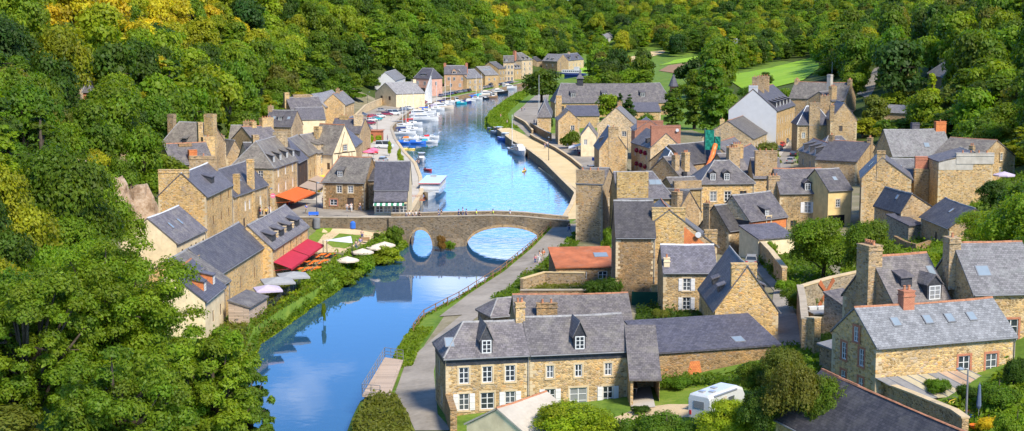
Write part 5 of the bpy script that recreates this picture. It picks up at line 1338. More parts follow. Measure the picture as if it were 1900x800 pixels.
# ================================================================== TREES
TINT = {'dark':(0.056,0.105,0.008), 'mid':(0.098,0.168,0.009), 'bright':(0.148,0.228,0.010), 'yellow':(0.235,0.265,0.011), 'gold':(0.40,0.35,0.014),
        'olive':(0.14,0.155,0.018), 'blue':(0.042,0.088,0.013), 'russet':(0.26,0.165,0.03), 'lime':(0.25,0.33,0.012)}
CWORD = {'dark':'dark green', 'mid':'mid green', 'bright':'fresh green', 'yellow':'yellowish green', 'gold':'golden yellow', 'olive':'olive', 'blue':'deep blackish green', 'russet':'reddish brown', 'lime':'lime green'}
KWORD = {'round':'round-headed', 'spread':'spreading', 'tall':'tall narrow', 'cone':'conical', 'bush':'bushy'}
PROTO = {}
def proto(kind, lod, var):
    key = (kind, lod, var)
    if key not in PROTO:
        n, sz = {0:(4200, 0.48), 1:(10000, 0.33), 2:(26000, 0.21)}[lod]
        if kind in ('cone', 'tall'): sz *= 0.85
        H_, W_ = {'round':(10,10), 'spread':(10,12), 'tall':(14,7), 'cone':(12,6), 'bush':(4,5)}[kind]
        if kind == 'bush': n = int(n*0.55); sz *= 0.62
        PROTO[key] = tree_proto(f'{kind}_tree', kind, H_, W_, n, sz, 11 + 17*var + 101*lod + sum(map(ord, kind)), nl={'round':26,'spread':34,'tall':22,'cone':26,'bush':11}[kind])
    return PROTO[key]
TREES = []
def jit(c, k=0.16):
    q = 1 + random.uniform(-k, k); return (c[0]*q*(1+random.uniform(-.12,.12)), c[1]*q, c[2]*q)
def plant(p, Ht, Wd, kind, tint, label=None, lod=None, name='tree', group=None, cat='tree', rz=None):
    s_ = proj((p[0], p[1], p[2] + Ht/2))[2]
    if lod is None: lod = 0 if s_ < 8.5 else (1 if s_ < 14 else 2)
    crown, trunk, H0, W0 = proto(kind, lod, random.randrange(3 if kind in ('round', 'spread') else 2))
    root = link({'round':'broadleaf_tree','spread':'spreading_tree','tall':'tall_tree','cone':'conifer_tree','bush':'shrub'}[kind] if name == 'tree' else name, None, None, (p[0], p[1], p[2] - 0.15), rz if rz is not None else random.uniform(0, 2*PI))
    root.scale = (Wd/W0, Wd/W0, Ht/H0)
    c = link('crown', crown, root); c['tint'] = list(jit(TINT[tint]) if isinstance(tint, str) else tint)
    link('trunk', trunk, root)
    tag(root, label or '', 'shrub' if kind == 'bush' and cat == 'tree' else cat, group)
    TREES.append((root, kind, tint, Ht, Wd, label))
    return root
def px_tree(u, vt, vb, w, kind, tint, label, **k):
    """tree from photograph pixels: top row, foot row and width"""
    p = ground(u, vb); s_ = proj(p)[2]
    return plant(p, max(1.0, (vb - vt) / s_ / 0.985), w / s_, kind, tint, label, **k)
PT = [
 # right bank
 (1005,126,190,80,'round','dark','broad round tree standing alone where the right quay road bends'),
 (1150,170,232,34,'cone','blue','left of two dark conifers in front of the abbey'),
 (1167,172,232,34,'cone','blue','right of two dark conifers in front of the abbey'),
 (1128,174,222,56,'round','bright','light round tree against the abbey front beside the conifers'),
 (1200,206,246,50,'bush','mid','dark shrub mass below the abbey conifers'),
 (1248,160,255,58,'tall','mid','feathery tall tree at the right end of the abbey'),
 (1318,106,252,84,'tall','mid','tallest poplar, left of the white gabled house'),
 (1288,128,240,60,'tall','mid','dense poplar leaning on the tallest one'),
 (1352,170,242,52,'round','bright','fresh green tree between the poplars and the white gable'),
 (1420,132,190,46,'tall','dark','dark tree standing at the near edge of the bright meadow'),
 (1390,158,196,44,'round','mid','mid green tree behind the white gabled house roof'),
 (1458,162,208,40,'round','bright','small fresh tree right of the white gabled house roof'),
 (1487,176,218,48,'round','olive','olive tree behind the square hipped house'),
 (1668,72,196,112,'round','blue','great dark tree beside the climbing road'),
 (1726,132,224,64,'cone','lime','conical lime green tree right of the great dark tree'),
 (1660,164,200,56,'bush','bright','bright shrub in front of the great dark tree'),
 (1770,150,222,66,'round','olive','olive round tree right of the conical lime tree'),
 (1622,180,246,64,'round','olive','olive tree right of the upper stone house'),
 (1600,212,256,70,'bush','yellow','yellow-flowering shrub in front of the long grey shed'),
 (1665,212,262,84,'bush','mid','leafy shrub between grey shed and slate barn'),
 (1424,262,322,64,'round','olive','olive street tree left of the uphill street, white flecked'),
 (1552,258,312,54,'round','bright','leafy green tree in front of the dark slated house front'),
 (1487,288,308,18,'bush','mid','small bush at the foot of the uphill street'),
 (1522,292,318,40,'bush','mid','low bush under the mansard house'),
 (1125,500,562,78,'bush','dark','dense dark round bush in the terrace garden'),
 (1132,414,466,34,'bush','bright','ivy mound on the side wall of the tower house'),
 (1150,304,326,36,'bush','mid','garden bush below the quay house gable'),
 (1159,282,312,10,'cone','mid','slim clipped cypress right of the quay house gable'),
 (1058,236,276,34,'bush','mid','creeper bush between the quay gable house and the cafe'),
 (1018,208,240,16,'bush','dark','ivy between the abbey annexe and the quay gable house'),
 (1526,400,525,132,'round','bright','large light green garden tree below the covered passage'),
 (1616,404,545,112,'round','mid','darker garden tree touching the large light green one'),
 (1695,446,510,110,'bush','bright','leafy bushes behind the twin-pot chimney'),
 (1832,388,470,118,'round','bright','round bright tree below the stone gable cottage'),
 (1838,332,392,60,'round','dark','dark ivy-clad tree against the blank gable wall'),
 (1484,520,575,70,'bush','mid','rounded green shrub beside the parked black car'),
 (1424,435,480,40,'bush','bright','light shrub beside the blue slate lean-to'),
 (1448,470,510,46,'bush','mid','shrub along the curving lane wall'),
 (1455,508,545,44,'bush','bright','trailing shrub at the low end of the lane wall'),
 (1284,566,606,80,'bush','dark','dark hedge-like shrub below the green fence'),
 (1226,566,596,36,'bush','olive','olive shrub in front of the white-shuttered cottage'),
 (1258,690,722,52,'bush','mid','rounded shrub against the garden wall beside the porch'),
 (1352,690,722,38,'bush','mid','shrub under the garden wall behind the camper van'),
 (1396,668,738,70,'round','mid','leafy tree at the garden wall end behind the camper van'),
 (1450,640,745,92,'round','olive','olive tree with pale flowers above the camper van garden'),
 (1190,745,768,36,'bush','dark','clipped ball bush beside the porch terrace'),
 (1236,752,830,110,'bush','mid','dark green shrub, low front, left of the camper van'),
 (1062,740,840,170,'round','lime','bright lime tree crown in front of the long house'),
 (1350,738,830,120,'round','lime','lime yellow shrub hiding the side of the camper van'),
 (1290,728,760,24,'bush','dark','little dark shrub on the lawn beside the porch'),
 (1478,655,840,128,'spread','olive','wide green pine with grey bare twigs, left of the barn roof'),
 (1545,690,840,110,'spread','mid','smaller green pine overlapping the dark barn roof'),
 (1420,710,840,110,'spread','dark','dark feathery shrub in front of the lime yellow one'),
 (1150,765,830,70,'bush','mid','low green bush at the front between lime tree and drive'),
 (1850,690,760,110,'bush','mid','leafy bush right of the glazed lean-to'),
 (1880,640,720,60,'bush','dark','ivy climbing the right end of the brick-trimmed house'),
 (1835,760,800,70,'bush','gold','yellow-leaved shrub beside the plastic garden toys'),
 (1885,742,830,80,'bush','bright','fresh green bush in the right-hand garden corner'),
 (1740,690,735,50,'bush','mid','green bush tucked under the glazed lean-to'),
 (1795,700,745,60,'bush','dark','dark fern-like bush right of the lamp post'),
 (1540,600,668,40,'bush','dark','ivy on the wall of the corrugated outhouse'),
 (1890,330,420,90,'bush','mid','dense shrubs right of the gable cottage'),
 (1885,420,470,60,'bush','dark','dark shrubs right of the round bright tree'),
 (1790,312,350,40,'bush','olive','weedy bush on the slope behind the blank gable'),
 # left bank
 (232,140,196,50,'round','olive','olive dome tree beside the tiny turret'),
 (195,132,194,58,'round','dark','round brownish dark tree right of the tiny turret'),
 (350,170,226,56,'round','yellow','yellowish green dome tree above the broad old slate house'),
 (264,168,228,70,'round','yellow','yellow green tree above the slate pavilion'),
 (180,282,372,64,'round','gold','golden leaved tree above the bare rocks'),
 (268,240,378,92,'round','bright','light feathery tree left of the golden stone house'),
 (225,290,390,70,'round','mid','green tree between golden tree and golden stone house'),
 (36,120,310,100,'tall','mid','dark tall tree against the frame edge of the left slope'),
 (92,185,300,92,'round','olive','grey-olive tree on the left slope under the terrace wall'),
 (118,225,338,88,'round','bright','soft green tree left of the golden one'),
 (20,260,350,100,'round','mid','dark leaved tree at the edge above the big ash'),
 (70,310,385,80,'bush','olive','rough olive bushes on top of the rocks'),
 (740,364,388,16,'bush','bright','willowy bush between crepe house and tour boat'),
 (698,428,450,18,'bush','dark','clipped dark bush on the garden lawn'),
 (730,408,452,34,'bush','mid','ivy growing on the left end of the bridge'),
 (836,440,464,22,'bush','bright','green bush growing from the bridge pier'),
 (818,432,466,22,'bush','russet','brown dry bush growing from the bridge pier'),
 (632,488,530,70,'bush','bright','bright bush below the round parasols'),
 (672,468,512,70,'bush','bright','leafy bush on the bank below the garden path'),
 (718,452,490,60,'bush','lime','lime green bank plants left of the small arch'),
 (1026,478,498,28,'bush','bright','leafy bush at the promenade edge near the walkers'),
 (1060,452,464,36,'bush','mid','low green mound beside the rusty roof'),
 (995,538,556,24,'bush','mid','small bush growing on the low garden wall'),
 (600,545,600,10,'bush','bright','tuft hanging over the bank by the turquoise boat'),
 (712,320,336,9,'bush','yellow','small pollarded quay tree nearest the crepe house'),
]
for u, vt, vb, w_, kind, tint, lab in PT: px_tree(u, vt, vb, w_, kind, tint, lab)
# the big ash on the left: several stems with layered sprays of leaves
def ash(u, vt, zc, w_, n, seed, label, tint, Hh=None):
    s_ = 2800/zc; x = (u-950)/s_
    top = HC - (vt - YH)*0.991/s_
    y = (zc - (HC - top*0.6)*SP)/CP
    g0 = T(x, y); Ht = top - g0; Wd = w_/s_
    crown, trunk, H0, W0 = tree_proto('ash_tree', 'ash', Ht, Wd, int(n*1.7), 0.165, 900+seed, nl=int(230*min(1, Wd/16)), long=1.8, droop=0.15, open_=0.1)
    root = link('ash_tree', None, None, (x, y, g0-0.3), 0)
    c = link('crown', crown, root); c['tint'] = list(tint); link('trunk', trunk, root)
    tag(root, label, 'tree'); TREES.append((root, 'spread', 'bright', Ht, Wd, label))
ash(190, 398, 128, 372, 60000, 1, 'big ash whose crown fills the lower left, above the river', (0.155,0.23,0.010))
ash(50, 455, 118, 280, 42000, 2, 'big ash at the left frame edge, beside the largest one', (0.135,0.205,0.010))
ash(385, 560, 118, 230, 36000, 4, 'lower ash leaning over the river in front of the largest one', (0.165,0.24,0.011))
ash(215, 610, 108, 330, 40000, 3, 'ash in front at the bottom edge, darker leaves', (0.122,0.19,0.010))
ash(455, 640, 124, 120, 14000, 6, 'small light green tree trailing at the water edge under the ashes', (0.10,0.175,0.014))
ash(290, 735, 104, 90, 8000, 8, 'yellow green sapling among the ashes at the bottom', (0.20,0.21,0.02))

# ---- the woods on the slopes: the largest trees one by one, the rest as one mass
FOOT = []
for hh in HOUSES:
    FOOT.append((hh, 4.5))
def blocked(x, y, m=4.0):
    for hh, _ in FOOT:
        dx, dy = x - hh.o.x, y - hh.o.y
        a = dx*hh.d.x + dy*hh.d.y; b = -dx*hh.d.y + dy*hh.d.x
        if -m < a < hh.L + m and -m < b < hh.W + m: return True
    return False
KEEP = [[(1352,168),(1358,134),(1440,118),(1512,100),(1526,128),(1500,152),(1440,160)], [(1215,140),(1222,118),(1300,102),(1316,116),(1305,136)], [(1588,178),(1606,150),(1626,116),(1648,108),(1640,150),(1626,180)], [(1668,98),(1680,54),(1700,52),(1696,98)],
        [(1150,118),(1195,96),(1240,92),(1240,102),(1180,122)], [(1124,86),(1126,64),(1144,64),(1144,86)], [(1334,92),(1338,72),(1374,76),(1374,94)], [(950,150),(950,92),(1000,100),(1086,96),(1088,126),(1040,128)], [(1040,190),(1040,158),(1240,156),(1240,190)], [(690,180),(696,140),(760,130),(900,118),(950,104),(950,140),(830,160),(740,178)],
        [(575,82),(575,38),(630,38),(630,82)], [(108,190),(108,160),(172,150),(176,190)], [(122,395),(150,335),(268,350),(280,400)], [(1494,178),(1500,158),(1530,162),(1526,182)], [(1640,212),(1640,196),(1700,198),(1700,212)], [(1720,150),(1724,120),(1752,124),(1752,150)], [(203,262),(210,225),(236,225),(242,262)], [(480,240),(500,196),(600,180),(660,166),(662,230)], [(1040,148),(1044,126),(1090,118),(1100,140)], [(1176,138),(1178,124),(1204,124),(1204,138)]]
KEEP = [(k, min(p[0] for p in k), max(p[0] for p in k), min(p[1] for p in k), max(p[1] for p in k), ground(*max(k, key=lambda p: p[1])).y + 6) for k in KEEP]
def zone(*px): return [tuple(ground(u, v).to_2d()) for u, v in px]
CLEAR = [zone((1340,205),(1352,136),(1440,116),(1516,98),(1530,150),(1500,190),(1420,210)), zone((1205,165),(1218,122),(1240,108),(1310,98),(1322,116),(1310,165)),
         zone((1580,215),(1600,150),(1620,112),(1652,104),(1652,150),(1636,215)), zone((1662,135),(1672,60),(1684,48),(1706,46),(1702,135)),
         zone((1145,135),(1150,105),(1200,90),(1240,86),(1240,120),(1180,140)), zone((1118,98),(1120,72),(1148,72),(1148,98)), zone((1325,115),(1328,88),(1378,88),(1380,115)), zone((1045,140),(1100,118),(1120,128),(1070,148)),
         zone((100,196),(100,176),(180,176),(180,198)), zone((1492,168),(1560,155),(1570,172),(1520,190)), zone((120,400),(150,330),(240,335),(290,400)),
         zone((1370,110),(1460,98),(1460,106),(1385,114)), zone((1480,150),(1570,150),(1590,200),(1500,210))]
lim_l = lambda y: float(np.interp(y, [100,150,190,230,258,275,300,400,500,600,720,850,1000,1200,1400], [3,8,16,36,42,46,46,42,34,26,22,26,28,20,0]))
lim_r = lambda y: float(np.interp(y, [100,140,180,240,300,350,450,520,600,650,750,950,1150,1400], [62,62,74,88,82,86,112,106,95,34,20,16,14,0]))
cand = []
manual = [(r.location.x, r.location.y, w_*0.42) for r, k, t_, h_, w_, l in TREES]
grid = {}
def try_tree(x, y, d):
    k0 = (int(x//8), int(y//8))
    for i in (-1,0,1):
        for j in (-1,0,1):
            for (a, b) in grid.get((k0[0]+i, k0[1]+j), ()):
                if (a-x)**2 + (b-y)**2 < d*d: return False
    grid.setdefault(k0, []).append((x, y)); return True
rs = random.Random(5)
for _ in range(60000):
    y = 105 + 1900 * rs.random() ** 1.25
    half = y * 0.36 + 14
    x = rs.uniform(-half, half)
    a, b = lx(y), rx(y)
    if x < a: ok = a - x > lim_l(y)
    elif x > b: ok = x - b > lim_r(y)
    else: ok = y > 1180
    if not ok or (a <= x <= b and y < 1180): continue
    d = 7.0 + 3.4*rs.random() + max(0, (y-500)*0.0035)
    z = T(x, y)
    u, v, s_ = proj((x, y, z + 6))
    if u < -60 or u > 1960 or v > 860 or v < -90: continue
    if any(inside(c, x, y) for c in CLEAR): continue
    if blocked(x, y, 5.5 if y < 620 else 3.5): continue
    if any((mx_-x)**2 + (my_-y)**2 < (w_+2.5)**2 for mx_, my_, w_ in manual): continue
    if any(y < yk and x0 - 5*s_ < u < x1 + 5*s_ and y0 - 6*s_ < v < y1 + 6*s_ and any(inside(k, u + du, v - dv) for du in (-4*s_, 0, 4*s_) for dv in (-5*s_, 0, 4*s_)) for k, x0, x1, y0, y1, yk in KEEP): continue
    if not try_tree(x, y, d): continue
    Wd = d * rs.uniform(1.25, 1.6); Ht = Wd * rs.uniform(0.95, 1.45)
    edge = (a - x - lim_l(y)) if x < a else (x - b - lim_r(y))
    if edge < 6: Ht *= 0.62; Wd *= 0.85
    # what kind grows where (seen in the photograph)
    q = rs.random(); kind = 'round' if q < 0.62 else ('spread' if q < 0.76 else ('tall' if q < 0.93 else 'cone'))
    gold = max(math.exp(-((u-190)/130)**2 - ((v-70)/75)**2), 0.9*math.exp(-((u-390)/90)**2 - ((v-20)/40)**2), 0.35*math.exp(-((u-880)/60)**2 - ((v-60)/40)**2), 0.12*math.exp(-((u-1290)/120)**2 - ((v-45)/40)**2))
    q = rs.random()
    if q < gold*0.95: tint = 'gold' if rs.random() < 0.4 else 'yellow'
    else:
        q = rs.random()
        if x < a: tint = 'mid' if q < .34 else 'bright' if q < .68 else 'dark' if q < .80 else 'yellow' if q < .91 else 'olive' if q < .97 else 'blue'
        elif y < 700 and x > b: tint = 'mid' if q < .40 else 'dark' if q < .54 else 'bright' if q < .82 else 'olive' if q < .90 else 'yellow' if q < .97 else 'blue'
        else: tint = 'mid' if q < .38 else 'dark' if q < .54 else 'bright' if q < .78 else 'yellow' if q < .90 else 'blue' if q < .95 else 'olive'
    if tint == 'gold' and kind == 'cone': kind = 'round'
    cand.append((Wd*Ht*s_*s_, x, y, z, Ht, Wd, kind, tint, u, v))
cand.sort(reverse=True)
NIND = max(0, 296 - sum(1 for t_ in TREES if t_[1] != 'bush'))
WOODS = []
for c in cand[:NIND]:
    r_ = plant((c[1], c[2], c[3]), c[4], c[5], c[6], c[7])
    WOODS.append((r_, c))
rest = cand[NIND:]
# the rest of the wood: one object that sets crowns on points
def woodland(rest):
    me = bpy.data.meshes.new('woodland'); n = len(rest)
    me.vertices.add(n); me.vertices.foreach_set('co', np.array([(c[1], c[2], c[3]-0.2) for c in rest], np.float32).ravel())
    srcs = [proto('round',0,0)[0], proto('round',0,1)[0], proto('round',0,2)[0], proto('spread',0,0)[0], proto('tall',0,0)[0], proto('tall',0,1)[0], proto('cone',0,0)[0]]
    own = {id(m): None for m in srcs}
    for o in bpy.data.objects:
        if o.type == 'MESH' and id(o.data) in own: pass
    objs = []
    for m in srcs:
        o = next((o for o in COL.objects if o.type == 'MESH' and o.data == m), None)
        objs.append(o)
    avail = [i for i, o in enumerate(objs) if o is not None]
    kinds = ['round','round','round','spread','tall','tall','cone']; base = {'round':(10,10),'spread':(10,12),'tall':(14,7),'cone':(12,6)}
    idx = []; sc_ = []; rot = []; tint = []
    used = [objs[i] for i in avail]
    for c in rest:
        opts = [k for k, i in enumerate(avail) if kinds[i] == c[6]] or list(range(len(avail)))
        k = rs.choice(opts); H0, W0 = base[kinds[avail[k]]]
        idx.append(k); sc_ += [c[5]/W0, c[5]/W0, c[4]/H0]; rot += [0, 0, rs.uniform(0, 6.28)]; tint += list(jit(TINT[c[7]]))
    for nm, ty, dat, key in (('kind_index','INT',idx,'value'), ('crown_scale','FLOAT_VECTOR',sc_,'vector'), ('crown_turn','FLOAT_VECTOR',rot,'vector')):
        at = me.attributes.new(nm, ty, 'POINT'); at.data.foreach_set(key, dat)
    at = me.attributes.new('tint', 'FLOAT_VECTOR', 'POINT'); at.data.foreach_set('vector', tint)
    o = link('woodland', me); struct(o, 'stuff')
    ng = bpy.data.node_groups.new('woodland', 'GeometryNodeTree')
    ng.interface.new_socket('Geometry', in_out='INPUT', socket_type='NodeSocketGeometry'); ng.interface.new_socket('Geometry', in_out='OUTPUT', socket_type='NodeSocketGeometry')
    N = ng.nodes; gi, go = N.new('NodeGroupInput'), N.new('NodeGroupOutput')
    jn = N.new('GeometryNodeJoinGeometry')
    for ob in reversed(used):
        oi = N.new('GeometryNodeObjectInfo'); oi.transform_space = 'ORIGINAL'; oi.inputs['Object'].default_value = ob; oi.inputs['As Instance'].default_value = True
        ng.links.new(oi.outputs['Geometry'], jn.inputs[0])
    ip = N.new('GeometryNodeInstanceOnPoints'); ip.inputs['Pick Instance'].default_value = True
    def attr(nm, ty):
        a = N.new('GeometryNodeInputNamedAttribute'); a.data_type = ty; a.inputs[0].default_value = nm
        return next(s for s in a.outputs if s.enabled and s.name == 'Attribute')
    ng.links.new(gi.outputs[0], ip.inputs['Points']); ng.links.new(jn.outputs[0], ip.inputs['Instance'])
    ng.links.new(attr('kind_index','INT'), ip.inputs['Instance Index']); ng.links.new(attr('crown_scale','FLOAT_VECTOR'), ip.inputs['Scale'])
    er = N.new('FunctionNodeEulerToRotation'); ng.links.new(attr('crown_turn','FLOAT_VECTOR'), er.inputs[0]); ng.links.new(er.outputs[0], ip.inputs['Rotation'])
    ng.links.new(ip.outputs[0], go.inputs[0])
    md = o.modifiers.new('woodland', 'NODES'); md.node_group = ng
    return o
woodland(rest)
print('trees', len(TREES), 'woods', len(WOODS), 'rest', len(rest))
# ---- say which tree is which, by look and by the landmark it stands next to
MARKS = [(160,160,'the tiny turret'),(222,245,'the slate pavilion'),(175,320,'the golden tree'),(340,250,'the broad old slate house'),(370,360,'the golden stone house'),(595,55,'the dead bare tree'),
 (515,220,'the house with three roof windows'),(630,190,'the zinc-roofed house'),(715,170,'the cream gabled cottage'),(742,150,'the white quay house'),(782,150,'the pink house'),(845,145,'the brown brick house'),(912,140,'the quay warehouse'),(975,115,'the hipped villa'),
 (1020,105,'the brown bend cottage'),(1066,115,'the twin-gabled house'),(1134,68,'the white hill-end house'),(1140,170,'the abbey'),(1265,122,'the ploughed field'),(1350,80,'the farmhouse'),(1440,135,'the bright meadow'),(1425,195,'the white gabled house'),
 (1600,160,'the upper stone house'),(1668,130,'the great dark tree'),(1690,75,'the upper road'),(1736,135,'the thatch-like roof'),(1726,180,'the conical lime tree'),(1670,205,'the long grey shed'),(1712,260,'the patched slate barn'),(1845,280,'the stone gable cottage'),(1832,430,'the round bright tree'),
 (215,540,'the biggest ash'),(195,350,'the bare rocks'),(60,30,'the upper left corner'),(300,20,'the top edge, left part'),(450,120,'the steep wooded bank'),(860,30,'the far left ridge'),(1300,30,'the far valley wood'),(1500,30,'the far blue ridge'),(1800,40,'the upper right corner'),(1880,200,'the right frame edge')]
def where(u, v):
    m = min(MARKS, key=lambda q: (q[0]-u)**2 + (1.3*(q[1]-v))**2)
    dx, dy = u - m[0], v - m[1]; d = math.hypot(dx, dy)
    far_ = 'just ' if d < 45 else ('' if d < 110 else 'well ')
    if abs(dx) > 2.2*abs(dy): w_ = 'right of' if dx > 0 else 'left of'
    elif abs(dy) > 2.2*abs(dx): w_ = 'below' if dy > 0 else 'above'
    else: w_ = ('below and ' if dy > 0 else 'above and ') + ('right of' if dx > 0 else 'left of')
    return f'{far_}{w_} {m[2]}'
buckets = {}
for r_, c in WOODS:
    size = 'small ' if c[4] < 8.5 else ('' if c[4] < 13 else 'large ')
    u, v, s_ = proj((c[1], c[2], c[3] + c[4]*0.55))
    lab = f"{size}{KWORD[c[6]]} {CWORD[c[7]]} tree {where(u, v)}"
    buckets.setdefault(lab, []).append((v, u, r_))
for lab, items in buckets.items():
    if len(items) == 1: items[0][2]['label'] = lab; continue
    items.sort()
    o_ = ['topmost', 'second highest', 'third highest', 'fourth highest', 'fifth highest', 'sixth highest', 'seventh highest', 'eighth highest']
    for k, (v, u, r_) in enumerate(items):
        w_ = ('higher' if k == 0 else 'lower') if len(items) == 2 else ('lowest' if k == len(items)-1 else o_[min(k, 7)])
        r_['label'] = f'{w_} {lab}'
for r_, c in WOODS: r_['group'] = 'trees of the wooded slopes'
# the dead tree on the slope
p = ground(602, 78); s_ = proj(p)[2]
mb = MB(); hgt = 42/s_
mb.tube([(0,0,-1),(0,0,hgt*.5),(-.3,0,hgt*.75)], [.5,.38,.2], 7)
for i, (a, b, c) in enumerate(((-3.4,.5,1.0),(3.6,-.4,.8),(-1.8,.6,1.08),(2.2,.3,.95),(.6,-.6,1.05),(-2.6,-.5,.78),(4.2,.5,.62))):
    st = Vector((0,0,hgt*(.42+.05*i))); e = Vector((a*.9, b, hgt*c)); m_ = st.lerp(e,.5)+Vector((0,0,.5))
    mb.tube([st, m_, e], [.22,.15,.05], 5); mb.tube([m_, m_+Vector((a*.1+.4,.2,1.3))], [.1,.04], 4); mb.tube([m_.lerp(e,.5), e+Vector((-.5,.3,.9))], [.08,.03], 4)
tag(mb.obj('bare_tree', [M['deadwood']], None, True, loc=p), 'pale dead tree with bare forked branches on the wooded slope', 'tree')
# ================================================================== BOATS
PC = {'white':(0.55,0.55,0.53),'cream':(0.56,0.47,0.36),'navy':(0.025,0.045,0.16),'blue':(0.03,0.13,0.50),'teal':(0.02,0.30,0.36),'turq':(0.02,0.45,0.50),'red':(0.50,0.03,0.035),'maroon':(0.20,0.02,0.045),
      'black':(0.018,0.018,0.02),'grey':(0.22,0.23,0.25),'silver':(0.29,0.285,0.275),'slate':(0.10,0.13,0.19),'yellow':(0.75,0.50,0.03),'orange':(0.75,0.17,0.025),'green':(0.04,0.28,0.12),'pink':(0.70,0.16,0.25),'lilac':(0.44,0.37,0.45),
      'wood':(0.30,0.17,0.08),'khaki':(0.32,0.27,0.17),'jean':(0.07,0.11,0.20),'hivis':(0.60,0.75,0.05),'skin':(0.55,0.33,0.23),'brown':(0.12,0.07,0.04)}
PM = {}
def paint(c, kind='paint'):
    if (c, kind) not in PM: PM[(c, kind)] = m_paint('paint_'+c, PC[c]) if kind == 'paint' else m_plain('cloth_'+c, PC[c], 0.85, 0.1, var=0.12, scale=3)
    return PM[(c, kind)]
def hull_rings(L, B, D, n=12, stern=0.78, fl=0.35):
    rings = []
    for i in range(n):
        t = i / (n-1); x = -L/2 + L*t
        w = B/2 * (stern + (1-stern)*min(1, t*2.5)) * (1 - max(0, (t-0.45)/0.55)**2.2) + 0.02
        dz = D * (1 + fl*t*t)
        rings.append([(x,-w,dz),(x,-w*0.96,dz*0.5),(x,-w*0.62,-0.15),(x,0,-0.3),(x,w*0.62,-0.15),(x,w*0.96,dz*0.5),(x,w,dz)])
    return rings
def hull_mb(L, B, D, stern=0.78, deck=True, inset=0.0):
    mb = MB(); rs_ = hull_rings(L, B, D, stern=stern); mb.loft(rs_, cap=True)
    dk = MB()
    for a, b in zip(rs_, rs_[1:]):
        k = 0.97
        dk.face([(a[0][0],a[0][1]*k,a[0][2]-inset),(b[0][0],b[0][1]*k,b[0][2]-inset),(b[-1][0],b[-1][1]*k,b[-1][2]-inset),(a[-1][0],a[-1][1]*k,a[-1][2]-inset)])
    return mb, dk
BP = {}
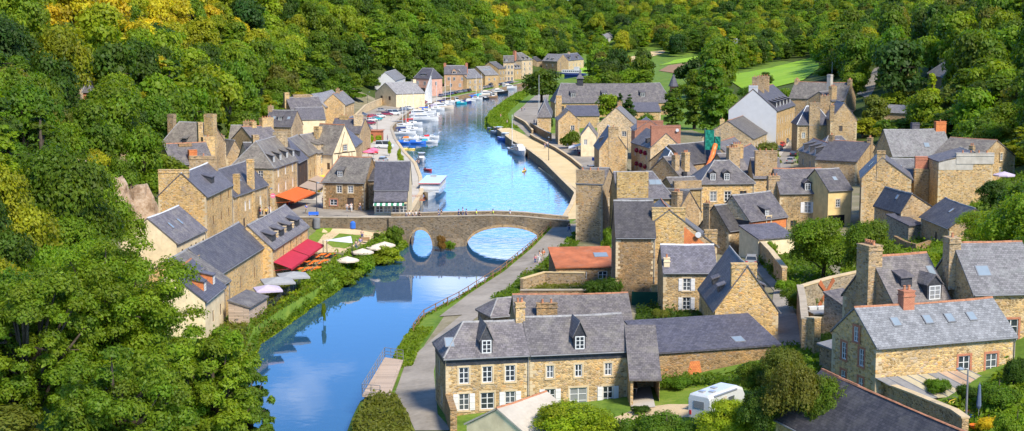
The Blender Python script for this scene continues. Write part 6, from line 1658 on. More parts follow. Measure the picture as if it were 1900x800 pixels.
def boat_proto(kind):
    if kind in BP: return BP[kind]
    P = []                                                  # (name, mesh, parent index or None)
    def add(name, mb, mat, par=None, smooth=False): P.append((name, mb.mesh(name, mat if isinstance(mat, list) else [mat], smooth), par)); return len(P)-1
    if kind == 'sail':
        h, d = hull_mb(8.5, 2.7, 0.95); add('hull', h, paint('white'), smooth=False); add('deck', d, paint('cream'))
        c = MB(); c.hexa([(-1.4,-.85,1.0),(2.3,-.5,1.15),(2.3,.5,1.15),(-1.4,.85,1.0)], [(-1.3,-.7,1.5),(1.6,-.4,1.5),(1.6,.4,1.5),(-1.3,.7,1.5)]); ci = add('cabin', c, paint('white'))
        wn = MB(); wn.box(-.9,1.1,-.83,.83,1.22,1.38); add('cabin_window', wn, M['glass'], ci)
        m = MB(); m.tube([(1.0,0,1.2),(1.0,0,12.0)], [.12,.08], 6); m.tube([(1.0,-.6,7.5),(1.0,.6,7.5)], .04, 4); mi = add('mast', m, M['frame'])
        st = MB(); st.tube([(1.0,0,11.4),(4.1,0,1.35)], .015, 3); st.tube([(1.0,0,11.4),(-4.1,0,1.0)], .015, 3); add('stay', st, M['iron'], mi)
        b = MB(); b.tube([(1.0,0,2.1),(-2.9,0,2.15)], .06, 5); bi = add('boom', b, M['zinc'])
        s_ = MB(); s_.tube([(0.9,0,2.35),(0,0,2.34),(-1.5,0,2.28),(-2.8,0,2.2)], [.26,.24,.2,.1], 8); add('sail_cover', s_, paint('navy','cloth'), bi)
        s_ = MB(); s_.hexa([(-1.6,-.8,1.4),(-.7,-.8,1.45),(-.7,.8,1.45),(-1.6,.8,1.4)], [(-1.5,-.7,1.95),(-1.0,-.7,1.95),(-1.0,.7,1.95),(-1.5,.7,1.95)]); add('spray_hood', s_, paint('navy','cloth'))
    elif kind == 'cruiser':
        h, d = hull_mb(11, 3.6, 1.35); add('hull', h, paint('white')); add('deck', d, paint('cream'))
        c = MB(); c.hexa([(-3.8,-1.45,1.35),(2.6,-1.1,1.6),(2.6,1.1,1.6),(-3.8,1.45,1.35)], [(-3.4,-1.3,2.6),(1.0,-1.0,2.6),(1.0,1.0,2.6),(-3.4,1.3,2.6)]); ci = add('cabin', c, paint('white'))
        wn = MB(); wn.hexa([(-3.2,-1.42,1.95),(1.3,-1.12,1.95),(1.3,1.12,1.95),(-3.2,1.42,1.95)], [(-3.2,-1.38,2.35),(1.2,-1.08,2.35),(1.2,1.08,2.35),(-3.2,1.38,2.35)]); add('cabin_window', wn, M['glass'], ci)
        f = MB(); f.hexa([(-3.0,-1.1,2.6),(-.2,-1.0,2.6),(-.2,1.0,2.6),(-3.0,1.1,2.6)], [(-2.9,-1.0,3.1),(-.6,-.9,3.15),(-.6,.9,3.15),(-2.9,1.0,3.1)]); add('flybridge', f, paint('cream'))
        r = MB()
        for sg in (-1,1): r.tube([(-4.6,sg*1.6,2.1),(0,sg*1.65,2.25),(3.2,sg*1.1,2.4),(5.2,0,2.6)], .03, 4)
        add('rail', r, M['zinc'])
        k = MB(); k.box(-4.8,-3.6,-1.3,1.3,1.3,1.75); add('canopy', k, paint('navy','cloth'))
    elif kind == 'day':
        h, d = hull_mb(5.2, 2.1, 0.7, inset=.18); add('hull', h, paint('white')); add('deck', d, paint('cream'))
        c = MB(); c.hexa([(-.5,-.75,.6),(1.3,-.6,.75),(1.3,.6,.75),(-.5,.75,.6)], [(-.3,-.6,1.25),(.7,-.5,1.25),(.7,.5,1.25),(-.3,.6,1.25)]); ci = add('cabin', c, paint('white'))
        wn = MB(); wn.box(-.1,.95,-.62,.62,.98,1.15); add('windscreen', wn, M['glass'], ci)
        e = MB(); e.box(-2.85,-2.5,-.25,.25,.2,1.1); add('outboard_motor', e, paint('black'))
        k = MB(); k.hexa([(-2.4,-.9,.72),(-.6,-.95,.75),(-.6,.95,.75),(-2.4,.9,.72)], [(-2.2,-.3,1.1),(-.8,-.35,1.25),(-.8,.35,1.25),(-2.2,.3,1.1)]); add('boat_cover', k, paint('blue','cloth'))
    elif kind == 'wheel':                                   # small fishing boat with a wheelhouse
        h, d = hull_mb(6.2, 2.3, 0.9, inset=.15); add('hull', h, paint('white')); add('deck', d, paint('cream'))
        c = MB(); c.hexa([(-.6,-.8,.8),(1.2,-.7,.9),(1.2,.7,.9),(-.6,.8,.8)], [(-.6,-.75,2.3),(.8,-.65,2.3),(.8,.65,2.3),(-.6,.75,2.3)]); ci = add('wheelhouse', c, paint('white'))
        wn = MB(); wn.box(-.4,1.02,-.78,.78,1.5,2.05); add('window', wn, M['glass'], ci)
        r = MB(); r.box(-.9,1.05,-.95,.95,2.3,2.4); add('roof', r, paint('white'), ci)
        e = MB(); e.box(-3.35,-3.0,-.25,.25,.2,1.2); add('outboard_motor', e, paint('black'))
    elif kind == 'dinghy':
        h, d = hull_mb(3.6, 1.5, 0.45, inset=.25); add('hull', h, paint('grey')); add('deck', d, paint('wood'))
        s_ = MB(); s_.box(-.9,-.6,-.62,.62,.3,.36); s_.box(.3,.55,-.6,.6,.32,.38); add('thwart', s_, M['brownwood'])
        e = MB(); e.box(-2.0,-1.75,-.18,.18,.1,.75); add('outboard_motor', e, paint('black'))
    elif kind == 'kayak':
        mb = MB(); rs_ = []
        for i in range(11):
            t = i/10; x = -2.1+4.2*t; w_ = .36*math.sin(PI*(.04+.92*t))**.7
            rs_.append([(x,-w_,.18),(x,-w_*.7,0),(x,w_*.7,0),(x,w_,.18),(x,w_*.5,.3+.1*abs(t-.5)),(x,-w_*.5,.3+.1*abs(t-.5))])
        mb.loft(rs_); add('hull', mb, paint('turq'), smooth=True)
        c = MB(); c.lathe([(.3,.26),(.34,.32),(.28,.34),(.22,.3)], n=10); add('cockpit_rim', c, paint('black'))
    elif kind == 'barge':
        h, d = hull_mb(24, 5.2, 2.2, stern=.85); add('hull', h, paint('navy')); add('deck', d, paint('white'))
        c = MB(); c.box(-9,3,-1.9,1.9,2.3,4.3); ci = add('deckhouse', c, paint('white'))
        wn = MB()
        for i in range(8): wn.box(-8.4+i*1.4,-7.5+i*1.4,-1.94,1.94,3.1,3.8)
        add('window', wn, M['glass'], ci)
        w_ = MB(); w_.box(-8,-5,-1.5,1.5,4.3,6.2); add('wheelhouse', w_, paint('white'))
        m = MB(); m.tube([(4.5,0,2.3),(4.5,0,9)], .1, 6); add('mast', m, M['zinc'])
    BP[kind] = P
    return P
def boat(kind, u, v, head, label, hull=None, cover=None, scale=1.0, group=None, z=0.0, cat='boat', name=None, mast=True):
    P = boat_proto(kind); p = plane(u, v, z)
    root = thing(name or {'sail':'sailing_boat','cruiser':'motor_cruiser','day':'day_boat','wheel':'fishing_boat','dinghy':'dinghy','kayak':'kayak','barge':'river_ship'}[kind], label, cat, p, R(head), group)
    root.scale = (scale,)*3
    made = []
    for nm, me, par in P:
        if not mast and nm in ('mast', 'stay', 'boom', 'sail_cover'): made.append(None); continue
        o = link(nm, me, made[par] if par is not None else root); made.append(o)
        if nm == 'hull' and hull: recolour(o, paint(hull))
        if nm in ('sail_cover','spray_hood','canopy','boat_cover') and cover: recolour(o, paint(cover, 'cloth'))
    return root
G = 'boats moored along the left quay'
for a in (
 ('sail',748,250,8,'white sailing boat with navy hood, second row behind the blue covered boats',None,'navy'),
 ('sail',762,244,12,'white sailing boat with a bare stern, behind the navy hooded one',None,'white'),
 ('sail',742,237,6,'white sailing boat lying near the algae-green ramp',None,'grey'),
 ('sail',762,233,10,'white sailing boat with red stern cover below the big cream cruiser',None,'red'),
 ('cruiser',786,225,4,'big cream motor cruiser, nearer of the pair',None,'white'),
 ('cruiser',780,217,6,'big white motor cruiser, farther of the pair',None,'maroon'),
 ('sail',790,210,8,'sailing boat with a royal blue sail cover above the cruisers',None,'blue'),
 ('sail',806,205,10,'white sailing boat with purple hood beside the hoisted white sail',None,'lilac'),
 ('cruiser',818,203,12,'cream cabin boat with a navy stern canopy at the row bend','cream','navy'),
 ('sail',822,196,12,'sailing boat with navy cover, left of the black-hooded one','white','navy'),
 ('sail',832,192,14,'sailing boat with a black sail hood opposite the dark parked cars','white','black'),
 ('wheel',846,190,20,'small white cabin boat left of the teal boat',None,None),
 ('day',856,193,24,'teal open boat in the far moored row','teal','teal'),
 ('day',865,191,24,'navy open boat right beside the teal one','navy','navy'),
 ('day',873,189,24,'white open boat right of the navy one','white','white'),
 ('sail',880,186,26,'blue-covered sailing boat opposite the red parked car','white','blue'),
 ('sail',890,184,28,'black-hulled sailing boat with turquoise cover in the far row','black','turq'),
 ('day',899,184,28,'dark open boat right of the black-hulled sailing boat','black','black'),
 ('cruiser',904,179,30,'cream motor boat opposite the quay warehouse','cream','cream'),
 ('wheel',913,182,30,'brown wooden fishing boat near the far row end','wood',None),
 ('cruiser',926,175,34,'black-hulled cruiser with cream upperworks','black','cream'),
 ('cruiser',944,166,38,'white cruiser with a bright blue canopy at the end of the row','white','blue'),
 ('day',752,267,-5,'small boat under a royal blue cover, leftmost of the front row','blue','blue'),
 ('day',775,267,-3,'small boat under a royal blue cover, middle of the front row','blue','blue'),
 ('day',797,265,-3,'small boat with pale blue cover, rightmost of the front row','white','teal'),
 ('day',762,260,0,'small orange-trimmed boat behind the royal blue covers','white','orange'),
 ('day',782,259,0,'small white boat behind the middle royal blue cover','white','white'),
 ('day',800,257,0,'small boat with red fenders behind the pale blue cover','white','red'),
): boat(a[0], a[1], a[2], a[3], a[4], a[5], a[6], group=G)
boat('sail', 797, 201, 10, 'sailing boat with its tall white sail hoisted', None, 'white', group=G)
r_ = [o for o in COL.objects if o.get('label') == 'sailing boat with its tall white sail hoisted'][0]
mb = MB(); rr = []
for i in range(9):
    t_ = i/8; w_ = 4.0*(1-t_)**0.8+.15
    rr.append([(0.9,-.05,2.3+11.5*t_),(0.9-w_*.5,.5*math.sin(PI*t_)+.25*(1-t_),2.3+11.5*t_),(0.9-w_,0,2.3+11.5*t_),(0.9-w_*.5,.5*math.sin(PI*t_)+.2*(1-t_),2.3+11.5*t_)])
mb.loft(rr); mb.obj('hoisted_sail', [paint('white','cloth')], r_)
boat('wheel', 782, 299, -80, 'white motorboat with a glazed wheelhouse moored at the curved quay')
boat('dinghy', 795, 317, -60, 'red inflatable dinghy behind the tour boat', 'red')
boat('kayak', 744, 277, 10, 'yellow kayak floating under the quay, left one', 'yellow'); boat('kayak', 757, 278, 10, 'yellow kayak floating under the quay, right one', 'yellow')
GR = 'boats along the right quay'
boat('day', 919, 243, 150, 'grey launch with a dark cover nearest the reeds, right quay', 'silver', 'grey', 1.25, GR); boat('wheel', 926, 250, 150, 'dark grey launch behind the blue fishing boat', 'grey', None, 1.1, GR)
boat('wheel', 938, 262, 140, 'blue-hulled white fishing boat at the right quay', 'blue', None, 1.1, GR); boat('sail', 953, 282, 118, 'sailing boat hidden behind the big cruiser at the right quay', 'white', 'white', .9, GR)
boat('cruiser', 966, 288, -78, 'large white cruiser with navy stripe at the right quay', 'white', 'grey', .95, GR)
boat('barge', 1052, 142, 160, 'big dark blue ship with white deckhouse at the river bend', 'navy', cat='ship'); boat('cruiser', 1040, 137, 170, 'white cruiser moored behind the dark blue ship', 'white', 'white')
boat('cruiser', 1186, 133, 10, 'dark hulled boat with a red waterline laid up on the bank', 'maroon', 'navy', z=2.0)
boat('kayak', 599, 545, 62, 'turquoise canoe tied below the restaurant terrace')
boat('kayak', 925, 603, 5, 'cream canoe lying by the creeper-covered wall', 'cream', z=5.2)
ky = boat('kayak', 973, 318, 75, 'yellow kayak paddled in mid river', 'yellow')
# ---- tour boat with its gangway
p = plane(796, 372, 0)
tb = thing('tour_boat', 'white river tour boat with red trim moored by the bridge', 'tour boat', (p.x+.3, p.y+10, 0), R(-93))
h, d = hull_mb(19, 4.6, 1.25, stern=.92); h.obj('hull', [paint('white')], tb); d.obj('deck', [paint('cream')], tb)
mb = MB(); mb.box(-8.6,6.4,-2.1,2.1,1.3,1.9); mb.box(-8.6,6.4,-2.05,2.05,3.0,3.3)
for i in range(9): mb.box(-8.6+i*1.86,-8.35+i*1.86,-2.1,2.1,1.9,3.0)
cb = mb.obj('saloon', [paint('white')], tb)
mb = MB(); mb.box(-8.5,6.34,-2.02,2.02,1.9,3.0); mb.obj('saloon_window', [M['glass']], cb)
mb = MB(); mb.box(-9.0,6.9,-2.35,2.35,3.3,3.45); rf = mb.obj('roof', [paint('white')], tb)
mb = MB(); mb.box(-9.02,6.92,-2.38,-2.3,3.22,3.36); mb.box(-9.02,6.92,2.3,2.38,3.22,3.36); mb.box(6.9,6.95,-2.38,2.38,3.22,3.36); mb.obj('red_trim', [paint('red')], rf)
mb = MB(); mb.box(-7.6,-6.2,-1.2,.2,3.45,3.75); mb.obj('hatch', [paint('silver')], rf)
p = plane(777, 373, 1.4)
gw = thing('gangway', 'brown plank gangway from the quay to the tour boat', 'gangway', (p.x-2.2, p.y-0.5, 1.5), R(14))
mb = MB(); mb.box(-3.0,3.4,-.9,.9,0,.12); mb.obj('walkway', [M['rust']], gw)
for y_ in (-.9,.9):
    mb = MB(); mb.tube([(-3,y_,1.0),(3.4,y_,1.0)], .04, 5); mb.tube([(-3,y_,.5),(3.4,y_,.5)], .03, 5)
    for i in range(5): mb.tube([(-3+i*1.6,y_,0),(-3+i*1.6,y_,1.0)], .03, 5)
    mb.obj('rail', [M['rust']], gw)
# ================================================================== CARS
CP_ = {}
def car_proto(kind):
    if kind in CP_: return CP_[kind]
    if kind == 'hatch': L, Wd, prof_, roof_ = 4.1, 1.75, [(-2.05,.35,.62),(-2.0,.3,.92),(-1.2,.28,.98),(1.1,.28,.95),(1.9,.3,.78),(2.05,.36,.6)], [(-1.85,.95),(-1.55,1.46),(.2,1.5),(1.15,.95)]
    elif kind == 'estate': L, Wd, prof_, roof_ = 4.6, 1.8, [(-2.3,.35,.65),(-2.25,.3,.95),(-1.2,.28,.98),(1.2,.28,.95),(2.1,.3,.78),(2.3,.36,.6)], [(-2.15,.96),(-1.9,1.46),(.3,1.48),(1.25,.95)]
    else: L, Wd, prof_, roof_ = 5.2, 2.0, [(-2.6,.35,.9),(-2.58,.3,1.15),(-1.2,.3,1.2),(1.6,.3,1.15),(2.45,.32,.95),(2.6,.36,.7)], [(-2.56,1.15),(-2.5,2.15),(1.1,2.2),(2.0,1.15)]
    hw = Wd/2; b = MB(); rings = []
    for x, zb, zt in prof_:
        k = .93 if abs(x) > L/2-.15 else 1
        rings.append([(x,-hw*k,zb+.1),(x,-hw*.9*k,zb),(x,hw*.9*k,zb),(x,hw*k,zb+.1),(x,hw*k,zt-.12),(x,hw*.88*k,zt),(x,-hw*.88*k,zt),(x,-hw*k,zt-.12)])
    b.loft(rings)
    (x0,z0),(x1,z1),(x2,z2),(x3,z3) = roof_
    hr = hw*.74; hb = hw*.88
    b.hexa([(x1,-hr,z1-.06),(x2,-hr,z2-.06),(x2,hr,z2-.06),(x1,hr,z1-.06)], [(x1+.06,-hr*.94,z1),(x2-.08,-hr*.94,z2),(x2-.08,hr*.94,z2),(x1+.06,hr*.94,z1)])
    for xa, za, xb, zb in ((x0,z0,x1,z1),(x3,z3,x2,z2),((x0+x3)/2-.1,z0,(x1+x2)/2-.05,z1)):
        for sg in (-1,1): b.tube([(xa,sg*hb,za),(xb,sg*hr,zb-.05)], .055, 5)
    g = MB(); g.hexa([(x0+.05,-hb+.04,z0-.02),(x3-.05,-hb+.04,z3-.02),(x3-.05,hb-.04,z3-.02),(x0+.05,hb-.04,z0-.02)], [(x1+.05,-hr+.03,z1-.05),(x2-.05,-hr+.03,z2-.05),(x2-.05,hr-.03,z2-.05),(x1+.05,hr-.03,z1-.05)])
    w_ = MB()
    for k in range(2): pass
    for (r, zz) in ((.31,0),): 
        ring = []
        for yy in (-.1,.1): ring.append([(r*math.cos(2*PI*i/12), yy, r*math.sin(2*PI*i/12)) for i in range(12)])
        w_.loft(ring)
    rim = MB(); rim.loft([[(.19*math.cos(2*PI*i/10), yy, .19*math.sin(2*PI*i/10)) for i in range(10)] for yy in (-.115,.115)])
    hl = MB(); hl.box(-.04,.04,-.17,.17,-.07,.07)
    CP_[kind] = dict(body=b.mesh('body',[paint('white')]), glass=g.mesh('window_glass',[M['glass']]), wheel=w_.mesh('wheel',[paint('black','cloth')]), rim=rim.mesh('rim',[paint('silver')]), hl=hl.mesh('headlight',[paint('silver')]), tl=hl.mesh('tail_light',[paint('red')]), L=L, W=Wd, z=.72 if kind!='van' else .8)
    return CP_[kind]
def car(u, v, head, label, col, kind='hatch', group=None, name='parked_car', cat='car', lift=0.1):
    P = car_proto(kind); p = ground(u, v)
    root = thing(name, label, cat, (p.x, p.y, T(p.x,p.y)+lift), R(head), group)
    recolour(link('body', P['body'], root), paint(col)); link('window_glass', P['glass'], root)
    for x in (-P['L']*.31, P['L']*.32):
        for y in (-P['W']/2+.08, P['W']/2-.08):
            w_ = link('wheel', P['wheel'], root, (x, y, .31)); link('rim', P['rim'], w_)
    for y in (-P['W']*.36, P['W']*.36):
        link('headlight', P['hl'], root, (P['L']/2-.05, y, P['z']-.02)); link('tail_light', P['tl'], root, (-P['L']/2+.04, y, P['z']))
    return root
# right quay and lanes
car(1083,328,100,'black hatchback driving along the right quay, seen from behind','black','hatch',name='driving_car'); car(1096,318,95,'dark grey car parked against the flared-roof quay house','slate','estate')
car(1525,552,80,'black car with red tail lights parked under the darker garden tree','black','hatch'); car(1394,492,80,'pale blue car in the gap behind the broad gable house','silver','hatch')
GS = 'cars parked up the uphill street'
for u, v, c, l in ((1468,250,'white','white car, farthest up in the street row below the white gable'),(1463,258,'navy','navy blue car behind the white one in the street row'),(1457,266,'slate','blue-grey estate behind the navy car in the street row'),(1450,273,'red','red car in the street row near the low slate hall'),(1444,280,'grey','grey car at the lower end of the street row'),(1474,290,'black','dark car in the lower street beside the mansard house'),(1468,303,'silver','silver car at the street corner above the shuttered house')):
    car(u, v, 70, l, c, 'estate', GS)
for u, v, c, l in ((1500,166,'white','white car, leftmost of the group by the hedge'),(1506,169,'silver','silver car second of the group by the hedge'),(1512,172,'white','white hatchback third of the group by the hedge'),(1518,175,'silver','silver hatchback lowest of the group by the hedge')): car(u, v, 150, l, c, 'estate', 'cars parked by the hedge above the town')
# left quay
car(714,276,-4,'white delivery van parked on the market quay','white','van',name='delivery_van',cat='van'); car(691,286,-60,'red car in front of the pink parasols on the market quay','red'); car(711,302,80,'silver-blue car parked behind the crepe house','silver')
GI = 'cars in the inner car park'
for u, v, h_, c, l, k in ((673,216,10,'slate','dark car against the stone house end, inner car park','hatch'),(670,224,10,'silver','pale blue car next to the dark one, inner car park','hatch'),(677,238,60,'navy','blue car below the pale blue one, inner car park','hatch'),(679,231,50,'white','white car beside the blue one, inner car park','hatch'),
  (692,220,35,'red','red car, middle bay of the inner car park','hatch'),(690,226,40,'white','white car behind the red one, inner car park','hatch'),(687,232,45,'maroon','dark red car at the ramp wall, inner car park','hatch'),(699,224,40,'teal','grey-green car at the ramp wall','hatch'),(705,219,30,'white','white hatchback at the end of the middle bay','hatch'),(683,243,75,'grey','grey car by the brown kiosk','hatch'),(677,247,80,'black','black car near the house corner by the kiosk','estate')): car(u, v, h_, l, c, k, GI)
GQ = 'cars along the left quay road'
for u, v, h_, c, l, k in ((709,208,5,'silver','silver car driving under the tall quay wall','hatch'),(718,215,2,'maroon','maroon car in the quay row behind the masts','estate'),(730,214,15,'white','white van in the quay row behind the masts','van'),(741,211,20,'silver','silver car right of the white van in the quay row','estate'),(751,206,25,'slate','dark blue car beside the silver one in the quay row','hatch'),(759,204,35,'white','white car just left of the hoisted sail','hatch'),(748,197,20,'slate','dark car under the cream cottage wall','hatch'),(766,199,40,'navy','navy car left of the navy van','hatch'),(771,197,40,'navy','navy van behind the hoisted sail','van'),(787,193,40,'maroon','maroon car below the pink house','hatch'),(779,193,40,'silver','silver car below the pink house','hatch')): car(u, v, h_, l, c, k, GQ)
row = ['slate','slate','navy','black','grey','slate','black',None,'red','white','silver','grey','slate','grey','silver','black','white','slate','navy','grey']
rowt = ['first','second','third','fourth','fifth','sixth','seventh','','','first','second','third','fourth','fifth','sixth','seventh','eighth','ninth','tenth','eleventh']
for i, c in enumerate(row):
    if c is None: continue
    t_ = i/19; y_ = ground(829,181).y + (ground(962,156).y-ground(829,181).y)*t_**0.9
    x_ = lx(y_) - 4.0 ; u, v, s_ = proj((x_, y_, T(x_, y_)))
    ang = math.degrees(math.atan2(12, lx(y_+12)-lx(y_)))
    lab = 'bright red car in the long row on the far left quay' if c == 'red' else f"{dict(slate='dark slate blue').get(c, c)} car, {rowt[i]} {'before' if i < 8 else 'after'} the red one, far quay row"
    if i < 8: lab = f"{dict(slate='dark slate blue').get(c, c)} car, {['seventh','sixth','fifth','fourth','third','second','first'][i]} before the red one, far quay row"
    car(u, v, ang, lab, c, 'estate' if i % 3 else 'van' if i == 12 else 'hatch', 'cars in the long row on the far left quay')
# blue lorry on the hill road, camper van in the garden
p = ground(1606,126)
lo_ = thing('lorry', 'blue lorry seen from behind on the climbing road', 'lorry', (p.x,p.y,T(p.x,p.y)+.2), R(60))
mb = MB(); mb.box(-3.4,1.6,-1.2,1.2,.9,3.6); mb.obj('cargo_box', [paint('blue')], lo_); mb = MB(); mb.hexa([(1.7,-1.15,.6),(3.6,-1.15,.6),(3.6,1.15,.6),(1.7,1.15,.6)],[(1.7,-1.1,2.7),(3.1,-1.1,2.7),(3.1,1.1,2.7),(1.7,1.1,2.7)]); mb.obj('cab', [paint('blue')], lo_)
for x in (-2.4,2.6):
    for y in (-1,1): o = link('wheel', car_proto('hatch')['wheel'], lo_, (x,y,.42)); o.scale = (1.4,1.6,1.4)
p = ground(1304,796)
cv = thing('camper_van', 'white camper van with roof hatches parked on the garden lawn', 'camper van', (p.x+1.5, p.y+2.6, T(p.x+1.5,p.y+2.6)+.1), R(50)); cv.scale = (.95,.95,.95)
mb = MB(); rings = []
for x, zb, zt in ((-2.95,.5,2.55),(-2.85,.4,2.72),(2.0,.4,2.78),(2.75,.42,2.5),(3.0,.5,2.1)):
    rings.append([(x,-1.05,zb),(x,1.05,zb),(x,1.12,zb+.5),(x,1.12,zt-.3),(x,1.0,zt-.06),(x,.8,zt),(x,-.8,zt),(x,-1.0,zt-.06),(x,-1.12,zt-.3),(x,-1.12,zb+.5)])
mb.loft(rings); bd = mb.obj('body', [paint('white')], cv)
mb = MB(); mb.hexa([(3.0,-1.0,.5),(3.9,-.95,.5),(3.9,.95,.5),(3.0,1.0,.5)],[(2.9,-1.0,1.5),(3.6,-.9,1.15),(3.6,.9,1.15),(2.9,1.0,1.5)]); mb.obj('bonnet', [paint('white')], cv)
mb = MB(); mb.box(-3.0,-2.9,-.55,.55,1.45,2.1); mb.obj('rear_window', [M['glass']], cv)
mb = MB(); mb.box(-2.0,-1.0,-1.15,-1.1,1.5,2.05); mb.box(.2,1.2,-1.15,-1.1,1.5,2.05); mb.obj('side_window', [M['glass']], cv)
mb = MB(); mb.box(-.75,-.1,-1.15,-1.11,.55,2.25); mb.obj('door', [paint('cream')], cv)
for x, y in ((-2.0,.3),(-1.5,-.45),(-.2,.2)): mb = MB(); mb.box(x-.25,x+.25,y-.25,y+.25,2.72,2.86); mb.obj('roof_hatch', [paint('silver')], cv)
mb = MB(); mb.box(-2.2,1.6,-1.2,-1.02,2.5,2.62); mb.obj('awning_case', [paint('grey')], cv)
mb = MB(); mb.tube([(-3.0,-.9,.6),(-3.25,-.9,.6),(-3.25,.9,.6),(-3.0,.9,.6)], .04, 5); mb.obj('bike_rack', [M['zinc']], cv)
for y in (-.9,.9): mb = MB(); mb.box(-3.0,-2.93,y-.1,y+.1,.75,1.15); mb.obj('tail_light', [paint('red')], cv)
for x in (-1.7,2.3):
    for y in (-1.0,1.0): o = link('wheel', car_proto('hatch')['wheel'], cv, (x,y,.33)); link('rim', car_proto('hatch')['rim'], o)
# ================================================================== PEOPLE
def skin_mesh(name, verts, edges, rad, mat, root=0, sub=1):
    me = bpy.data.meshes.new('skeleton'); me.from_pydata(verts, edges, []); o = link('skeleton', me)
    o.modifiers.new('s', 'SKIN'); sv = me.skin_vertices[0].data
    for i, r in enumerate(rad): sv[i].radius = (r, r) if not hasattr(r, '__len__') else r
    sv[root].use_root = True
    m = o.modifiers.new('d', 'SUBSURF'); m.levels = sub; m.render_levels = sub
    bpy.context.view_layer.update()
    dg = bpy.context.evaluated_depsgraph_get()
    out = bpy.data.meshes.new_from_object(o.evaluated_get(dg)); out.name = name
    bpy.data.objects.remove(o); bpy.data.meshes.remove(me)
    out.materials.clear(); out.materials.append(mat)
    out.polygons.foreach_set('use_smooth', [True]*len(out.polygons))
    return out
def pose(kind):
    """joints: pelvis, waist, chest, neck, head base, head top, then arms and legs"""
    if kind == 'walk': lf, rf, la, ra = .32, -.34, -.2, .22
    else: lf, rf, la, ra = .03, -.03, .03, -.02
    V = [(0,0,.95),(0,0,1.12),(0.01,0,1.34),(0.02,0,1.48),(.04,0,1.56),(.05,0,1.72)]
    E = [(0,1),(1,2),(2,3),(3,4),(4,5)]; Rr = [(.16,.12),(.14,.105),(.17,.115),(.06,.06),(.085,.075),(.075,.07)]
    for sg, a in ((1,la),(-1,ra)):
        i = len(V); V += [(0,.2*sg,1.40),(a*.5-.02,.26*sg,1.13),(a+.06,.25*sg,.88),(a*1.1+.08,.24*sg,.76)]; E += [(2,i),(i,i+1),(i+1,i+2),(i+2,i+3)]; Rr += [.062,.048,.038,.035]
    for sg, a in ((1,lf),(-1,rf)):
        i = len(V); 
        if kind == 'sit': V += [(.02,.1*sg,.88),(.42,.13*sg,.86),(.44,.13*sg,.45),(.45,.13*sg,.42),(.6,.14*sg,.40)]
        else: V += [(0,.1*sg,.88),(a*.55+.02,.11*sg,.49),(a,.11*sg,.09),(a+.02,.11*sg,.05),(a+.17,.12*sg,.035)]
        E += [(0,i),(i,i+1),(i+1,i+2),(i+2,i+3),(i+3,i+4)]; Rr += [.088,.06,.043,.045,.03]
    return V, E, Rr
PP = {}
def person_proto(kind):
    if kind in PP: return PP[kind]
    V, E, Rr = pose(kind)
    body = skin_mesh('person_body', V, E, Rr, M['skin'])
    sh_i = [0,1,2,6,7,10,11]; mp_ = {a: i for i, a in enumerate(sh_i)}
    shirt = skin_mesh('shirt', [V[i] for i in sh_i], [(mp_[a], mp_[b]) for a, b in E if a in mp_ and b in mp_], [tuple(x+.018 for x in (Rr[i] if hasattr(Rr[i],'__len__') else (Rr[i],)*2)) for i in sh_i], paint('white','cloth'))
    tr_i = [0,14,15,16,19,20,21]; mp_ = {a: i for i, a in enumerate(tr_i)}
    tro = skin_mesh('trousers', [V[i] for i in tr_i], [(mp_[a], mp_[b]) for a, b in E if a in mp_ and b in mp_], [tuple(x+.02 for x in (Rr[i] if hasattr(Rr[i],'__len__') else (Rr[i],)*2)) for i in tr_i], paint('jean','cloth'))
    hair = MB(); hair.lathe([(.098,1.60),(.112,1.68),(.105,1.76),(.07,1.82),(.01,1.84)], cx=.03, n=10)
    PP[kind] = (body, shirt, tro, hair.mesh('hair', [paint('brown','cloth')], True)); return PP[kind]
M['skin'] = m_plain('skin', PC['skin'], 0.6, 0.3, var=0.05)
def person(x, y, z, head, label, top='white', legs='jean', kind='stand', hair='brown', hgt=1.0, group=None):
    b, s_, t_, h_ = person_proto(kind)
    root = link('person', b, None, (x, y, z), R(head)); root.scale = (hgt,)*3; tag(root, label, 'person', group)
    recolour(link('shirt', s_, root), paint(top,'cloth')); recolour(link('trousers', t_, root), paint(legs,'cloth')); recolour(link('hair', h_, root), paint(hair,'cloth'))
    return root
for u, dy, top, legs, k, l in ((754,1.6,'white','jean','walk','person in a white shirt, leftmost of the white-shirted group on the bridge'),(760,2.0,'white','khaki','stand','person in a white shirt, second from the left on the bridge'),(766,1.5,'cream','jean','walk','person in a cream top beside the one in black on the bridge'),(772,2.2,'white','grey','stand','person in white, just left of the one in black on the bridge'),(778,1.7,'black','black','walk','person in black at the left end of the bridge'),
  (814,2.6,'slate','jean','stand','person in dark blue holding close to another, left of the bridge middle'),(819,3.0,'black','khaki','stand','person in black beside the one in dark blue on the bridge'),(851,2.0,'navy','jean','walk','person in navy, left of the trio on the bridge'),(859,4.4,'silver','jean','stand','tall person in grey at the far parapet, middle of the trio'),(865,2.4,'slate','navy','walk','person in slate blue, right of the trio on the bridge'),
  (884,1.2,'hivis','grey','walk','person in a yellow-green vest nearest the trio on the bridge'),(915,1.2,'hivis','green','walk','person in a yellow-green vest over the big arch'),(946,1.0,'white','yellow','stand','person in white alone over the big arch')):
    yb_ = 258.5 + .5 + dy; x_ = (u-950)/ (2800/(yb_*CP+(HC-5)*SP)); person(x_, yb_, btop(x_)+.01, random.choice((0,180,20,170)), l, top, legs, k, group='people on the bridge')
def gperson(u, v, *a, dz=0.1, **k):
    p = ground(u, v); return person(p.x, p.y, T(p.x,p.y)+dz, *a, **k)
gperson(1056,432,200,'person in black with a dark bag walking by the tower house','black','jean','walk'); gperson(993,490,230,'child in a pink top walking on the towpath','pink','navy','walk',hgt=.75)
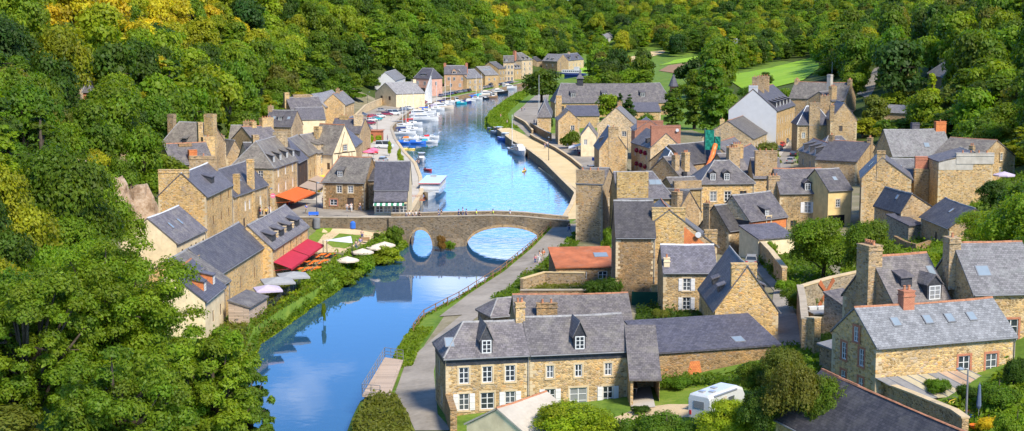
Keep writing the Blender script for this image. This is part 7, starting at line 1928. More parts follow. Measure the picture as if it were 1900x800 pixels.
gperson(1001,488,230,'person in a white top beside the child on the towpath','white','white','walk'); gperson(1008,484,230,'person in an orange top behind the child on the towpath','orange','khaki','walk')
gperson(569,397,-60,'person in a blue shirt crossing the bridge square','blue','khaki','walk'); gperson(644,395,-90,'person in white outside the brown stone house, left one','white','grey','stand'); gperson(652,394,-90,'person in white outside the brown stone house, right one','white','white','walk'); gperson(668,393,-60,'person in black outside the brown stone house','black','jean','walk')
gperson(483,404,-80,'person in a red top in the street by the menu board','red','jean','walk'); gperson(494,404,-100,'person in a yellow jacket in the street','yellow','black','walk'); gperson(501,400,-70,'person in white shorts behind the yellow jacket','white','white','walk')
gperson(773,309,-60,'person in dark clothes on the curved quay, left of two','black','jean','walk'); gperson(777,309,-60,'person in dark clothes on the curved quay, right of two','slate','black','walk')
gperson(1011,277,-70,'person in dark blue strolling on the right quay road, left of two','navy','jean','walk'); gperson(1016,274,-70,'person in white strolling on the right quay road, right of two','white','jean','walk')
gperson(968,207,-70,'person in black far along the right quay road','black','black','walk'); gperson(973,206,-70,'person in grey far along the right quay road','grey','jean','walk'); gperson(929,220,-30,'person in a red top standing by the reeds','red','khaki','stand'); gperson(941,232,-30,'person in purple at the parapet end','lilac','jean','stand')
gperson(669,461,-100,'person in a blue top on the garden path','blue','khaki','walk'); gperson(661,466,-100,'person in dark clothes by the round parasols','slate','jean','stand'); gperson(672,446,-80,'person in beige at the end of the garden path','khaki','navy','stand')
for i, (u, v, top, l) in enumerate(((991,231,'white','person in white on the abbey terrace, left one'),(996,234,'pink','person in pink on the abbey terrace, middle one'),(1001,236,'grey','person in grey on the abbey terrace, right one'),(1064,277,'blue','person in blue outside the quay cafe'),(1071,282,'white','person in white outside the quay cafe'),(1078,285,'pink','person in pink at the end of the quay cafe terrace'),(719,262,'navy','person in navy beside the white delivery van'),(537,385,'white','person in white under the orange awning'),(553,375,'red','person in red at the edge of the orange awning'),(600,382,'pink','person in pink at the corner of the brown stone house'))): gperson(u, v, -60-20*i, l, top, random.choice(('jean','khaki','black')), 'stand')
o = person(ky.location.x, ky.location.y, -0.62, 75, 'paddler in an orange vest in the yellow kayak', 'orange', 'navy', 'sit')
# ================================================================== TERRACES, FENCES, STREET FURNITURE
def parasol(u, v, label, col, w_=3.2, sq=False, hgt=2.5, group=None, closed=False, z=None):
    p = ground(u, v) if z is None else plane(u, v, z)
    root = thing('parasol', label, 'parasol', (p.x, p.y, p.z+.05), 0.3 if sq else 0, group)
    mb = MB(); mb.tube([(0,0,0),(0,0,hgt+.45)], .035, 6); mb.box(-.35,.35,-.35,.35,0,.08); mb.obj('pole', [M['zinc']], root)
    mb = MB(); n = 4 if sq else 8; r = w_/2
    if closed: mb.lathe([(.12,hgt-1.6),(.2,hgt-1.4),(.1,hgt+.2),(.02,hgt+.35)], n=8)
    else:
        ring = [(r*math.cos(2*PI*i/n+PI/4)*(1.41 if sq else 1)*.99, r*math.sin(2*PI*i/n+PI/4)*(1.41 if sq else 1)*.99) for i in range(n)]
        top = (0,0,hgt+.55)
        for i in range(n):
            a, b = ring[i], ring[(i+1)%n]; m_ = ((a[0]+b[0])*.27,(a[1]+b[1])*.27,hgt+.27)
            mb.face([(a[0],a[1],hgt),(b[0],b[1],hgt),m_]); mb.face([(a[0],a[1],hgt),m_,top]); mb.face([(b[0],b[1],hgt),top,m_])
            mb.face([(a[0],a[1],hgt),(a[0],a[1],hgt-.22),(b[0],b[1],hgt-.22),(b[0],b[1],hgt)])
    mb.obj('canopy', [paint(col,'cloth')], root); return root
GP = 'round cream parasols on the garden terrace'
for u, v, l in ((657,513,'cream round parasol nearest the river bush, lowest of four'),(685,497,'cream round parasol second from the restaurant wall'),(700,488,'cream round parasol third along the garden terrace'),(714,483,'cream round parasol farthest along the garden terrace')): parasol(u-12 if u < 690 else u, v, l, 'cream', 3.6, group=GP)
parasol(516,556,'large grey square parasol, nearer one on the restaurant deck','silver',4.2,True); parasol(545,545,'large grey square parasol, farther one on the restaurant deck','silver',4.0,True); parasol(498,572,'lilac square parasol behind the timber hut','lilac',3.4,True)
parasol(684,300,'pink parasol on the market quay, left of two','pink',3.2); parasol(693,296,'pink parasol on the market quay, right of two','pink',3.0); parasol(1862,352,'lilac parasol below the stone gable cottage','lilac',3.8); parasol(1053,276,'closed purple parasol outside the quay cafe','lilac',1,closed=True); parasol(1815,780,'closed blue parasol in the corner garden','slate',1,closed=True)
# white shade sail
p = [ground(600,480), ground(652,476), ground(640,462)]
root = thing('shade_sail', 'white stretched shade sail over the garden terrace', 'shade sail', (p[0].x,p[0].y,p[0].z))
q = [(0,0,2.9),(4.6,-.3,2.5),(4.0,3.2,3.1),(.2,3.0,2.5)]; mb = MB(); n = 6
def bil(a,b): return tuple((1-a)*(1-b)*q[0][k]+a*(1-b)*q[1][k]+a*b*q[2][k]+(1-a)*b*q[3][k] for k in range(3))
for i in range(n):
    for j in range(n): mb.face([bil(i/n,j/n),bil((i+1)/n,j/n),bil((i+1)/n,(j+1)/n),bil(i/n,(j+1)/n)])
mb.obj('canvas', [paint('white','cloth')], root); mb = MB()
for x, y, z_ in q: mb.tube([(x,y,-.2),(x,y,z_)], .05, 6)
mb.obj('poles', [M['iron']], root)
# tables
TBL = None
def table_set(u, v, label, col, rz, group, kind='bench', name='picnic_table', cat='table', nch=4):
    p = ground(u, v); root = thing(name, label, cat, (p.x,p.y,T(p.x,p.y)+.07), rz, group)
    mb = MB(); mb.box(-.8,.8,-.38,.38,.70,.76); mb.obj('table_top', [paint(col,'cloth')], root)
    mb = MB()
    for x in (-.55,.55): mb.hexa([(x-.04,-.75,0),(x+.04,-.75,0),(x+.04,-.65,0),(x-.04,-.65,0)],[(x-.04,-.3,.7),(x+.04,-.3,.7),(x+.04,-.2,.7),(x-.04,-.2,.7)]); mb.hexa([(x-.04,.65,0),(x+.04,.65,0),(x+.04,.75,0),(x-.04,.75,0)],[(x-.04,.2,.7),(x+.04,.2,.7),(x+.04,.3,.7),(x-.04,.3,.7)])
    mb.obj('trestle', [M['brownwood']], root)
    for y in (-.72,.72): mb = MB(); mb.box(-.8,.8,y-.14,y+.14,.42,.47); mb.obj('seat', [paint(col,'cloth')], root)
    return root
oo = ['first','second','third']
for i in range(3):
    for j in range(3):
        p = ground(556+13*j+17*i, 508-13*j-1*i); u, v, s_ = proj(p)
        table_set(u, v, f'orange wooden picnic table, {oo[i]} in the {oo[j]} rank from the crimson awnings', 'orange', 1.35, 'picnic tables on the restaurant terrace')
def chair(p, label, col, rz, group):
    root = thing('cafe_chair', label, 'chair', p, rz, group)
    mb = MB(); mb.box(-.22,.22,-.22,.22,.43,.48); mb.obj('seat', [paint(col,'cloth')], root)
    mb = MB(); mb.box(-.22,-.17,-.22,.22,.5,.9); mb.obj('backrest', [paint(col,'cloth')], root)
    for x in (-.19,.19):
        for y in (-.19,.19): mb = MB(); mb.tube([(x,y,0),(x*.95,y*.95,.45)], .02, 4); mb.obj('leg', [M['iron']], root)
def cafe_table(p, label, col, group):
    root = thing('cafe_table', label, 'table', p, 0, group)
    mb = MB(); mb.lathe([(.36,.72),(.36,.75)], n=12); mb.obj('table_top', [paint(col,'cloth')], root)
    mb = MB(); mb.lathe([(.22,0),(.2,.03),(.03,.05),(.03,.72)], n=8); mb.obj('pedestal', [M['iron']], root)
k = 0
for (u, v, col, where_, gname) in ((532,384,'red','lower end of the orange awning','a'),(541,381,'red','middle of the orange awning','b'),(549,377,'red','edge of the orange awning','c'),(557,373,'red','gap between orange and tan awnings','d'),(566,370,'red','front of the tan awning','e'),(579,365,'yellow','middle of the tan awning','f'),(590,361,'yellow','yellow awning','g'),
     (1056,274,'lilac','purple parasol outside the quay cafe','h'),(1062,279,'navy','white cafe awning, upper part','i'),(1070,284,'navy','white cafe awning, lower part','j'),(1078,289,'maroon','lower end of the quay cafe terrace','k'),(992,238,'grey','abbey terrace wall','l')):
    p = ground(u, v); base = Vector((p.x, p.y, T(p.x,p.y)+.1)); cn = {'red':'red','yellow':'yellow','lilac':'purple','navy':'navy','maroon':'dark red','grey':'grey'}[col]
    cafe_table(base, f'round cafe table with {cn} chairs at the {where_}', 'wood', 'cafe tables on the quays')
    for q in range(4):
        a = q*PI/2+.4
        chair(base + Vector((.62*math.cos(a), .62*math.sin(a), 0)), f'{cn} cafe chair at the {where_}', col, a+PI, f'cafe chairs at the {where_}')
# fences and railings
def fence(pts, label, h=1.0, step=2.2, mat='brownwood', rails=(1.0,.55), name='fence', r=.05, cat='fence', zs=None, lift=0.0):
    P = resample([Vector((p[0],p[1])) for p in pts], step); o = P[0]; z0 = T(o.x,o.y)
    zz = [T(p.x,p.y)+lift if zs is None else zs for p in P]
    root = thing(name, label, cat, (o.x,o.y,zz[0]))
    for p, z in zip(P, zz): 
        mb = MB(); mb.box(p.x-o.x-r,p.x-o.x+r,p.y-o.y-r,p.y-o.y+r,z-zz[0]-.3,z-zz[0]+h+.06); mb.obj('post', [M[mat]], root)
    for f_ in rails:
        mb = MB(); mb.tube([(p.x-o.x,p.y-o.y,z-zz[0]+h*f_) for p, z in zip(P, zz)], r*.8, 5); mb.obj('rail', [M[mat]], root)
    return root
fence([(rx(y)+.5,y) for y in range(178,259,4)], 'brown wooden post and rail fence along the towpath edge', 1.05, 2.6, 'fencewood', (1.0,.5), r=.07)
g2z = lambda *px: [ground(u,v).to_2d() for u,v in px]
fence(g2z((482,588),(505,572),(540,545),(572,522)), 'dark iron railing along the restaurant deck above the river', 1.1, 1.5, 'iron', (1.0,.8,.6,.4,.2), r=.04, name='railing', cat='railing')
fence(g2z((452,606),(482,590)), 'reddish wooden railing in front of the timber hut', 1.1, 1.2, 'fencewood', (1.0,.7,.4,.1), r=.05, name='railing', cat='railing')
fence(g2z((575,420),(600,412),(645,410)), 'thin handrail along the bridge square edge', 1.0, 2.5, 'iron', (1.0,), r=.03, name='railing', cat='railing')
wall_along(g2((1172,566),(1305,566)), 1.7, .08, 'green_sheet' if 'green_sheet' in M else 'hung', 'dark green mesh fence behind the low slate roof', 'fence', 'mesh_fence', None)
# boardwalk landing stage
zb_ = 2.4; A_ = plane(672,733,zb_); B_ = plane(722,737,zb_); C_ = plane(748,668,zb_); D_ = plane(714,663,zb_)
root = thing('landing_stage', 'wooden landing stage with grey railing over the river', 'landing stage', (A_.x,A_.y,zb_))
rel = lambda p: (p.x-A_.x,p.y-A_.y,0)
mb = MB(); b_ = [rel(A_),rel(B_),rel(C_),rel(D_)]; mb.hexa([(x,y,-.18) for x,y,z in b_], b_)
mb.obj('boardwalk', [M['boards']], root)
for s0, s1, n in ((A_,D_,9),(D_,C_,3),(A_,B_,3)):
    P = [s0.lerp(s1, i/n) for i in range(n+1)]
    if s1 is B_: P = P[:3]
    mb = MB()
    for p in P: mb.tube([rel(p), (rel(p)[0],rel(p)[1],1.1)], .04, 5)
    mb.obj('railing_posts', [M['zinc']], root)
    for z_ in (.35,.7,1.1): mb = MB(); mb.tube([(rel(P[0])[0],rel(P[0])[1],z_),(rel(P[-1])[0],rel(P[-1])[1],z_)], .035, 5); mb.obj('rail', [M['zinc']], root)
for p in (A_, A_.lerp(D_,.5), D_, A_.lerp(B_,.5)): mb = MB(); x,y,z = rel(p); mb.tube([(x+.3,y+.2,-4),(x+.3,y+.2,-.18)], .12, 7); mb.obj('pile', [M['brownwood']], root)
# lamps, signs, posts
def lamp(u, v, hgt, label, arm=0.8, mat='iron', rz=0.0):
    p = ground(u, v); root = thing('street_lamp', label, 'street lamp', (p.x,p.y,T(p.x,p.y)), rz)
    mb = MB(); mb.tube([(0,0,0),(0,0,.8),(0,0,hgt)], [.12,.09,.06], 7)
    if arm: mb.tube([(0,0,hgt-.02),(arm*.5,0,hgt+.15),(arm,0,hgt+.1)], .035, 5)
    mb.obj('post', [M[mat]], root)
    mb = MB(); mb.lathe([(.05,-.12),(.26,-.08),(.3,0),(.12,.1),(.03,.14)], n=10)
    o = mb.obj('lantern', [M['skyglass']], root); o.location = (arm,0,hgt+.08)
    return root
lamp(1792,790,4.4,'grey lamp post with a flat white lantern in the corner garden',-.6,'zinc'); lamp(500,402,5,'black street lamp beside the orange awning house',.4); lamp(1018,298,6,'slim lamp post on the low quay parapet',0); lamp(700,262,6,'lamp post between kiosk and white van',.6); lamp(682,205,7,'tall lamp post above the stone quay wall',.8); lamp(1164,300,8,'black double-armed lamp post behind the quay house gable',.9)
lamp(588,402,6,'thin lamp post at the corner of the bridge square',.3)
def sign(u, v, hgt, label, shape, col, r=.32, name='road_sign', mark=None):
    p = ground(u, v); root = thing(name, label, 'sign', (p.x,p.y,T(p.x,p.y)), 0)
    mb = MB(); mb.tube([(0,.04,0),(0,.04,hgt+r)], .035, 6); mb.obj('post', [M['zinc']], root)
    mb = MB()
    if shape == 'round': mb.loft([[(r*math.cos(2*PI*i/20), yy, hgt+r*math.sin(2*PI*i/20)) for i in range(20)] for yy in (0,-.03)])
    else: mb.box(-r,r,-.03,0,hgt-r,hgt+r)
    f_ = mb.obj('plate', [paint(col)], root)
    if mark == 'arrow':
        a = MB(); a.box(-.05,.05,-.045,-.031,hgt-.18,hgt+.06); a.face([(-.15,-.04,hgt+.05),(.15,-.04,hgt+.05),(0,-.04,hgt+.22)]); a.obj('arrow', [paint('white')], f_)
    if mark == 'bar': a = MB(); a.box(-r*.7,r*.7,-.045,-.031,hgt-.06,hgt+.06); a.obj('bar', [paint('white')], f_)
    return root
sign(1371,452,2.6,'round blue sign with white arrow by the inn','round','blue',.42,mark='arrow'); sign(1101,318,3.0,'square blue parking sign on the right quay','square','blue',.4); sign(507,398,3.4,'round pink no-entry sign by the orange awning','round','pink',.45,mark='bar')
# writing: inn board and the striped menu board
def text(s, size, mat, parent, loc, rot):
    c = bpy.data.curves.new('lettering', 'FONT'); c.body = s; c.size = size; c.align_x = 'CENTER'; c.align_y = 'CENTER'; c.extrude = 0.01
    c.materials.append(mat); o = link('lettering', c); bpy.context.view_layer.update(); me = bpy.data.meshes.new_from_object(o.evaluated_get(bpy.context.evaluated_depsgraph_get())); bpy.data.objects.remove(o)
    o = link('lettering', me, parent); o.location = loc; o.rotation_euler = rot; return o
mb = MB(); mb.box(-2.1,2.1,-.06,.02,-.32,.32); o = mb.obj('name_board', [paint('black')], INN.root, loc=(.37*INN.L,0,3.25))
text('le Bailgeler', .5, paint('white'), o, (0,-.075,.02), (PI/2,0,0))
mb = MB(); mb.box(-.05,.0,-1.0,1.0,-1.2,1.2); o = mb.obj('menu_board', [paint('white')], MENU.root, loc=(.66*MENU.L,-.9,3.3), rz=PI/2+R(18)); 
for k in range(6): mb = MB(); mb.box(-.075,-.052,-.9,.9,-1.05+k*.38,-.93+k*.38); mb.obj('board_line', [paint('green')], o)
for k in range(6): mb = MB(); mb.box(.002,.025,-.9,.9,-1.05+k*.38,-.93+k*.38); mb.obj('board_line', [paint('green')], o)
# red and white river marker floats
for u, v, l in ((838,578,'red and white marker float nearer the landing stage'),(926,526,'red and white marker float by the towpath fence')):
    p = plane(u, v, 0); root = thing('marker_buoy', l, 'buoy', (p.x,p.y,-.1), 0, 'river marker floats'); mb = MB(); mb.lathe([(.1,-.3),(.33,0),(.33,.5),(.2,.55)], n=12); mb.obj('float_base', [paint('red')], root); mb = MB(); mb.lathe([(.24,.55),(.24,.9)], n=12); mb.obj('band', [paint('white')], root); mb = MB(); mb.lathe([(.22,.9),(.22,1.25),(.05,1.4)], n=12); mb.obj('float_cap', [paint('red')], root)
# kiosk, bins, scaffold, sails, small garden things
p = ground(682,262); root = thing('kiosk', 'rust-brown flat roofed kiosk at the edge of the market quay', 'kiosk', (p.x,p.y,T(p.x,p.y)), R(-4)); L_k = 26/proj(p)[2]
mb = MB(); mb.box(0,L_k,0,4,0,3); mb.obj('wall', [M['rust']], root); mb = MB(); mb.box(-.3,L_k+.3,-.3,4.3,3,3.2); mb.obj('roof', [M['brick']], root); mb = MB(); mb.box(.6,1.6,-.06,0,0,2.1); mb.obj('door', [M['door']], root)
for u, l in ((688,'left of two clipped lime green quay trees by the kiosk'),(703,'right of two clipped lime green quay trees by the kiosk')): px_tree(u, 250, 268, 14, 'round', 'lime', l)
px_tree(723,262,290,10,'round','lime','young lime green quay tree beyond the van'); px_tree(741,276,302,10,'round','lime','young lime green quay tree, upper of the pair by the curved quay'); px_tree(746,286,310,9,'round','lime','young lime green quay tree, lower of the pair by the curved quay')
p = ground(588,424); mb = MB(); mb.lathe([(.55,0),(.6,.1),(.6,1.7),(.5,1.8)], n=14); tag(mb.obj('litter_bin', [M['zinc']], None, loc=p), 'grey cylindrical container beside the upper garden wall', 'bin')
p = ground(655,424); mb = MB(); mb.lathe([(.5,0),(.55,.1),(.55,1.0),(.3,1.3)], n=14); tag(mb.obj('recycling_bin', [paint('blue')], None, loc=p), 'blue recycling bin at the foot of the terrace wall', 'bin')
for u, v, l in ((582,404,'blue bench facing the bridge square'),(676,452,'wooden bench at the end of the garden path')):
    p = ground(u, v); root = thing('bench', l, 'bench', (p.x,p.y,T(p.x,p.y)+.08), R(10)); mb = MB(); mb.box(-.9,.9,-.22,.22,.42,.48); mb.obj('seat', [paint('blue' if 'blue' in l else 'wood')], root); mb = MB(); mb.box(-.9,.9,.2,.26,.5,.95); mb.obj('backrest', [paint('blue' if 'blue' in l else 'wood')], root)
    for x in (-.75,.75): mb = MB(); mb.box(x-.05,x+.05,-.2,.2,0,.42); mb.obj('leg', [M['iron']], root)
M['net'] = m_plain('green_net', (0.015,0.17,0.115), 0.9, 0.1, var=0.3, scale=2.0)
b0 = W_at(SCAF, SCAF.L*.52, 1.0, 8.5)
root = thing('scaffolding', 'scaffold tower wrapped in green netting above the dark roof', 'scaffolding', b0); root.scale = (.72,.72,.85)
for dx, w_, h_ in ((0,2.6,4.8),(2.9,1.6,3.2)):
    mb = MB(); g_ = np.random.default_rng(3); n = 6
    for f_ in range(4):
        c_ = [(dx,0),(dx+w_,0),(dx+w_,2.4),(dx,2.4)]; a, b = c_[f_], c_[(f_+1)%4]
        for i in range(n):
            for j in range(n):
                P_ = lambda i,j: (a[0]+(b[0]-a[0])*i/n + .13*math.sin(i*2.1+j*1.3)*(0<i<n), a[1]+(b[1]-a[1])*i/n + .16*math.cos(i*1.7+j*2.3)*(0<i<n), h_*j/n)
                mb.face([P_(i,j),P_(i+1,j),P_(i+1,j+1),P_(i,j+1)])
    mb.obj('netting', [M['net']], root)
mb = MB()
for x in (0,2.6,2.9,4.5):
    for y in (0.05,2.35): mb.tube([(x,y,-1.5),(x,y,5.2)], .05, 5)
mb.obj('frame', [M['zinc']], root)
e0 = W_at(SCAF, SCAF.L*.62, -.6, 9.6); e1 = W_at(SCAF, SCAF.L*.12, -3.0, 4.6); mb = MB(); n = 14
mb.tube([e0.lerp(e1, i/n) - e0 - Vector((0,0,1.0*math.sin(PI*i/n))) for i in range(n+1)], [.5+(.07 if i % 2 else 0) for i in range(n+1)], 10); tag(mb.obj('rubble_chute', [paint('orange')], None, loc=e0), 'orange rubble chute hanging from the green netted scaffold', 'chute')
p = ground(1530,584); c_ = ground(1483,584); d_ = ground(1540,566); aw = math.atan2(d_.y-c_.y, d_.x-c_.x)
root = thing('windmill_sails', 'rusty red crossed windmill sails hung on the courtyard wall', 'windmill sails', (c_.x+(d_.x-c_.x)*.78+.35*math.sin(aw), c_.y+(d_.y-c_.y)*.78-.45*math.cos(aw), T(c_.x,c_.y)+2.0), aw)
for a in range(4):
    w_ = PI/4+a*PI/2; mb = MB(); cx_, cz_ = math.cos(w_), math.sin(w_)
    mb.hexa([(cx_*.2-cz_*.18,-.05,cz_*.2+cx_*.18),(cx_*2.0-cz_*.3,-.05,cz_*2.0+cx_*.3),(cx_*2.0-cz_*.3,.02,cz_*2.0+cx_*.3),(cx_*.2-cz_*.18,.02,cz_*.2+cx_*.18)],[(cx_*.2+cz_*.18,-.05,cz_*.2-cx_*.18),(cx_*2.0+cz_*.3,-.05,cz_*2.0-cx_*.3),(cx_*2.0+cz_*.3,.02,cz_*2.0-cx_*.3),(cx_*.2+cz_*.18,.02,cz_*.2-cx_*.18)]); mb.obj('sail_blade', [M['rust']], root)
mb = MB(); mb.loft([[(.25*math.cos(2*PI*i/12),yy,.25*math.sin(2*PI*i/12)) for i in range(12)] for yy in (-.12,0)]); mb.obj('hub', [M['granite']], root)
# flat courtyard roof with planters
A_ = ground(1510,622); root = thing('flat_roof_shed', 'flat grey roofed lean-to inside the courtyard with planters on it', 'shed', (A_.x,A_.y,T(A_.x,A_.y)), R(12)); mb = MB(); mb.box(0,6.2,0,2.6,-.5,2.2); mb.obj('wall', [M['grey']], root); mb = MB(); mb.box(-.2,6.4,-.2,2.8,2.2,2.35); mb.obj('roof', [M['sheet']], root)
for i, c in enumerate(('white','white','wood','wood','orange','wood')):
    mb = MB(); mb.hexa([(-.4,-.22,0),(.4,-.22,0),(.4,.22,0),(-.4,.22,0)],[(-.46,-.28,.32),(.46,-.28,.32),(.46,.28,.32),(-.46,.28,.32)]); a_ = R(12); x_ = .6+i*1.0; y_ = 1.9
    o = mb.obj('planter_box', [paint(c,'cloth')], None, loc=(A_.x+x_*math.cos(a_)-y_*math.sin(a_),A_.y+x_*math.sin(a_)+y_*math.cos(a_),T(A_.x,A_.y)+2.35), rz=a_)
    tag(o, f"{['first white','second white','first brown','second brown','terracotta orange','last brown'][i]} planter box from the gate pier on the courtyard roof", 'planter', 'planters on the courtyard roof')
# glazed lean-to of the brick-trimmed house
lt = thing('glazed_lean_to', 'patched glass and sheet lean-to roof in front of the brick-trimmed house', 'lean-to', (R1.root.location.x,R1.root.location.y,R1.z0), R1.rz)
nb = 9; Lr = R1.L*.66; mats_ = ['sheet','sheet','glassy','glassy','glassy','sheet','rustglass','rustglass','glassy']
M['glassy'] = m_plain('dusty_glass', (0.38,0.33,0.22), 0.25, 0.5, var=0.25, scale=0.5, dirt=(0.25,0.2,0.12)); M['rustglass'] = m_plain('rusty_clear_sheet', (0.36,0.25,0.17), 0.4, 0.4, var=0.25, scale=0.6)
for i in range(nb):
    x0, x1 = Lr*i/nb, Lr*(i+1)/nb; sk = 1.6
    mb = MB(); a = [(x0+sk*1.0+.03,-3.6,1.25),(x1+sk*1.0-.03,-3.6,1.25),(x1-.03,-.05,2.35),(x0+.03,-.05,2.35)]; mb.hexa(a, [(x,y,z+.05) for x,y,z in a]); mb.obj('roof_panel', [M[mats_[i]]], lt)
mb = MB()
for i in range(nb+1): x0 = Lr*i/nb; mb.tube([(x0+sk,-3.62,1.31),(x0,-.05,2.41)], .05, 4)
for x_ in (sk+.2, sk+Lr*.5, sk+Lr-.2): mb.tube([(x_,-3.5,-2.4),(x_,-3.5,1.26)], .06, 5)
mb.obj('glazing_bar', [M['zinc']], lt)
# bicycle, toys, long table, kayak, dishes
p = ground(1765,760); bk = thing('bicycle', 'yellow bicycle leaning under the glazed lean-to', 'bicycle', (p.x,p.y,T(p.x,p.y)), R(30))
for x in (-.52,.52):
    mb = MB(); mb.tube([(x+.33*math.cos(2*PI*i/14),0,.34+.33*math.sin(2*PI*i/14)) for i in range(15)], .025, 5, cap=False); w_ = mb.obj('wheel', [paint('black')], bk)
mb = MB()
for a,b in (((-.52,0,.34),(-.1,0,.3)),((-.1,0,.3),(-.22,0,.85)),((-.52,0,.34),(-.2,0,.75)),((-.2,0,.75),(.4,0,.8)),((-.1,0,.3),(.4,0,.75)),((.52,0,.34),(.36,0,.95))): mb.tube([a,b], .025, 5)
mb.obj('frame', [paint('yellow')], bk); mb = MB(); mb.box(-.34,-.1,-.07,.07,.85,.91); mb.obj('saddle', [paint('black')], bk); mb = MB(); mb.tube([(.36,-.28,1.0),(.36,.28,1.0)], .02, 5); mb.obj('handlebar', [M['zinc']], bk)
for u, v, c, l in ((1802,772,'red','red plastic toy tub in the corner garden'),(1786,768,'yellow','yellow plastic toy tub in the corner garden'),(1800,780,'blue','blue plastic toy tub under the red one'),(1784,782,'green','green plastic toy tub in the corner garden'),(1808,797,'orange','orange clay pot at the bottom of the corner garden')):
    p = ground(u, v); mb = MB(); mb.lathe([(.28,0),(.38,.35),(.42,.38),(.36,.4),(.3,.1)], n=12); tag(mb.obj('toy_tub', [paint(c)], None, loc=(p.x,p.y,T(p.x,p.y))), l, 'tub')
p = ground(1184,738); root = thing('garden_table', 'long pale garden table on the porch terrace', 'table', (p.x-.4,p.y+1.5,T(p.x,p.y)+.2), R(86)); mb = MB(); mb.box(-1.6,1.6,-.45,.45,.7,.76); mb.obj('table_top', [paint('silver')], root)
for x in (-1.4,1.4):
    for y in (-.35,.35): mb = MB(); mb.box(x-.04,x+.04,y-.04,y+.04,0,.7); mb.obj('leg', [M['zinc']], root)
boat('kayak', 1180, 607, 100, 'yellow kayak standing at the end of the low slate roof', 'yellow', z=5.6)
for hh, fx, fy, z_, l in ((H6,.02,.2,8.6,'white satellite dish beside the ivy on the rambling gable'),(RED,.02,.15,11.4,'white satellite dish on the brown-tiled party wall'),(LT,.05,.9,12.6,'white satellite dish behind the golden stone house chimney')):
    p = W_at(hh, fx*hh.L-.6, fy*hh.W, z_); root = thing('satellite_dish', l, 'satellite dish', p); mb = MB(); mb.loft([[(r_*math.cos(2*PI*i/14),-d_,r_*math.sin(2*PI*i/14)) for i in range(14)] for r_, d_ in ((.04,.0),(.22,.03),(.38,.1))]); mb.obj('dish', [paint('white')], root); mb = MB(); mb.tube([(0,.02,0),(.6,.3,-.3)], .03, 5); mb.obj('bracket', [M['zinc']], root)
for u, v, hgt, l in ((1000,205,14,'white flagpole on the abbey forecourt'),(1543,160,9,'thin white mast behind the red-tiled chimney house'),(1437,192,3,'')):
    if l: p = ground(u, v); mb = MB(); mb.tube([(0,0,0),(0,0,hgt)], [.12,.06], 6); tag(mb.obj('mast', [paint('white')], None, loc=p), l, 'mast')
# bell turret and the little conical tower of the abbey
c_ = W_at(ABB, ABB.L*.235, ABB.W*.5, 0); root = thing('bell_turret', 'slate bell turret with a pointed spire riding the abbey ridge', 'turret', (c_.x,c_.y,ABB.z0+ABB.he+ABB.r-.8)); mb = MB(); mb.box(-1.1,1.1,-1.1,1.1,0,2.6); mb.obj('wall', [M['hung']], root); mb = MB(); mb.loft([[(-1.5,-1.5,2.6),(1.5,-1.5,2.6),(1.5,1.5,2.6),(-1.5,1.5,2.6)],[(-.5,-.5,4.0),(.5,-.5,4.0),(.5,.5,4.0),(-.5,.5,4.0)],[(-.04,-.04,6.6),(.04,-.04,6.6),(.04,.04,6.6),(-.04,.04,6.6)]]); mb.obj('spire', [M['slate_blue']], root)
p = ground(1254,192); s_ = proj(p)[2]; root = thing('round_tower', 'small round tower with a conical slate cap at the abbey end', 'tower', (p.x,p.y+10,p.z)); mb = MB(); mb.lathe([(1.5,-1),(1.5,6.6)], n=14); mb.obj('wall', [M['brick']], root); mb = MB(); mb.lathe([(2.1,6.4),(1.1,9.0),(.1,11.4)], n=14); mb.obj('cap', [M['slate_blue']], root)
# hanging flower baskets on the red-gabled house
for i, f_ in enumerate((.28,.5,.72)):
    for z_ in (6.0,2.9):
        p = W_at(RED, RED.L*(1-f_)-1.2, RED.W+.35, z_); root = thing('flower_basket', f"basket of red flowers, {['farthest','middle','nearest'][i]} on the {'upper' if z_ > 4 else 'lower'} row of the red-gabled house", 'flower basket', p, 0, 'flower baskets of the red-gabled house')
        g_ = np.random.default_rng(i+int(z_)); d_ = g_.normal(size=(260,3)); d_ /= np.linalg.norm(d_,axis=1)[:,None]; me = leaf_mesh('flowers', d_*np.array([.5,.45,.55]), d_, .16, np.full((260,2),.5), i); o = link('flowers', me, root); o['tint'] = [.30,.012,.05]
        mb = MB(); mb.lathe([(.1,-.5),(.32,-.2),(.36,0)], n=10); mb.obj('basket', [M['brownwood']], root)
# ================================================================== BANK VEGETATION (nobody could count it)
def cover(name, fn, n, size, hgt, tint, seed, dens=1.0):
    g_ = np.random.default_rng(seed); c = []; lo_ = []
    for _ in range(n):
        q = fn(g_)
        if q is None: continue
        x, y = q; k = noise.noise((x*.25, y*.25, seed)); h_ = hgt*max(.12, .55+k)
        c.append((x, y, T(x,y)+abs(g_.normal(0,.5))*h_)); lo_.append((.5+.5*noise.noise((x*.12,y*.12,seed+9)), .5+.5*noise.noise((x*.4,y*.4,seed+3))))
    c = np.array(c); nr = g_.normal(0,.6,(len(c),3))+np.array([0,-.25,.8])
    me = leaf_mesh(name, c, nr, size, np.array(lo_), seed, 2.2); o = link(name, me); o['tint'] = list(tint); return struct(o, 'stuff')
def band_(side, ya, yb, t0, t1):
    def fn(g_):
        y = g_.uniform(ya, yb); t_ = t0+(t1-t0)*g_.uniform(0,1); return ((lx(y)-t_) if side == 'l' else (rx(y)+t_), y)
    return fn
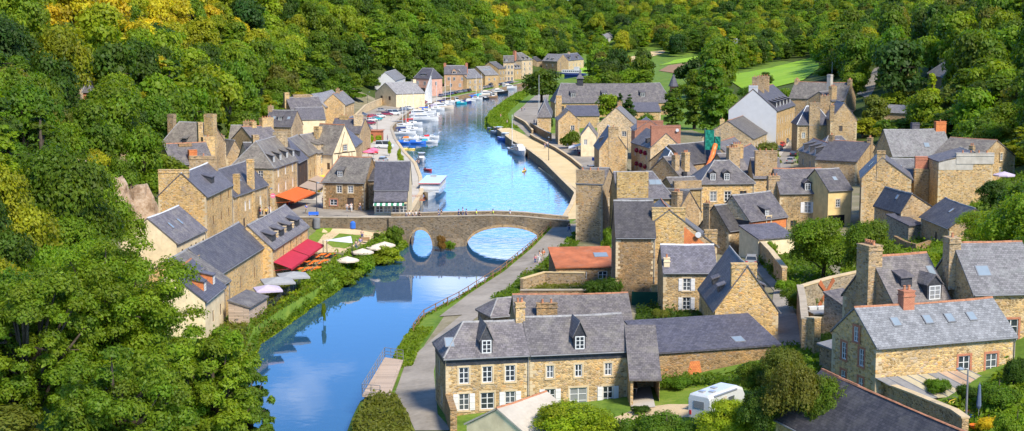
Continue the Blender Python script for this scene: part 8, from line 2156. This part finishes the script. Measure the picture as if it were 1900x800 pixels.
def poly_(px, *holes):
    P = [ground(*q).to_2d() for q in px]; Hs = [[ground(*q).to_2d() for q in h_] for h_ in holes]
    x0, x1, y0, y1 = min(p.x for p in P), max(p.x for p in P), min(p.y for p in P), max(p.y for p in P)
    def fn(g_):
        x, y = g_.uniform(x0, x1), g_.uniform(y0, y1)
        if not inside(P, x, y) or any(inside(h_, x, y) for h_ in Hs) or blocked(x, y, .2): return None
        return x, y
    return fn
cover('bank_plants', band_('l',206,258,-1.1,3.2), 15000, .26, 1.5, TINT['bright'], 1)
cover('bank_plants', band_('l',168,258,-.9,1.6), 9000, .24, .9, TINT['lime'], 11)
cover('bank_plants', band_('l',165,258,-.8,.15), 11000, .24, 1.5, TINT['mid'], 18)
cover('bank_plants', band_('l',160,228,0,4.5), 12000, .22, .55, TINT['olive'], 21)
cover('bank_plants', band_('l',130,190,-.8,3.2), 14000, .24, 1.7, TINT['olive'], 2)
cover('garden_plants', band_('r',196,252,5.3,7.8), 6000, .22, .7, TINT['mid'], 19)
cover('bank_grass', band_('r',172,262,-.5,.5), 6000, .2, .5, TINT['bright'], 3)
cover('bank_grass', band_('r',160,180,-.5,2.6), 5000, .2, .45, TINT['bright'], 4)
cover('bank_plants', poly_([(655,800),(668,768),(700,742),(735,738),(752,765),(770,815),(655,815)]), 16000, .2, 1.0, TINT['olive'], 15)
cover('reed_bank', band_('r',505,760,-1.0,7.5), 16000, .42, .9, TINT['bright'], 5)
cover('bank_grass', band_('l',215,258,4,30), 5000, .14, .15, TINT['lime'], 6)
LAWN = [(1200,765),(1206,716),(1400,712),(1425,735),(1390,780),(1300,800),(1200,800)]
cover('garden_plants', poly_([(1205,722),(1212,704),(1420,688),(1520,660),(1540,720),(1520,840),(1100,840),(1100,790),(1200,775),(1290,800),(1390,775),(1425,735),(1400,712)]), 26000, .22, 1.3, TINT['mid'], 7)
cover('garden_plants', poly_([(1690,752),(1790,752),(1850,700),(1910,690),(1910,830),(1790,830)]), 24000, .22, .9, TINT['bright'], 8)
cover('garden_plants', poly_([(1388,440),(1478,440),(1560,520),(1560,560),(1480,580),(1455,540),(1410,490)]), 22000, .24, 1.3, TINT['mid'], 9)
cover('garden_plants', poly_([(1640,440),(1790,430),(1800,500),(1680,520),(1560,540),(1560,500)]), 22000, .25, 1.0, TINT['bright'], 10)
cover('garden_plants', poly_([(1180,575),(1305,572),(1305,610),(1180,612)]), 9000, .2, 1.2, TINT['dark'], 12)
cover('garden_plants', poly_([(970,505),(1030,500),(1150,512),(1160,558),(960,562)]), 9000, .22, .7, TINT['olive'], 13)
cover('garden_plants', poly_([(1800,340),(1910,320),(1910,520),(1840,480),(1800,400)]), 20000, .3, 1.6, TINT['mid'], 16)
cover('garden_plants', poly_([(1425,655),(1500,640),(1515,700),(1430,700)]), 5000, .22, 1.0, TINT['mid'], 20)
cover('lawn_tufts', poly_(LAWN), 9000, .09, .06, TINT['lime'], 17)
# ================================================================== CAMERA, SUN, SKY
cam = bpy.data.cameras.new('camera'); cam.sensor_width = 36.0; cam.lens = 36.0 * F / 1900.0; cam.clip_start = 1.0; cam.clip_end = 6000
co = link('camera', cam); co.location = (0, 0, HC); co.rotation_euler = (PI/2 - PIT, 0, 0)
scene.camera = co
SUN_EL, SUN_AZ = R(46), R(146)                         # azimuth clockwise from +Y (the view direction): behind to the right
sd = Vector((math.sin(SUN_AZ)*math.cos(SUN_EL), math.cos(SUN_AZ)*math.cos(SUN_EL), math.sin(SUN_EL)))
sl = bpy.data.lights.new('sun', 'SUN'); sl.energy = 2.5; sl.angle = R(12); sl.color = (1.0, 0.93, 0.80)
so = link('sun', sl); so.rotation_euler = sd.to_track_quat('Z', 'Y').to_euler()
w = bpy.data.worlds.new('World'); scene.world = w; w.use_nodes = True
nt = w.node_tree; bg = nt.nodes['Background']
sky = nt.nodes.new('ShaderNodeTexSky'); sky.sky_type = 'NISHITA'; sky.sun_disc = False; sky.sun_elevation = SUN_EL; sky.sun_rotation = SUN_AZ
sky.air_density = 0.6; sky.dust_density = 0.0; sky.ozone_density = 4.0; sky.altitude = 1200
tc = nt.nodes.new('ShaderNodeTexCoord')
mp = nt.nodes.new('ShaderNodeMapping'); mp.inputs['Scale'].default_value = (1.0, 1.0, 2.6)
nz = nt.nodes.new('ShaderNodeTexNoise'); nz.inputs['Scale'].default_value = 3.2; nz.inputs['Detail'].default_value = 6; nz.inputs['Roughness'].default_value = 0.55
rp = nt.nodes.new('ShaderNodeValToRGB'); rp.color_ramp.elements[0].position = 0.6; rp.color_ramp.elements[1].position = 0.74
mx = nt.nodes.new('ShaderNodeMix'); mx.data_type = 'RGBA'
mx.inputs[7].default_value = (7.0, 7.2, 7.6, 1)
hs = nt.nodes.new('ShaderNodeHueSaturation'); hs.inputs['Saturation'].default_value = 1.15
L_ = nt.links.new
L_(tc.outputs['Generated'], mp.inputs[0]); L_(mp.outputs[0], nz.inputs['Vector']); L_(nz.outputs['Fac'], rp.inputs[0])
L_(rp.outputs[0], mx.inputs[0]); L_(sky.outputs[0], hs.inputs['Color']); L_(hs.outputs[0], mx.inputs[6]); L_(mx.outputs[2], bg.inputs[0])
bg.inputs[1].default_value = 0.15
scene.view_settings.view_transform = 'Standard'; scene.view_settings.look = 'None'; scene.view_settings.exposure = 1.58; scene.view_settings.gamma = 1.0
scene.view_settings.use_curve_mapping = False
scene.render.engine = 'CYCLES'
scene.cycles.max_bounces = 6; scene.cycles.transparent_max_bounces = 4; scene.cycles.use_adaptive_sampling = True
scene.cycles.sample_clamp_indirect = 6.0
scene.cycles.use_denoising = True
